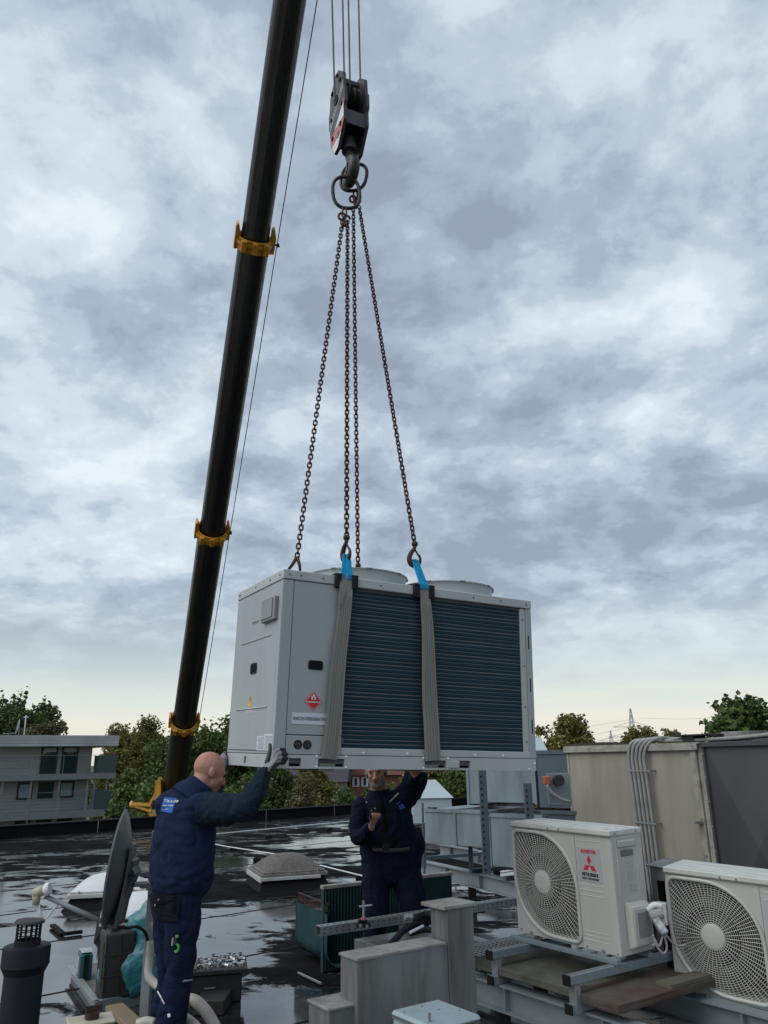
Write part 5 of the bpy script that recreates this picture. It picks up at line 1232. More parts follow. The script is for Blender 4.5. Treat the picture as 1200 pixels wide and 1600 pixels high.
for i, px_ in enumerate((735, 662)):
    a = at(px_, 1320, 10.1 + i * .3); bm = B(); box(bm, (a.x - .025, a.y, .46), (a.x + .025, a.y + .05, .76)); solo('support_post', bm, 'duct_dark', ['short steel leg under the middle of the lower duct', 'short steel leg under the left end of the lower duct'][i], 'leg', (a.x, a.y, .46))
# pale concrete tiles on the roof behind the first unit

# ---------------------------------------------------------------- beige and slate clad housing, conduits
HZT = 1.835; h0, h1, h2 = at(886, 1172, 9.0), at(1096, 1163, 7.25), at(1260, 1160, 6.0)
bh = thing('duct_housing', 'big beige clad duct housing behind the air conditioners', 'duct housing', (h0.x, h0.y, .3))
n_ = V((h1.y - h0.y, -(h1.x - h0.x), 0)).normalized()
if n_.y > 0: n_ = -n_
mm = basis((h0.x, h0.y, 0), V((h1.x - h0.x, h1.y - h0.y, 0)), -n_); ln = ((h1 - h0).xy).length
for i, (a, b_) in enumerate(((0, .535), (.538, .93))):
    bm = B(); box(bm, (ln * a, 0, .3), (ln * b_, 1.2, HZT), .004, M4=mm); part('cladding_panel', bm, 'beige', bh, world=True)
bm = B(); box(bm, (ln * .93, -.015, .3), (ln * .965, 1.2, HZT), .004, M4=mm); box(bm, (ln * .968, .0, .3), (ln * .998, 1.2, HZT), .004, M4=mm); part('corner_trim', bm, 'beige_trim', bh, world=True)
bm = B(); box(bm, (-.02, -.035, HZT), (ln + .0, 1.25, HZT + .012), .002, M4=mm); box(bm, (-.02, -.04, HZT - .055), (ln * .985, -.016, HZT), .004, M4=mm); part('top_trim', bm, 'beige_trim', bh, world=True)
bm = B(); box(bm, (-.01, -.006, .3), (.02, -.001, HZT - .06), M4=mm); part('edge_strip', bm, 'beige_trim', bh, world=True)
bm = B(); box(bm, (.02, -.01, HZT + .013), (ln * .5, .03, HZT + .035), M4=mm)
for i in range(40): x = .03 + ln * .48 * i / 40; box(bm, (x, -.02, HZT + .0125), (x + .02, .02, HZT + .026 + random.random() * .02), M4=mm)
part('mossy_ridge', bm, 'bark', bh, world=True)
for x, z in ((.10, 1.775), (.31, 1.772), (.52, 1.77), (.62, 1.77), (.9, 1.75), (.95, 1.2), (.95, .9)):
    bm = B(); p = mm @ V((ln * x, -.017, z)); cyl(bm, p, p + n_ * .006, .008, n=8); part('rivet', bm, 'seam', bh, world=True)
bm = B(); p = mm @ V((ln * .95, -.02, 1.17)); box(bm, (p.x - .05, p.y - .02, p.z - .01), (p.x + .05, p.y + .03, p.z + .012)); part('strap', bm, 'seam', bh, world=True)
dh = thing('slate_panel_housing', 'slate grey housing with diagonal creases at the right edge', 'duct housing', (h1.x, h1.y, .2))
d2 = V((h2.x - h1.x, h2.y - h1.y, 0)); mm2 = basis((h1.x, h1.y, 0), d2, V((-d2.y, d2.x, 0))); l2 = d2.length
if (mm2.to_3x3() @ V((0, 1, 0))).y < 0: pass
bm = B(); box(bm, (.01, .02, .2), (l2, 1.2, HZT), M4=mm2); part('body', bm, 'darkpanel', dh, world=True)
bm = B(); z0_, z1_ = .25, HZT - .02; cc = bm.verts.new(mm2 @ V((l2 * .52, -.07, (z0_ + z1_) / 2)))
q4 = [bm.verts.new(mm2 @ V(p)) for p in ((.012, .016, z0_), (l2 - .01, .016, z0_), (l2 - .01, .016, z1_), (.012, .016, z1_))]
for i in range(4): bm.faces.new((q4[i], q4[(i + 1) % 4], cc))
bmesh.ops.recalc_face_normals(bm, faces=bm.faces); part('creased_panel', bm, 'darkpanel', dh, world=True)
bm = B(); box(bm, (-.01, -.02, HZT - .03), (l2, .02, HZT + .01), .003, M4=mm2); box(bm, (.0, -.01, .2), (.03, .018, HZT - .03), .003, M4=mm2); part('edge_trim', bm, 'darkpanel', dh, world=True)
for i in range(7): bm = B(); p = mm2 @ V((.016, -.012, .55 + i * .2)); cyl(bm, p, p + V((-.3, -.9, 0)) * .006, .007, n=8); part('rivet', bm, 'conduit', dh, world=True)
for i in range(5):
    x0_ = ln * (.545 + .024 * i * 1.15); ztop_ = HZT + .05 + .004 * i
    pts = [mm @ V((x0_ + .03, -.06, .45)), mm @ V((x0_ + .01, -.058, 1.1)), mm @ V((x0_ - .005, -.06, 1.55)), mm @ V((x0_ - .01, -.06, HZT - .10)), mm @ V((x0_ + .01 + .01 * i, -.035, HZT + .015)), mm @ V((x0_ + .07 + .02 * i, .015, ztop_)), mm @ V((x0_ + .20, .05 + .02 * i, ztop_ - .012)), mm @ V((ln * .99, .07 + .035 * i, HZT + .035)), mm2 @ V((l2 * .35, .08 + .03 * i, HZT + .04)), mm2 @ V((l2 * .9, .1 + .03 * i, HZT + .07))]
    bm = B(); tube(bm, smoothpts(pts, 6), .0165, 8)
    solo('conduit_pipe', bm, 'conduit', ['leftmost', 'second from the left', 'middle', 'fourth from the left', 'rightmost'][i] + ' of the grey pipes bent over the beige housing', 'pipe', mm @ V((x0_ + .03, -.06, .45)), group='grey pipes over the beige housing', smooth=True)
for z in (1.60, 1.13):
    bm = B(); box(bm, (ln * .535, -.078, z - .008), (ln * .69, -.070, z + .008), .001, M4=mm); box(bm, (ln * .535, -.07, z - .008), (ln * .542, -.002, z + .008), M4=mm); box(bm, (ln * .683, -.07, z - .008), (ln * .69, -.002, z + .008), M4=mm)
    solo('pipe_clip', bm, 'zinc', ['upper metal strap holding the grey pipes', 'lower metal strap holding the grey pipes'][0 if z > 1.3 else 1], 'pipe clip', mm @ V((ln * .6, -.05, z)))
bm = B(); box(bm, (ln * .80, .02, HZT + .07), (ln * 1.02, .3, HZT + .085), .003, M4=mm); box(bm, (ln * .86, .05, HZT + .012), (ln * .93, .2, HZT + .07), M4=mm); solo('flat_cover_plate', bm, 'case_black', 'flat dark plate on a block on top of the beige housing', 'plate', mm @ V((ln * .9, .1, HZT + .012)))
bm = B(); box(bm, (ln * 1.0, .25, HZT + .02), (ln * 1.16, .5, HZT + .10), .004, M4=mm); solo('roof_block', bm, 'boxtop', 'low weathered block on top of the housing beside the dark tree', 'block', mm @ V((ln * 1.05, .3, HZT + .02)))

# ---------------------------------------------------------------- bracket, socket and cables between the units
r = thing('cable_bracket', 'metal bracket plate with rounded cut-out left of the nearest unit', 'bracket', AM2 @ V((-.10, .22, 0)))
bm = B(); A_ = AM2
for lo, hi in (((-.115, .03, .16), (-.075, .035, .70)), ((-.075, .03, .62), (-.014, .035, .70)), ((-.115, .035, .16), (-.11, .28, .70))): box(bm, lo, hi, .001, M4=A_)
box(bm, (-.135, .01, .70), (-.012, .30, .712), .004, M4=A_); part('plate', bm, 'box', r, world=True)
bm = B(); box(bm, (-.105, .26, .05), (-.012, .27, .69), M4=A_); part('dark_recess', bm, 'ac_in', r, world=True)
bm = B(); tube(bm, smoothpts([A_ @ V((-.045, .15, .60)), A_ @ V((-.05, .13, .45)), A_ @ V((-.05, .12, .28)), A_ @ V((-.07, .10, .05)), A_ @ V((-.05, .10, -.12))], 5), .03, 10); solo('insulated_pipe', bm, 'rubber', 'black insulated pipes hanging between the two air conditioners', 'pipe', A_ @ V((-.05, .12, -.12)), smooth=True)
r = thing('junction_box', 'small white junction box at the left edge of the nearest unit', 'junction box', A_ @ V((-.04, .0, .37)))
bm = B(); box(bm, (-.072, -.03, .365), (-.006, .01, .50), .006, M4=A_); part('body', bm, 'whiteprint', r, world=True)
for z in (.405, .465):
    bm = B(); cyl(bm, A_ @ V((-.039, -.0295, z)), A_ @ V((-.039, -.034, z)), .017, n=14); part('knockout', bm, 'ac_lid', r, world=True)
r = thing('inline_connector', 'grey inline connector with cables dangling left of the junction box', 'connector', A_ @ V((-.12, .02, .25)))
bm = B(); a, b_ = at(1024, 1436, 5.35), at(1040, 1460, 5.30); d_ = b_ - a; box(bm, (0, -.022, -.022), (d_.length, .022, .022), .006, M4=basis(a, d_, V((1, 0, .2)))); part('housing', bm, 'silver_box', r, world=True)
bm = B(); c_ = at(1022, 1432, 5.38); tube(bm, [c_ + V((-.03, 0, .0)), c_ + V((.05, 0, .02))], .035, 12); part('grey_sleeve', bm, 'conduit', r, world=True)
bm = B(); tube(bm, smoothpts([at(1012, 1422, 5.4), at(1022, 1414, 5.38), at(1034, 1416, 5.38)], 5), .018, 8); part('white_hose', bm, 'whiteprint', r, world=True, smooth=True)
for a in ([(1039, 1459), (1052, 1474), (1062, 1478), (1072, 1476)], [(1038, 1460), (1042, 1480), (1037, 1490), (1026, 1478), (1020, 1460)], [(1036, 1461), (1030, 1478), (1022, 1466)]):
    bm = B(); tube(bm, smoothpts([at(x, y, 5.36) for x, y in a], 5), .007, 6); part('cable', bm, 'conduit', r, world=True, smooth=True)
# support of the nearest unit
AF2 = Matrix.Translation((1.797, 5.575, .336)) @ rot3(-.759, 0, 0)
sf2 = thing('unit_stand', 'steel rail and bent strap carrying the nearest air conditioner', 'stand', mtx=AF2)
for y in (-.02, .27):
    bm = B(); box(bm, (.12, y - .03, -.075), (1.1, y + .03, -.024), .003); part('rail', bm, 'zinc_blue', sf2)
bm = B(); box(bm, (.18, -.075, -.16), (.235, -.068, -.012), .002); box(bm, (.18, -.068, -.023), (.235, .03, -.016), .002); part('bent_strap', bm, 'zinc', sf2)
bm = B(); cyl(bm, (.207, -.075, -.12), (.207, -.082, -.12), .01, n=8); cyl(bm, (.207, -.03, -.016), (.207, -.03, .01), .010, n=6); part('bolt', bm, 'chrome', sf2)
bm = B(); box(bm, (.15, -.10, -.33), (.9, .4, -.165), .01); part('rubber_block', bm, 'rubber', sf2)
# ---------------------------------------------------------------- domed roof lights
def skylight(label, near, y0, w, d, yaw, dome_mt, frame_mt, hd=.26, kerb=.20, trim=None):
    p = onz(*near, 0); r = thing('skylight_dome', label, 'skylight', (p.x, p.y, 0), yaw)
    bm = B(); lo = [bm.verts.new(v) for v in ((-.06, -.06, 0), (w + .06, -.06, 0), (w + .06, d + .06, 0), (-.06, d + .06, 0))]; hi = [bm.verts.new(v) for v in ((.03, .03, kerb), (w - .03, .03, kerb), (w - .03, d - .03, kerb), (.03, d - .03, kerb))]
    skin(bm, [lo, hi]); part('kerb', bm, 'bitumen', r)
    bm = B(); box(bm, (-.02, -.02, kerb), (w + .02, d + .02, kerb + .05), .006); box(bm, (.01, .01, kerb + .05), (w - .01, d - .01, kerb + .075), .006); part('frame', bm, frame_mt, r)
    bm = B(); n = 22; g_ = [[None] * (n + 1) for _ in range(n + 1)]
    for i in range(n + 1):
        for j in range(n + 1):
            u_, v_ = i / n * 2 - 1, j / n * 2 - 1; e = (1 - abs(u_) ** 2.6) * (1 - abs(v_) ** 2.6); h = hd * e ** .8
            g_[i][j] = bm.verts.new((.03 + (w - .06) * i / n, .03 + (d - .06) * j / n, kerb + .074 + h + .004 * noise.noise(V((i * .4, j * .4, 1)))))
    for i in range(n):
        for j in range(n): bm.faces.new((g_[i][j], g_[i + 1][j], g_[i + 1][j + 1], g_[i][j + 1]))
    part('dome', bm, dome_mt, r, smooth=True)
    for x in (.12, w * .5, w - .12):
        for y in (0, d):
            bm = B(); cyl(bm, (x, y if y else .0, kerb + .05), (x, y if y else .0, kerb + .085), .016, n=10); part('fixing', bm, frame_mt, r)
    if trim:
        bm = B(); box(bm, (-.045, -.045, kerb - .05), (-.021, d + .03, kerb + .012), .003); part('trim', bm, trim, r); bm = B(); box(bm, (-.020, -.045, kerb - .03), (w * .9, -.021, kerb + .012), .003); part('trim', bm, trim, r)
    return r
skylight('weathered brown skylight dome in the middle of the wet roof', (410, 1394), 0, .92, 1.0, R(20), 'dome_brown', 'frame_brown', .19, .17, 'frame_white')
skylight('white skylight dome left of the big satellite dish', (104, 1423), 0, .9, 1.0, R(12), 'dome_white', 'frame_white', .15, .13)
skylight('nearer white skylight dome half behind the satellite dish', (156, 1470), 0, .85, 1.0, R(18), 'dome_white', 'frame_white', .16, .13)
# ---------------------------------------------------------------- lightning conductor wires on little blocks
def wire(label, pts, z=.07, r=.008, group='conductor wires on the roof'):
    q = [onz(x, y, z) for x, y in pts]; bm = B(); tube(bm, q, r, 6); return solo('conductor_wire', bm, 'whiteprint', label, 'wire', (q[0].x, q[0].y, z), group=group)
wire('pale conductor wire running across the far part of the roof', [(338, 1303), (430, 1294), (548, 1283), (640, 1276)], r=.012)
wire('pale conductor wire from the first worker to the brown skylight', [(336, 1319), (350, 1322), (440, 1336)], r=.010)
wire('pale conductor wire from the brown skylight toward the green coil', [(500, 1352), (560, 1367), (600, 1377)], r=.010)
bk = B(); box(bk, (-.07, -.07, 0), (.07, .07, .055), .008); box(bk, (-.02, -.03, .055), (.02, .03, .075), .004)
b0 = None
for i, (x, y) in enumerate(((402, 1345), (421, 1309), (516, 1297), (556, 1292), (563, 1374), (592, 1384), (365, 1328), (479, 1300))):
    p = onz(x, y, 0)
    if b0 is None: b0 = part('wire_block', bk, 'bitumen'); o = b0
    else: o = b0.copy(); C.objects.link(o)
    o.location = p; o['category'] = 'wire block'; o['group'] = 'black blocks holding the conductor wires'
    o['label'] = ['black wire block just left of the brown skylight', 'black wire block on the far wire above the brown skylight', 'black wire block on the far wire left of the second worker', 'black wire block on the far wire beside the second worker', 'black wire block left above the green coil', 'black wire block just above the green coil', 'black wire block right of the first worker', 'black wire block on the far wire right of the brown skylight'][i]
# ---------------------------------------------------------------- black vent pipe
p = at(40, 1500, 3.9); zt_ = at(40, 1476, 3.9).z; z1_ = at(40, 1517, 3.8).z
r = thing('vent_pipe', 'thick dark vent pipe with cage cowl in the lower left corner', 'vent pipe', (p.x, p.y, 0))
bm = B(); lathe(bm, (0, 0, 0), (0, 0, 1), [(0, .083), (z1_ - .02, .083), (z1_ - .01, .080), (z1_ + .005, .080)], 40, cap=(True, False)); part('pipe', bm, 'pipe_black', r, auto=40)
bm = B(); lathe(bm, (0, 0, 0), (0, 0, 1), [(z1_ - .03, .085), (z1_ + .0, .100), (z1_ + .004, .103), (z1_ + .01, .101), (zt_ - .010, .101), (zt_ - .003, .098), (zt_, .092), (zt_ + .002, .05), (zt_ + .002, .02)], 40); part('sleeve', bm, 'pipe_black', r, auto=40)
bm = B(); lathe(bm, (0, 0, zt_), (0, 0, 1), [(0, .056), (.02, .056), (.022, .048), (.0, .048)], 28, cap=(False, False)); 
for q in range(14): a = q * 2 * PI / 14; box(bm, (.048, -.0025, .02), (.053, .0025, .088), M4=Matrix.Translation((0, 0, zt_)) @ Matrix.Rotation(a, 4, 'Z'))
for z in (.04, .064): lathe(bm, (0, 0, zt_ + z), (0, 0, 1), [(0, .0535), (.004, .0535), (.004, .048), (0, .048)], 28, cap=(False, False))
part('cage', bm, 'rubber', r)
bm = B(); lathe(bm, (.0, 0, zt_ + .088), (.05, 0, 1), [(0, .062), (.004, .064), (.012, .06), (.018, .02)], 28); part('rain_cap', bm, 'case_black', r, auto=30)
# ---------------------------------------------------------------- big satellite dish on a post
pt, pb = at(236, 1298, 6.3), onz(227, 1566, .05); yP = 6.3; pb = at(228, 1560, 6.3)
mast = thing('dish_mast', 'galvanised square post behind the first worker carrying the dish', 'mast', (pb.x, 6.3, 0))
bm = B(); box(bm, (-.032, -.032, 0), (.032, .032, pt.z), .003); part('post', bm, 'zinc', mast)
bm = B()
for z in (.42, .50, .58): box(bm, (-.034, -.036, z), (.045, -.032, z + .006)); box(bm, (.032, -.036, z), (.045, .036, z + .006))
part('cable_tie', bm, 'conduit', mast)
ds = thing('satellite_dish', 'big slate grey satellite dish seen from behind beside the first worker', 'satellite dish', at(205, 1375, 6.15))
T_, Bt = at(199, 1266, 6.05), at(165, 1452, 5.95); Cc = (T_ + Bt) / 2; upv = (T_ - Bt).normalized(); dv = V((-.985, -.17, .0)); dv = (dv - upv * dv.dot(upv)).normalized(); side = upv.cross(dv); Rd = (T_ - Bt).length / 2
bm = B(); rs = []
for inner in (0, 1):
    for k_ in range(9):
        q = k_ / 8 if not inner else 1 - k_ / 8; rr = max(.002, q) * Rd; dep = -.085 * (1 - q * q) + (.012 if inner else 0)
        if k_ == 0 and inner: dep = .012
        rs.append([bm.verts.new(Cc + dv * dep + (upv * math.cos(2 * PI * t / 48) + side * .93 * math.sin(2 * PI * t / 48)) * rr) for t in range(48)])
skin(bm, rs); part('reflector', bm, 'dish', ds, world=True, auto=50)
bm = B(); tube(bm, [Cc + (upv * math.cos(2 * PI * t / 40) + side * .93 * math.sin(2 * PI * t / 40)) * Rd for t in range(40)], .006, 6, closed=True); part('rim', bm, 'dish', ds, world=True, smooth=True)
mb = basis(Cc - dv * .085, side, upv)
bm = B(); poly(bm, [mb @ V(p_) for p_ in ((-.12, -.36, .02), (.12, -.36, .02), (.14, -.1, .0), (.14, .14, .0), (-.14, .14, .0), (-.14, -.1, .0))], off=-dv * .012); bmesh.ops.recalc_face_normals(bm, faces=bm.faces); part('back_plate', bm, 'dish', ds, world=True)
a1 = at(196, 1340, 6.08); a2 = at(212, 1395, 6.1); 
bm = B(); poly(bm, [at(191, 1346, 6.0), at(201, 1342, 6.0), at(208, 1346, 6.0), at(206, 1356, 6.0), at(211, 1366, 6.0), at(207, 1372, 6.0), at(200, 1388, 6.0), at(191, 1412, 6.0), at(183, 1448, 6.0), at(172, 1448, 6.0)], off=(0, .16, 0)); bmesh.ops.recalc_face_normals(bm, faces=bm.faces); part('rear_bracket', bm, 'dish', ds, world=True)
bm = B(); tube(bm, smoothpts([at(190, 1382, 5.98), at(196, 1372, 5.97), at(204, 1368, 5.97), at(210, 1369, 5.98)], 4), .008, 6); part('grip_bar', bm, 'rubber', ds, world=True)
for py_ in (1364, 1382):
    bm = B(); tube(bm, [at(208, py_, 6.1), at(228, py_ - 1, 6.22)], .018, 8); part('clamp', bm, 'zinc', ds, world=True)
    bm = B(); a = at(231, py_, 6.3); box(bm, (a.x - .045, 6.3 - .05, a.z - .02), (a.x + .06, 6.3 - .034, a.z + .02), .003); cyl(bm, (a.x + .05, 6.25, a.z), (a.x + .05, 6.23, a.z), .01, n=6); part('clamp_plate', bm, 'zinc', ds, world=True)
bm = B(); tube(bm, [at(178, 1448, 5.95), at(70, 1400, 5.80)], .016, 8); part('feed_arm', bm, 'zinc', ds, world=True, smooth=True)
bm = B(); c_ = at(64, 1396, 5.78); tube(bm, [c_ + V((-.045, 0, .0)), c_ + V((.02, 0, .02))], .032, 12); tube(bm, [c_ + V((-.03, 0, .01)), c_ + V((-.025, 0, -.07))], [.03, .022], 10); part('low_noise_block', bm, 'lnb', ds, world=True, smooth=True)
bm = B(); lathe(bm, c_ + V((.02, 0, .02)), (1, .0, .25), [(0, .03), (.015, .042), (.03, .042), (.04, .036)], 16); part('feed_cap', bm, 'whiteprint', ds, world=True, auto=40)
for o_ in (0, .02):
    bm = B(); tube(bm, smoothpts([c_ + V((-.025 + o_, 0, -.07)), at(62 + o_ * 100, 1428, 5.78), at(70, 1437, 5.8), at(80, 1425, 5.82), at(92, 1412, 5.84)], 5), .007, 6); part('coax_cable', bm, 'whiteprint', ds, world=True, smooth=True)
bm = B(); pts_ = [at(183, 1449, 5.9), at(200, 1450, 5.95), at(214, 1448, 6.1), at(226, 1456, 6.2), at(231, 1470, 6.24)]; tube(bm, smoothpts(pts_, 5), .011, 8)
solo('hanging_cable', bm, 'rubber', 'black cable looped from the dish foot to the post', 'cable', pts_[-1], smooth=True)
bm = B(); pts_ = [at(236, 1470, 6.2), at(233, 1500, 6.18), at(232, 1524, 6.1), at(240, 1535, 5.9), at(252, 1545, 5.6), at(262, 1560, 5.3)]; tube(bm, smoothpts(pts_, 6), .028, 10)
solo('flexible_conduit', bm, 'hose', 'cream flexible conduit curving down beside the post', 'conduit', pts_[-1], smooth=True)
bm = B(); pts_ = [at(237, 1440, 6.15), at(243, 1480, 6.1), at(252, 1530, 6.0)]; tube(bm, smoothpts(pts_, 4), .008, 6); solo('thin_cable', bm, 'hose', 'thin cream cable running down past the teal bag', 'cable', pts_[-1])
# ---------------------------------------------------------------- low timber platform with tool cases
PF = onz(147, 1586, .0); pa_, pb_ = onz(107, 1528, 0), onz(262, 1556, 0)
plat = thing('timber_platform', 'low plywood platform in a metal channel frame holding the tool cases', 'platform', (PF.x, PF.y, 0))
e1 = (pa_ - PF); e2 = (pb_ - PF)
def pl(u_, v_, z=0.0): q = PF + e1 * u_ + e2 * v_; return V((q.x, q.y, z))
bm = B(); poly(bm, [pl(.02, .02, .05), pl(.02, 1, .05), pl(1, 1, .05), pl(1, .02, .05)], off=(0, 0, .02)); bmesh.ops.recalc_face_normals(bm, faces=bm.faces); part('plywood_board', bm, 'plywood', plat, world=True)
for a, b_ in (((0, 0), (1.02, 0)), ((0, 0), (0, 1.0))):
    bm = B(); s_, e_ = pl(*a), pl(*b_); d_ = e_ - s_; mm_ = basis(s_, d_, V((-d_.y, d_.x, 0))); box(bm, (-.02, -.03, 0), (d_.length, -.024, .085), M4=mm_); box(bm, (-.02, -.03, .0852), (d_.length, .02, .090), M4=mm_); part('metal_channel', bm, 'zinc', plat, world=True)
bm = B(); s_, e_ = at(195, 1525, 6.1), at(262, 1560, 5.35); d_ = e_ - s_; mm_ = basis(V((s_.x, s_.y, .09)), V((d_.x, d_.y, 0)), V((-d_.y, d_.x, 0))); box(bm, (-.2, -.06, 0), (V((d_.x, d_.y, 0)).length, .06, .035), .003, M4=mm_); solo('timber_plank', bm, 'wood', 'raw timber plank lying on the platform beside the blue container', 'plank', (s_.x, s_.y, .09))
def case(name, label, near, w, d, h, yaw, mt, z=.07, bev=.02, cat='tool case', ribs=True, px=True):
    p = onz(*near, z); r = thing(name, label, cat, (p.x, p.y, z), yaw)
    bm = B(); box(bm, (0, 0, 0), (w, d, h), bev, seg=3); part('shell', bm, mt, r, auto=40); return r
r = case('tool_case', 'big black upright plastic tool case under the satellite dish', (157, 1566), .23, .24, .45, R(30), 'case_black', .07, .025)
bm = B()
for z in (.16, .30): box(bm, (-.004, -.006, z - .008), (.23, .0, z + .008), .002); 
box(bm, (.004, -.006, .02), (.014, .0, .45), .002); box(bm, (.11, -.006, .02), (.12, .0, .44), .002)
for z in (.08, .38): box(bm, (-.005, .03, z - .004), (.0, .19, z + .004), .001)
for y in (.03, .186): box(bm, (-.005, y, .076), (.0, y + .006, .384), .001)
part('ribs', bm, 'case_black', r)
for y in (.05, .16):
    bm = B(); box(bm, (.04, y - .015, .455), (.12, y + .015, .485), .008); part('latch', bm, 'case_black', r)
bm = B(); tube(bm, smoothpts([(.10, .11, .455), (.10, .11, .50), (.20, .11, .50), (.20, .11, .455)], 4), .012, 8); part('handle', bm, 'rubber', r, smooth=True)
r = case('tool_case', 'teal power tool case half behind the black case', (122, 1534), .10, .20, .19, R(26), 'teal_box', .07, .012)
bm = B(); box(bm, (-.004, .05, .04), (.001, .2, .16), .001); box(bm, (.01, .02, .2), (.10, .2, .203), .001); part('label_sheet', bm, 'silver_box', r)
bm = B(); box(bm, (.03, -.006, .02), (.07, .0, .19), .003); part('latch', bm, 'rubber', r)
r = case('container', 'blue plastic container on a black base beside the black case', (197, 1556), .13, .13, .06, R(24), 'case_black', .07, .006, cat='container')
bm = B(); box(bm, (.004, .004, .06), (.126, .126, .13), .012); part('blue_lid', bm, 'blue_box', r); 
bm = B(); box(bm, (.02, .02, .128), (.11, .11, .134), .003); part('top_pad', bm, 'silver_box', r)
bm = B(); p = onz(250, 1535, .07); box(bm, (-.09, -.09, 0), (.1, .1, .3), .004, M4=Matrix.Translation(p) @ Matrix.Rotation(.4, 4, 'Z')); solo('cardboard_box', bm, 'brick_red', 'small brown box between the post and the first worker', 'box', p)
# teal bag: crumpled sack
def blob_mesh(bm, voxel, smooth=3, disp=None):
    me = bpy.data.meshes.new('form'); bm.to_mesh(me); bm.free(); o = bpy.data.objects.new('form', me); C.objects.link(o)
    mo = o.modifiers.new('r', 'REMESH'); mo.mode = 'VOXEL'; mo.voxel_size = voxel; mo.use_smooth_shade = True
    ms = o.modifiers.new('s', 'SMOOTH'); ms.iterations = smooth; ms.factor = .5
    bpy.context.view_layer.update(); ev = bpy.data.meshes.new_from_object(o.evaluated_get(bpy.context.evaluated_depsgraph_get()))
    bpy.data.objects.remove(o); bpy.data.meshes.remove(me)
    if disp:
        n = len(ev.vertices); co = np.empty(n * 3, np.float32); ev.vertices.foreach_get('co', co); co = co.reshape(-1, 3); no = np.empty(n * 3, np.float32); ev.vertices.foreach_get('normal', no); no = no.reshape(-1, 3)
        d_ = np.array([disp(V(c)) for c in co.tolist()], np.float32); ev.vertices.foreach_set('co', (co + no * d_[:, None]).ravel()); ev.update()
    ev.shade_smooth(); return ev
def ball(bm, c, rx, ry, rz, u=12, v=9, M4=None):
    vs = bmesh.ops.create_uvsphere(bm, u_segments=u, v_segments=v, radius=1)['verts']
    mm_ = Matrix.Translation(V(c)) @ (M4 if M4 is not None else Matrix.Identity(4)) @ Matrix.Diagonal((rx, ry, rz, 1)); bmesh.ops.transform(bm, matrix=mm_, verts=vs)
bm = B(); p = at(208, 1500, 6.75); p = V((p.x, 6.75, .05))
for dx, dy, z, a, b_, c_ in ((0, 0, .18, .19, .17, .2), (.08, .02, .36, .15, .13, .17), (.12, .02, .50, .09, .08, .10), (-.1, -.03, .14, .12, .12, .13), (.13, 0, .2, .13, .14, .2)): ball(bm, p + V((dx * 1.1, dy, z * 1.15)), a * 1.12, b_, c_ * 1.15)
me = blob_mesh(bm, .018, 3, lambda c: .035 * noise.noise(c * 6) + .02 * abs(noise.noise(c * 17)))
me.transform(Matrix.Translation(-p)); o = part('refuse_bag', me, 'bag'); o.location = p; o['label'] = 'crumpled teal plastic sack leaning behind the post'; o['category'] = 'plastic sack'
# tray of sockets on a black case, right of the legs
p = onz(300, 1578, 0); rk = thing('socket_case', 'black tool box with open tray of shiny sockets behind the first worker', 'tool box', (p.x, p.y + .1, 0), R(12))
bm = B(); box(bm, (-.12, 0, .0), (.34, .36, .20), .012); part('box_body', bm, 'case_black', rk)
bm = B(); box(bm, (-.14, -.03, .20), (.38, .40, .235), .006); part('tray', bm, 'case_black', rk)
bm = B(); box(bm, (.06, -.034, .115), (.14, -.031, .122)); part('maker_mark', bm, 'conduit', rk)
k0 = None
for i in range(110):
    x, y = random.uniform(-.08, .35), random.uniform(.0, .37); kind = random.random(); 
    bm = B(); h_ = random.uniform(.015, .04); r_ = random.uniform(.007, .014)
    if kind < .55: cyl(bm, (0, 0, 0), (0, 0, h_), r_, n=8)
    else: cyl(bm, (0, 0, r_), (random.uniform(.02, .05), random.uniform(-.02, .02), r_), r_, n=8)
    if i < 26:
        o = part('socket', bm, 'chrome', rk); o.location = (x, y, .236)
        k0 = (k0 or []) + [o]
    else: bm.free(); inst(random.choice(k0), rk, (x, y, .236))
bm = B(); box(bm, (-.1, .02, .236), (.0, .09, .30), .003); part('clear_lid', bm, 'conduit', rk)
# junction box in the bottom corner, hoses
r = thing('junction_box', 'aged cream junction box with a round brown cap at the lower left edge', 'junction box', at(145, 1600, 4.5))
pj = at(150, 1608, 4.5); zj = pj.z
bm = B(); mm_ = Matrix.Translation((pj.x, pj.y, 0)) @ Matrix.Rotation(R(25), 4, 'Z'); box(bm, (-.13, -.02, zj - .16), (.085, .14, zj + .02), .012, M4=mm_, seg=2); part('body', bm, 'lnb', r, world=True)
bm = B(); box(bm, (-.135, -.025, zj + .02), (.09, .145, zj + .034), .006, M4=mm_); part('lid', bm, 'lnb', r, world=True)
bm = B(); c_ = mm_ @ V((-.02, .06, zj + .034)); cyl(bm, c_, c_ + V((.006, 0, .03)), .036, .034, 18); part('round_cap', bm, 'chain', r, world=True)
bm = B(); c_ = mm_ @ V((-.022, .045, zj + .066)); box(bm, (-.03, -.004, 0), (.05, .004, .03), M4=Matrix.Translation(c_) @ Matrix.Rotation(.6, 4, 'Z')); part('cap_edge', bm, 'chain', r, world=True)
bm = B(); c_ = mm_ @ V((.03, -.022, zj - .045)); cyl(bm, c_, c_ + V((.01, -.03, 0)), .024, n=16); part('cable_gland', bm, 'whiteprint', r, world=True)
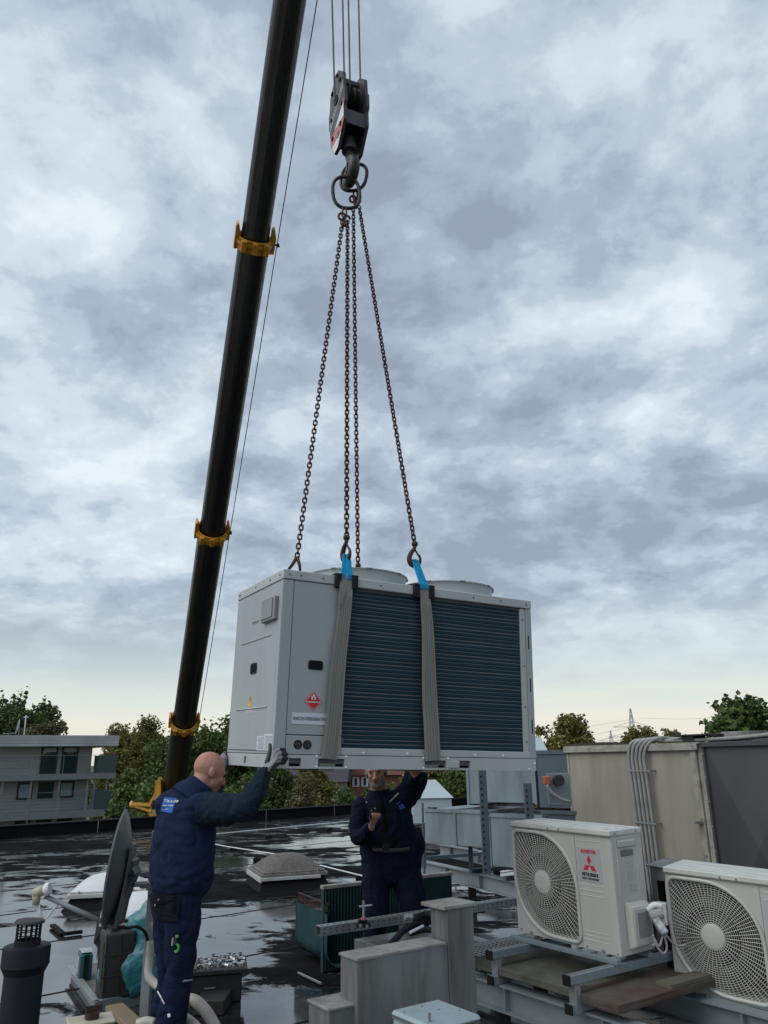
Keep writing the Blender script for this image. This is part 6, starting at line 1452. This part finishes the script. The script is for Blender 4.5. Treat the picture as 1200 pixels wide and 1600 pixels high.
for lb_, pts_, r_ in (('thick cream hose arching over the wet roof behind the first worker', [(285, 1574, 5.3), (296, 1562, 5.35), (310, 1568, 5.3), (325, 1585, 5.2), (340, 1612, 5.1)], .034), ('second cream hose below the thick arched one', [(270, 1575, 5.2), (284, 1588, 5.1), (300, 1600, 5.0), (312, 1612, 4.95)], .030), ('short cream hose at the lower edge left of the first worker', [(215, 1602, 4.8), (228, 1598, 4.8), (240, 1600, 4.8)], .03)):
    q = [at(x, y, d_) for x, y, d_ in pts_]; bm = B(); tube(bm, smoothpts(q, 6), r_, 12); solo('hose', bm, 'hose', lb_, 'hose', q[-1], smooth=True)
bm = B(); box(bm, (-.12, -.1, .0), (.1, .25, .10), .008); p = onz(318, 1602, 0); bmesh.ops.translate(bm, verts=bm.verts, vec=p + V((0, .3, 0))); solo('flat_case', bm, 'case_black', 'flat black case lying under the cream hoses', 'case', p + V((0, .3, 0)))
# square opening frame left of the second dome
bm = B(); a, b_, c_ = onz(82, 1448, .01), onz(98, 1462, .01), onz(128, 1458, .01)
for s_, e_ in ((a, b_), (b_, c_)): d_ = e_ - s_; box(bm, (0, -.03, 0), (d_.length, .03, .03), .003, M4=basis(s_, d_, V((-d_.y, d_.x, 0))))
solo('floor_trim', bm, 'bitumen', 'flat grey trim lying on the roof below the white dome', 'trim', a)
# ---------------------------------------------------------------- people
from mathutils.bvhtree import BVHTree
def sect(bm, secs, n=20, ex=1.0):
    """loft through elliptical sections (centre, half-axis vector a, half-axis vector b) with rounded ends"""
    def rg(c, a, b_, k=1.0): return [bm.verts.new(V(c) + V(a) * k * math.cos(2 * PI * i / n) + V(b_) * k * math.sin(2 * PI * i / n)) for i in range(n)]
    c0, a0, b0_ = secs[0]; c1, a1, b1_ = secs[-1]
    d0 = (V(secs[0][0]) - V(secs[1][0])).normalized(); d1 = (V(secs[-1][0]) - V(secs[-2][0])).normalized(); q0 = min(V(a0).length, V(b0_).length); q1 = min(V(a1).length, V(b1_).length)
    rs = [rg(V(c0) + d0 * q0 * .45, a0, b0_, .45), rg(V(c0) + d0 * q0 * .3, a0, b0_, .8)] + [rg(*s_) for s_ in secs] + [rg(V(c1) + d1 * q1 * .3, a1, b1_, .8), rg(V(c1) + d1 * q1 * .45, a1, b1_, .45)]
    skin(bm, rs)
def limb(bm, pts, rad, k=4, n=14, flat=1.0):
    sp_ = smoothpts(pts, k); rr = np.interp(np.linspace(0, len(pts) - 1, len(sp_)), range(len(pts)), rad)
    tube(bm, sp_, rr.tolist(), n); ball(bm, pts[0], *(rad[0],) * 3, 12, 8); ball(bm, pts[-1], *(rad[-1],) * 3, 12, 8)
def wrinkle(amp, f=9, ax=(1, 1, 2.2), cre=.6):
    def g_(c):
        q = V((c.x * f * ax[0], c.y * f * ax[1], c.z * f * ax[2])); w_ = V((noise.noise(q * .5), noise.noise(q * .5 + V((9, 2, 4))), 0)) * 1.2
        a = noise.noise(q + w_); return amp * (a * .8 - cre * (1 - min(1, abs(noise.noise(q * .8 + w_ + V((3, 7, 1)))) * 4)) + .35 * noise.noise(q * 2.3))
    return g_
def person_part(name, bm, voxel, mt, root, smooth=3, disp=None, label=None):
    me = blob_mesh(bm, voxel, smooth, disp); me.transform(WM[root.name].inverted()); return part(name, me, mt, root, label)
def head(bm, c, f, up, s=1.0, beard=False):
    """adult head: cranium, face, jaw, nose, brow, ears; c = centre between the ears at eye level"""
    f = V(f).normalized(); up = (V(up) - f * V(up).dot(f)).normalized(); l = up.cross(f); B4 = Matrix((l, f, up)).transposed().to_4x4(); B4.translation = c
    P_ = lambda x, y, z: B4 @ (V((x, y, z)) * s)
    rot = B4.to_3x3().to_4x4()
    def el(x, y, z, a, b_, c_, tilt=0): ball(bm, P_(x, y, z), a * s, b_ * s, c_ * s, 16, 12, rot @ Matrix.Rotation(tilt, 4, 'X'))
    el(0, -.012, .030, .076, .098, .090); el(0, .025, .010, .068, .072, .075); el(0, .036, -.040, .058, .055, .062); el(0, .058, -.086, .032, .030, .026); el(0, .025, -.060, .054, .050, .042)
    el(-.034, .066, -.022, .024, .022, .024); el(.034, .066, -.022, .024, .022, .024); el(0, .085, .022, .050, .012, .012)
    limb(bm, [P_(0, .088, .010), P_(0, .106, -.018), P_(0, .112, -.032)], [.009 * s, .012 * s, .015 * s], 2, 8); el(-.013, .102, -.034, .009, .010, .008); el(.013, .102, -.034, .009, .010, .008)
    el(0, .088, -.058, .024, .012, .006); el(0, .086, -.068, .021, .012, .007)
    for sx in (-1, 1):
        el(sx * .076, -.006, -.006, .008, .017, .029, .2); el(sx * .082, -.016, .004, .006, .009, .019)
    limb(bm, [P_(0, -.025, -.03), P_(0, -.035, -.10), P_(0, -.045, -.19)], [.058 * s, .062 * s, .070 * s], 3)
    return P_, rot
def eyes(root, P_, rot, s=1.0):
    for sx in (-1, 1):
        bm = B(); ball(bm, P_(sx * .031, .088, .006), .011 * s, .006 * s, .006 * s, 12, 8, rot); part('eye', bm, 'eye', root, world=True, smooth=True)
        bm = B(); tube(bm, [P_(sx * .014, .097, .021), P_(sx * .03, .099, .027), P_(sx * .050, .086, .022)], [.003, .004, .002], 6); part('eyebrow', bm, 'hair_grey', root, world=True, smooth=True)
def boot(bm, a, f):
    f = V(f).normalized(); l = V((-f.y, f.x, 0)); z = V((0, 0, 1)); p = V((a.x, a.y, 0))
    sect(bm, [(p - f * .07 + z * .045, l * .036, z * .042), (p + z * .05, l * .045, z * .048), (p + f * .09 + z * .042, l * .050, z * .040), (p + f * .17 + z * .036, l * .045, z * .032)]); limb(bm, [p + z * .06, p + z * .16], [.05, .055], 2)
def decal(name, mt, root, bvh, grid_px, off=.003, label=None, parent=None):
    """a thin patch laid over cloth: grid of points found on the garment"""
    o_ = V((0, 0, CAM_H)); bm = B(); nn = len(grid_px); vs = []
    for row in grid_px:
        vr = []
        for (x, y) in row:
            d = ray(x, y).normalized(); h, n_, i, dist = bvh.ray_cast(o_, d)
            vr.append(bm.verts.new(h + n_.normalized() * off) if h is not None else None)
        vs.append(vr)
    for r0, r1_ in zip(vs, vs[1:]):
        for i in range(len(r0) - 1):
            q = [r0[i], r0[i + 1], r1_[i + 1], r1_[i]]
            if all(q): bm.faces.new(q)
    for v in [v for v in bm.verts if not v.link_faces]: bm.verts.remove(v)
    if not bm.faces: bm.free(); return None
    bmesh.ops.recalc_face_normals(bm, faces=bm.faces)
    return part(name, bm, mt, parent or root, label, world=True, smooth=True)
def bil(a, b_, c_, d_, nu, nv):
    return [[tuple((1 - v / nv) * ((1 - u / nu) * a[k] + u / nu * b_[k]) + v / nv * ((1 - u / nu) * d_[k] + u / nu * c_[k]) for k in (0, 1)) for u in range(nu + 1)] for v in range(nv + 1)]
def text_on(s, size, o0, ux, vy, mt, root, bvh, off=.0055, parent=None, bold=.02):
    me = text_mesh(s, 1.0, depth=0, bold=bold); o_ = V((0, 0, CAM_H)); bad = set()
    for v in me.vertices:
        x = o0[0] + (ux[0] * v.co.x + vy[0] * v.co.y) * size; y = o0[1] + (ux[1] * v.co.x + vy[1] * v.co.y) * size
        h, n_, i, _ = bvh.ray_cast(o_, ray(x, y).normalized())
        if h is None: bad.add(v.index); continue
        v.co = h + n_.normalized() * off
    bm = B(); bm.from_mesh(me); bm.verts.ensure_lookup_table(); bmesh.ops.delete(bm, geom=[bm.verts[i] for i in bad], context='VERTS')
    return part('lettering', bm, mt, parent or root, world=True)
def bvh_of(o):
    me = o.data; mw = WM[root_of(o).name]; return BVHTree.FromPolygons([mw @ v.co for v in me.vertices], [tuple(p.vertices) for p in me.polygons])

# ---- first worker, bald, guiding the unit by its corner
f1 = V((math.cos(R(38)), math.sin(R(38)), 0)); L1 = V((f1.y, -f1.x, 0)); zz = V((0, 0, 1))
w1 = thing('person', 'bald worker in navy softshell and grey gloves steadying the left corner of the unit', 'person', (at(262, 1700, 5.02).x, 5.02, 0))
Y0 = 5.02
sh_r, el_r, wr_r = at(322, 1264, 4.86), at(383, 1259, 4.78), at(412, 1210, 4.88)
sh_l, el_l, wr_l = at(290, 1256, 5.25), at(328, 1262, 5.52), at(340, 1206, 5.78)
hips = at(276, 1392, Y0); hd = at(330, 1204, 5.04)
fh = V((.80, .50, -.34)).normalized(); uph = V((.30, .2, .93))
hr_, kr_, ar_ = at(287, 1402, 4.94), at(279, 1530, 4.92), at(250, 1688, 4.95)
hl_, kl_, al_ = at(264, 1402, 5.13), at(266, 1528, 5.12), at(240, 1672, 5.16)
bm = B(); P_, rot = head(bm, at(327, 1207, 5.03), fh, uph, 1.0)
limb(bm, [P_(0, -.04, -.14), at(300, 1250, 5.05)], [.06, .08], 2)
sect(bm, [(at(285, 1385, Y0), L1 * .15, f1 * .11), (at(288, 1320, Y0), L1 * .15, f1 * .11), (at(292, 1262, Y0), L1 * .16, f1 * .10)])
for pts_, rr in (([sh_r, el_r, wr_r], [.06, .045, .03]), ([sh_l, el_l, wr_l], [.06, .045, .03]), ([hr_, kr_, ar_], [.08, .055, .04]), ([hl_, kl_, al_], [.08, .055, .04])): limb(bm, pts_, rr, 3, 10)
person_part('body', bm, .0062, 'skin1', w1, 4)
eyes(w1, P_, rot)
for i in range(2):
    bm = B(); ball(bm, P_(.083 if i else -.083, -.003, -.006), .003, .007, .012, 10, 8, rot); part('ear_hollow', bm, 'skin1', w1, world=True, smooth=True)
# jacket torso
bm = B()
S1 = [(282, 1386, .215, .165), (283, 1372, .232, .178), (285, 1345, .235, .182), (287, 1315, .235, .180), (290, 1288, .232, .168), (291, 1264, .215, .150), (293, 1245, .165, .128), (296, 1229, .105, .10)]
sect(bm, [(at(x, y, Y0), L1 * a, f1 * b_) for x, y, a, b_ in S1], 28)
ball(bm, at(266, 1258, Y0 + .02), .10, .12, .09); ball(bm, sh_r + V((-.03, 0, 0)), .100, .100, .100); ball(bm, sh_l, .10, .10, .10); ball(bm, at(276, 1380, 5.0), .11, .10, .06)
jk = person_part('jacket', bm, .0105, 'jacket', w1, 4, wrinkle(.009, 8, (1, 1, 1.6), .9))
bm = B()                                                  # stand-up collar round the neck
cup = V((.58, .30, .76)).normalized(); cc_ = at(317, 1227, 5.03) - cup * .055; ca, cb_ = frame_of(cup, V((0, 1, 0)))
lathe(bm, cc_ - cup * .05, cup, [(-.02, .135), (.04, .112), (.085, .098), (.105, .097), (.107, .088), (.08, .086), (.0, .10)], 28, cap=(False, False))
part('collar', bm, 'jacket', w1, world=True, smooth=True)
# sleeves
bm = B(); limb(bm, [sh_r + V((-.01, .0, .0)), at(352, 1265, 4.81), el_r, at(400, 1236, 4.82), wr_r], [.098, .094, .079, .063, .047], 5, 18)
ball(bm, el_r + V((0, -.01, -.02)), .07, .07, .06); person_part('sleeve', bm, .0085, 'sleeve', w1, 3, wrinkle(.009, 12, (2.0, 1.2, 1.0), .8))
bm = B(); limb(bm, [sh_l, at(310, 1263, 5.4), el_l, at(336, 1236, 5.66), wr_l], [.10, .09, .075, .06, .046], 5, 16); person_part('sleeve', bm, .010, 'sleeve', w1, 3, wrinkle(.009, 12, (2.0, 1.2, 1.0), .8))
# trousers
bm = B(); sect(bm, [(at(273, 1440, Y0), L1 * .13, f1 * .12), (at(274, 1412, Y0), L1 * .175, f1 * .138), (at(277, 1382, Y0), L1 * .185, f1 * .145)], 24)
limb(bm, [hr_, at(284, 1460, 4.93), kr_, at(268, 1590, 4.93), ar_ + zz * .02], [.112, .102, .080, .083, .074], 5, 18); limb(bm, [hl_, at(266, 1460, 5.13), kl_, at(254, 1590, 5.14), al_ + zz * .02], [.112, .102, .080, .083, .074], 5, 18)
tr = person_part('trousers', bm, .0105, 'trousers', w1, 4, wrinkle(.011, 7, (1.3, 1.3, 1.3), .9))
for a_ in (ar_, al_):
    bm = B(); boot(bm, a_ + f1 * .02, f1); person_part('boot', bm, .010, 'rubber', w1, 3)
# glove: palm, four fingers over the corner, thumb up the side face
def tp(x, y, d_): return at(x, y, d_)
bm = B(); sect(bm, [(wr_r + V((-.005, 0, -.01)), V((.030, 0, .012)), V((0, .030, 0))), (tp(418, 1199, 4.90), V((.036, 0, .014)), V((0, .026, 0))), (tp(424, 1190, 4.925), V((.038, .01, .010)), V((-.006, .022, .0))), (tp(430, 1183, 4.95), V((.02, .0, .036)), V((-.006, .018, 0)))], 16)
fing = [((429, 1176), (436, 1171.5), (444, 1172)), ((431, 1180), (439, 1177), (447, 1178.5)), ((431.5, 1185), (440, 1184), (447.5, 1185.5)), ((430, 1190), (437, 1190), (443.5, 1191.5))]
for k_, (a, b_, c_) in enumerate(fing): limb(bm, [tp(426, 1186, 4.935), tp(*a, 4.945), tp(*b_, 4.965), tp(*c_, 5.005)], [.015, .0135, .0130, .0110], 3, 10)
gl = person_part('glove', bm, .0042, 'glove', w1, 2, lambda c: .0012 * noise.noise(c * 60))
bm = B()
for a, b_, c_ in fing: limb(bm, [tp(b_[0] + 1, b_[1] + .2, 4.967), tp(c_[0] - 3, c_[1], 4.985), tp(c_[0] + .3, c_[1], 5.002)], [.0142, .0146, .0130], 3, 10)
person_part('glove_fingertips', bm, .004, 'glove_black', w1, 2)
bm = B(); limb(bm, [tp(417, 1192, 4.93), tp(420, 1181, 4.955), tp(422, 1172, 4.975), tp(422, 1164, 4.985)], [.016, .0145, .0125, .0105], 3, 10); limb(bm, [tp(436, 1192, 4.955), tp(430, 1197, 4.945), tp(424, 1203, 4.925)], [.010, .012, .010], 3, 8); person_part('glove_thumb', bm, .0042, 'glove_black', w1, 2)
bm = B(); limb(bm, [wr_l, tp(346, 1197, 5.80), tp(349, 1185, 5.80)], [.034, .040, .03], 3, 12)
for k_ in range(4): limb(bm, [tp(347, 1192, 5.80), tp(347 + k_ * 1.2, 1182 - k_ * .5, 5.80), tp(352 + k_ * .5, 1176 + k_ * 3.4, 5.845 + k_ * .004)], [.013, .012, .010], 3, 8)
person_part('glove', bm, .005, 'glove', w1, 2)
bm = B(); limb(bm, [tp(349.5, 1176, 5.83), tp(354, 1182, 5.83), tp(355, 1192, 5.83), tp(351, 1201, 5.82)], [.008, .013, .014, .010], 4, 10); person_part('glove_palm', bm, .005, 'glove_black', w1, 2)
# decals and details
bj = bvh_of(jk); bt = bvh_of(tr)
pa = decal('back_patch', 'patch', w1, bj, bil((257, 1246.5), (276.5, 1247), (269.5, 1270.5), (249, 1268), 10, 8), .004)
if pa:
    ux = (1.0, .035); vy = (.30, -1.0)
    text_on('TTA & CO', 4.9, (256.3, 1253.5), ux, vy, 'whiteprint', w1, bj, parent=pa, bold=.035)
    text_on('Kalte Klima', 3.4, (254.8, 1259.4), ux, vy, 'whiteprint', w1, bj, parent=pa); text_on('Service', 3.4, (253.0, 1265), ux, vy, 'whiteprint', w1, bj, parent=pa)
decal('holster_pocket', 'pocket', w1, bt, bil((238, 1398), (281, 1400), (279, 1441), (250, 1438), 10, 8), .012)
decal('holster_flap', 'pocket', w1, bt, bil((237, 1397), (276, 1398), (275, 1407), (240, 1412), 10, 4), .018)
for x, y in ((252.5, 1404), (247.5, 1413)):
    d = ray(x, y).normalized(); h, n_, i, _ = bt.ray_cast(V((0, 0, CAM_H)), d); bm = B(); cyl(bm, h + n_ * .017, h + n_ * .024, .006, n=10); part('snap_button', bm, 'chrome', w1, world=True)
def on_t(x, y, off=.012):
    h, n_, i, _ = bt.ray_cast(V((0, 0, CAM_H)), ray(x, y).normalized()); return h + n_ * off
bm = B(); tube(bm, smoothpts([on_t(277, 1461), on_t(276, 1468), on_t(275, 1474)], 3), [.009] * 7, 8); part('snips_sheath', bm, 'case_black', w1, world=True, smooth=True)
bm = B(); q = [on_t(275, 1473), on_t(280, 1478, .016), on_t(278, 1488, .014), on_t(275, 1484)]; tube(bm, smoothpts(q, 4), .0065, 6); tube(bm, [on_t(277, 1460), on_t(277, 1463)], .009, 8); part('snips_handle', bm, 'green', w1, world=True, smooth=True)
bm = B(); tube(bm, [on_t(272.5, 1464), on_t(270.5, 1476)], .006, 6); part('marker_pen', bm, 'conduit', w1, world=True)
text_on('STRAUSS', 3.6, (285, 1534), (1, -.16), (.1, -1), 'whiteprint', w1, bt, bold=.03)
decal('reflective_piping', 'whiteprint', w1, bt, bil((246, 1549), (247.5, 1548), (258.5, 1567), (257, 1569), 1, 12), .004)
decal('knee_emblem', 'whiteprint', w1, bt, bil((262, 1585), (266, 1583), (267, 1588), (263, 1590), 3, 3), .004)

# ---- second worker, behind the unit, one arm raised under it
f2 = V((-.08, -1, 0)).normalized(); L2 = V((1, -.08, 0)).normalized(); Y2 = 7.0
w2 = thing('person', 'grey bearded worker in dark jacket reaching up under the unit', 'person', (at(612, 1500, Y2).x, Y2, 0))
c2_ = at(588, 1206, 6.93); sr, er, wr = at(564, 1262, 6.98), at(561, 1308, 6.86), at(580, 1292, 6.60)
sl, el, wl = at(632, 1246, 7.0), at(649, 1219, 6.93), V((.22, 6.74, 1.60))
bm = B(); P2, rot2 = head(bm, c2_, V((-.10, -.98, -.12)), V((-.08, 0, 1)), 1.12)
limb(bm, [P2(0, -.04, -.14), at(596, 1262, Y2)], [.06, .08], 2)
sect(bm, [(at(606, 1345, Y2), L2 * .14, f2 * .10), (at(603, 1300, Y2), L2 * .14, f2 * .10), (at(598, 1262, Y2), L2 * .15, f2 * .09)])
hipr, knr, anr = at(592, 1350, 6.98), at(589, 1425, 6.9), V((at(580, 1500, 7.0).x, 7.0, .1)); hipl, knl, anl = at(630, 1350, 6.98), at(649, 1425, 6.9), V((at(662, 1500, 7.0).x, 7.02, .1))
for pts_, rr in (([sr, er, wr], [.055, .042, .03]), ([sl, el, wl], [.055, .042, .03]), ([hipr, knr, anr], [.075, .05, .04]), ([hipl, knl, anl], [.075, .05, .04])): limb(bm, pts_, rr, 3, 10)
# bare right hand: palm, four curled fingers, thumb round the radio
q = lambda x, y, d_: at(x, y, d_)
sect(bm, [(wr, V((.028, 0, .012)), V((0, .022, 0))), (q(584, 1284, 6.57), V((.036, 0, .012)), V((0, .020, 0))), (q(588, 1277, 6.555), V((.040, 0, .008)), V((0, .018, 0)))], 14)
for k_ in range(4): limb(bm, [q(583 + k_ * 3.6, 1277 - k_ * .3, 6.55), q(583.5 + k_ * 3.4, 1271 + k_ * .5, 6.52), q(583 + k_ * 3.0, 1273 + k_ * .6, 6.495), q(583 + k_ * 2.9, 1278, 6.50)], [.0105, .010, .0095, .008], 3, 8)
limb(bm, [q(582, 1284, 6.555), q(578.5, 1278, 6.53), q(580.5, 1272, 6.515)], [.013, .0115, .009], 3, 8)
sect(bm, [(wl, V((.028, 0, 0)), V((0, .02, .01))), (wl + V((-.01, -.03, .06)), V((.04, 0, 0)), V((0, .014, .01)))], 12)
for k_ in range(4): limb(bm, [wl + V((-.035 + .021 * k_, -.035, .07)), wl + V((-.037 + .022 * k_, -.08, .084)), wl + V((-.038 + .022 * k_, -.125, .088))], [.010, .0095, .008], 2, 8)
limb(bm, [wl + V((.03, -.01, .03)), wl + V((.055, -.045, .06))], [.012, .009], 2, 8)
person_part('body', bm, .0058, 'skin2', w2, 3); eyes(w2, P2, rot2, 1.12)
bm = B(); ball(bm, P2(0, .060, -.085), 0.0538, 0.0403, 0.0381, 14, 10, rot2)
ball(bm, P2(0, .092, -.046), 0.0336, 0.0134, 0.0101, 12, 8, rot2); ball(bm, P2(-.045, .03, -.06), 0.0224, 0.0448, 0.0448, 12, 8, rot2); ball(bm, P2(.045, .03, -.06), 0.0224, 0.0448, 0.0448, 12, 8, rot2)
person_part('beard', bm, .005, 'stubble', w2, 2, lambda c: .003 * noise.noise(c * 90))
bm = B(); ball(bm, P2(0, .098, -.060), 0.0202, 0.0056, 0.0039, 10, 6, rot2); part('mouth', bm, 'eye', w2, world=True, smooth=True)
bm = B(); ball(bm, P2(0, -.022, .045), 0.0896, 0.1098, 0.0963, 16, 12, rot2); ball(bm, P2(-.07, -.01, .0), 0.0168, 0.0560, 0.0504, 10, 8, rot2); ball(bm, P2(.07, -.01, .0), 0.0168, 0.0560, 0.0504, 10, 8, rot2); person_part('hair', bm, .007, 'hair_grey', w2, 2, lambda c: .003 * noise.noise(c * 70))
bm = B()
sect(bm, [(at(x, y, Y2), L2 * a, f2 * b_) for x, y, a, b_ in ((612, 1372, .22, .15), (612, 1350, .255, .165), (611, 1325, .265, .165), (606, 1298, .235, .155), (602, 1274, .235, .15), (599, 1256, .215, .135), (598, 1243, .14, .11))], 28)
ball(bm, sr, .09, .09, .09); ball(bm, sl, .11, .10, .10); ball(bm, at(650, 1318, Y2), .08, .11, .13)
j2 = person_part('jacket', bm, .011, 'jacket2', w2, 4, wrinkle(.014, 7, (1.8, 1.2, 1.0)))
bm = B(); limb(bm, [sr, at(560, 1286, 6.93), er, at(570, 1303, 6.74), wr + V((-.02, .02, -.01))], [.082, .080, .072, .058, .045], 5, 16); person_part('sleeve', bm, .0095, 'jacket2', w2, 3, wrinkle(.010, 13, (1, 1, 1.8), .8))
bm = B(); limb(bm, [sl, at(642, 1232, 6.97), el, at(650, 1206, 6.86), wl + V((0, .02, -.02))], [.105, .105, .105, .090, .06], 5, 16); person_part('sleeve', bm, .0095, 'jacket2', w2, 3, wrinkle(.010, 13, (1, 1, 1.8), .8))
bm = B(); lathe(bm, at(593, 1250, 6.98), V((-.05, -.12, 1)), [(0, .10), (.05, .086), (.085, .084), (.088, .076), (.0, .088)], 26, cap=(False, False)); part('collar', bm, 'jacket2', w2, world=True, smooth=True)
bm = B(); sect(bm, [(at(607, 1318, Y2 - .052), L2 * .12, f2 * .13), (at(604, 1300, Y2 - .03), L2 * .10, f2 * .135), (at(599, 1262, Y2 - .03), L2 * .06, f2 * .12), (at(596, 1246, Y2 - .03), L2 * .04, f2 * .09)], 20); person_part('shirt', bm, .011, 'shirt2', w2, 3, wrinkle(.006))
bm = B(); sect(bm, [(at(609, 1368, Y2), L2 * .17, f2 * .13), (at(609, 1345, Y2), L2 * .175, f2 * .14), (at(607, 1326, Y2 - .03), L2 * .17, f2 * .14)], 24)
limb(bm, [hipr, at(587, 1385, 6.95), knr, at(581, 1480, 6.97), anr], [.125, .122, .10, .088, .078], 5, 16); limb(bm, [hipl, at(640, 1385, 6.95), knl, at(656, 1480, 6.98), anl], [.125, .125, .105, .088, .078], 5, 16)
t2 = person_part('trousers', bm, .0115, 'trousers2', w2, 4, wrinkle(.013, 7, (1.4, 1.4, 1.0)))
for a_ in (anr, anl):
    bm = B(); boot(bm, a_, f2); person_part('boot', bm, .011, 'rubber', w2, 3)
b2_ = bvh_of(j2)
bm = B(); c_ = at(612, 1325, Y2 - .045); 
tube(bm, [c_ + L2 * .15 * math.cos(t * PI / 16) + f2 * (.03 + .155 * math.sin(t * PI / 16)) for t in range(0, 17)], .015, 8); part('belt', bm, 'belt', w2, world=True, smooth=True)
bm = B(); p = at(603, 1324, Y2 - .27); box(bm, (p.x - .03, p.y - .012, p.z - .024), (p.x + .03, p.y, p.z + .024), .004); part('buckle', bm, 'rubber', w2, world=True)
decal('chest_patch', 'patch', w2, b2_, bil((622, 1259), (630, 1254), (633, 1262), (625, 1266), 4, 4), .004)
decal('chest_patch', 'patch', w2, b2_, bil((619, 1256), (626, 1251), (627, 1252.5), (620, 1258), 4, 2), .004)
decal('reflective_piping', 'conduit', w2, b2_, bil((608, 1252), (624, 1237), (625, 1239), (609, 1254), 6, 1), .004)
for x, y in ((570, 1247), (573, 1254)):
    h, n_, i, _ = b2_.ray_cast(V((0, 0, CAM_H)), ray(x, y).normalized())
    if h: bm = B(); cyl(bm, h, h + n_ * .006, .006, n=8); part('snap_button', bm, 'conduit', w2, world=True)
r = thing('radio', 'small black radio held in the bearded worker\'s hand', 'radio', q(583, 1280, 6.52))
bm = B(); a = q(583, 1279, 6.525); b_ = q(581, 1262, 6.53); d_ = b_ - a; box(bm, (0, -.026, -.016), (d_.length, .026, .016), .004, M4=basis(a, d_, V((1, 0, 0)))); part('body', bm, 'rubber', r, world=True)
bm = B(); a = q(584, 1263, 6.52); b_ = q(587, 1258, 6.52); tube(bm, [a, b_], .006, 6); part('antenna', bm, 'rubber', r, world=True)
bm = B(); p = q(586, 1263.5, 6.508); ball(bm, p, .006, .004, .006, 8, 6); p = q(580.5, 1266.5, 6.508); ball(bm, p, .006, .004, .004, 8, 6); part('button', bm, 'chrome', r, world=True)
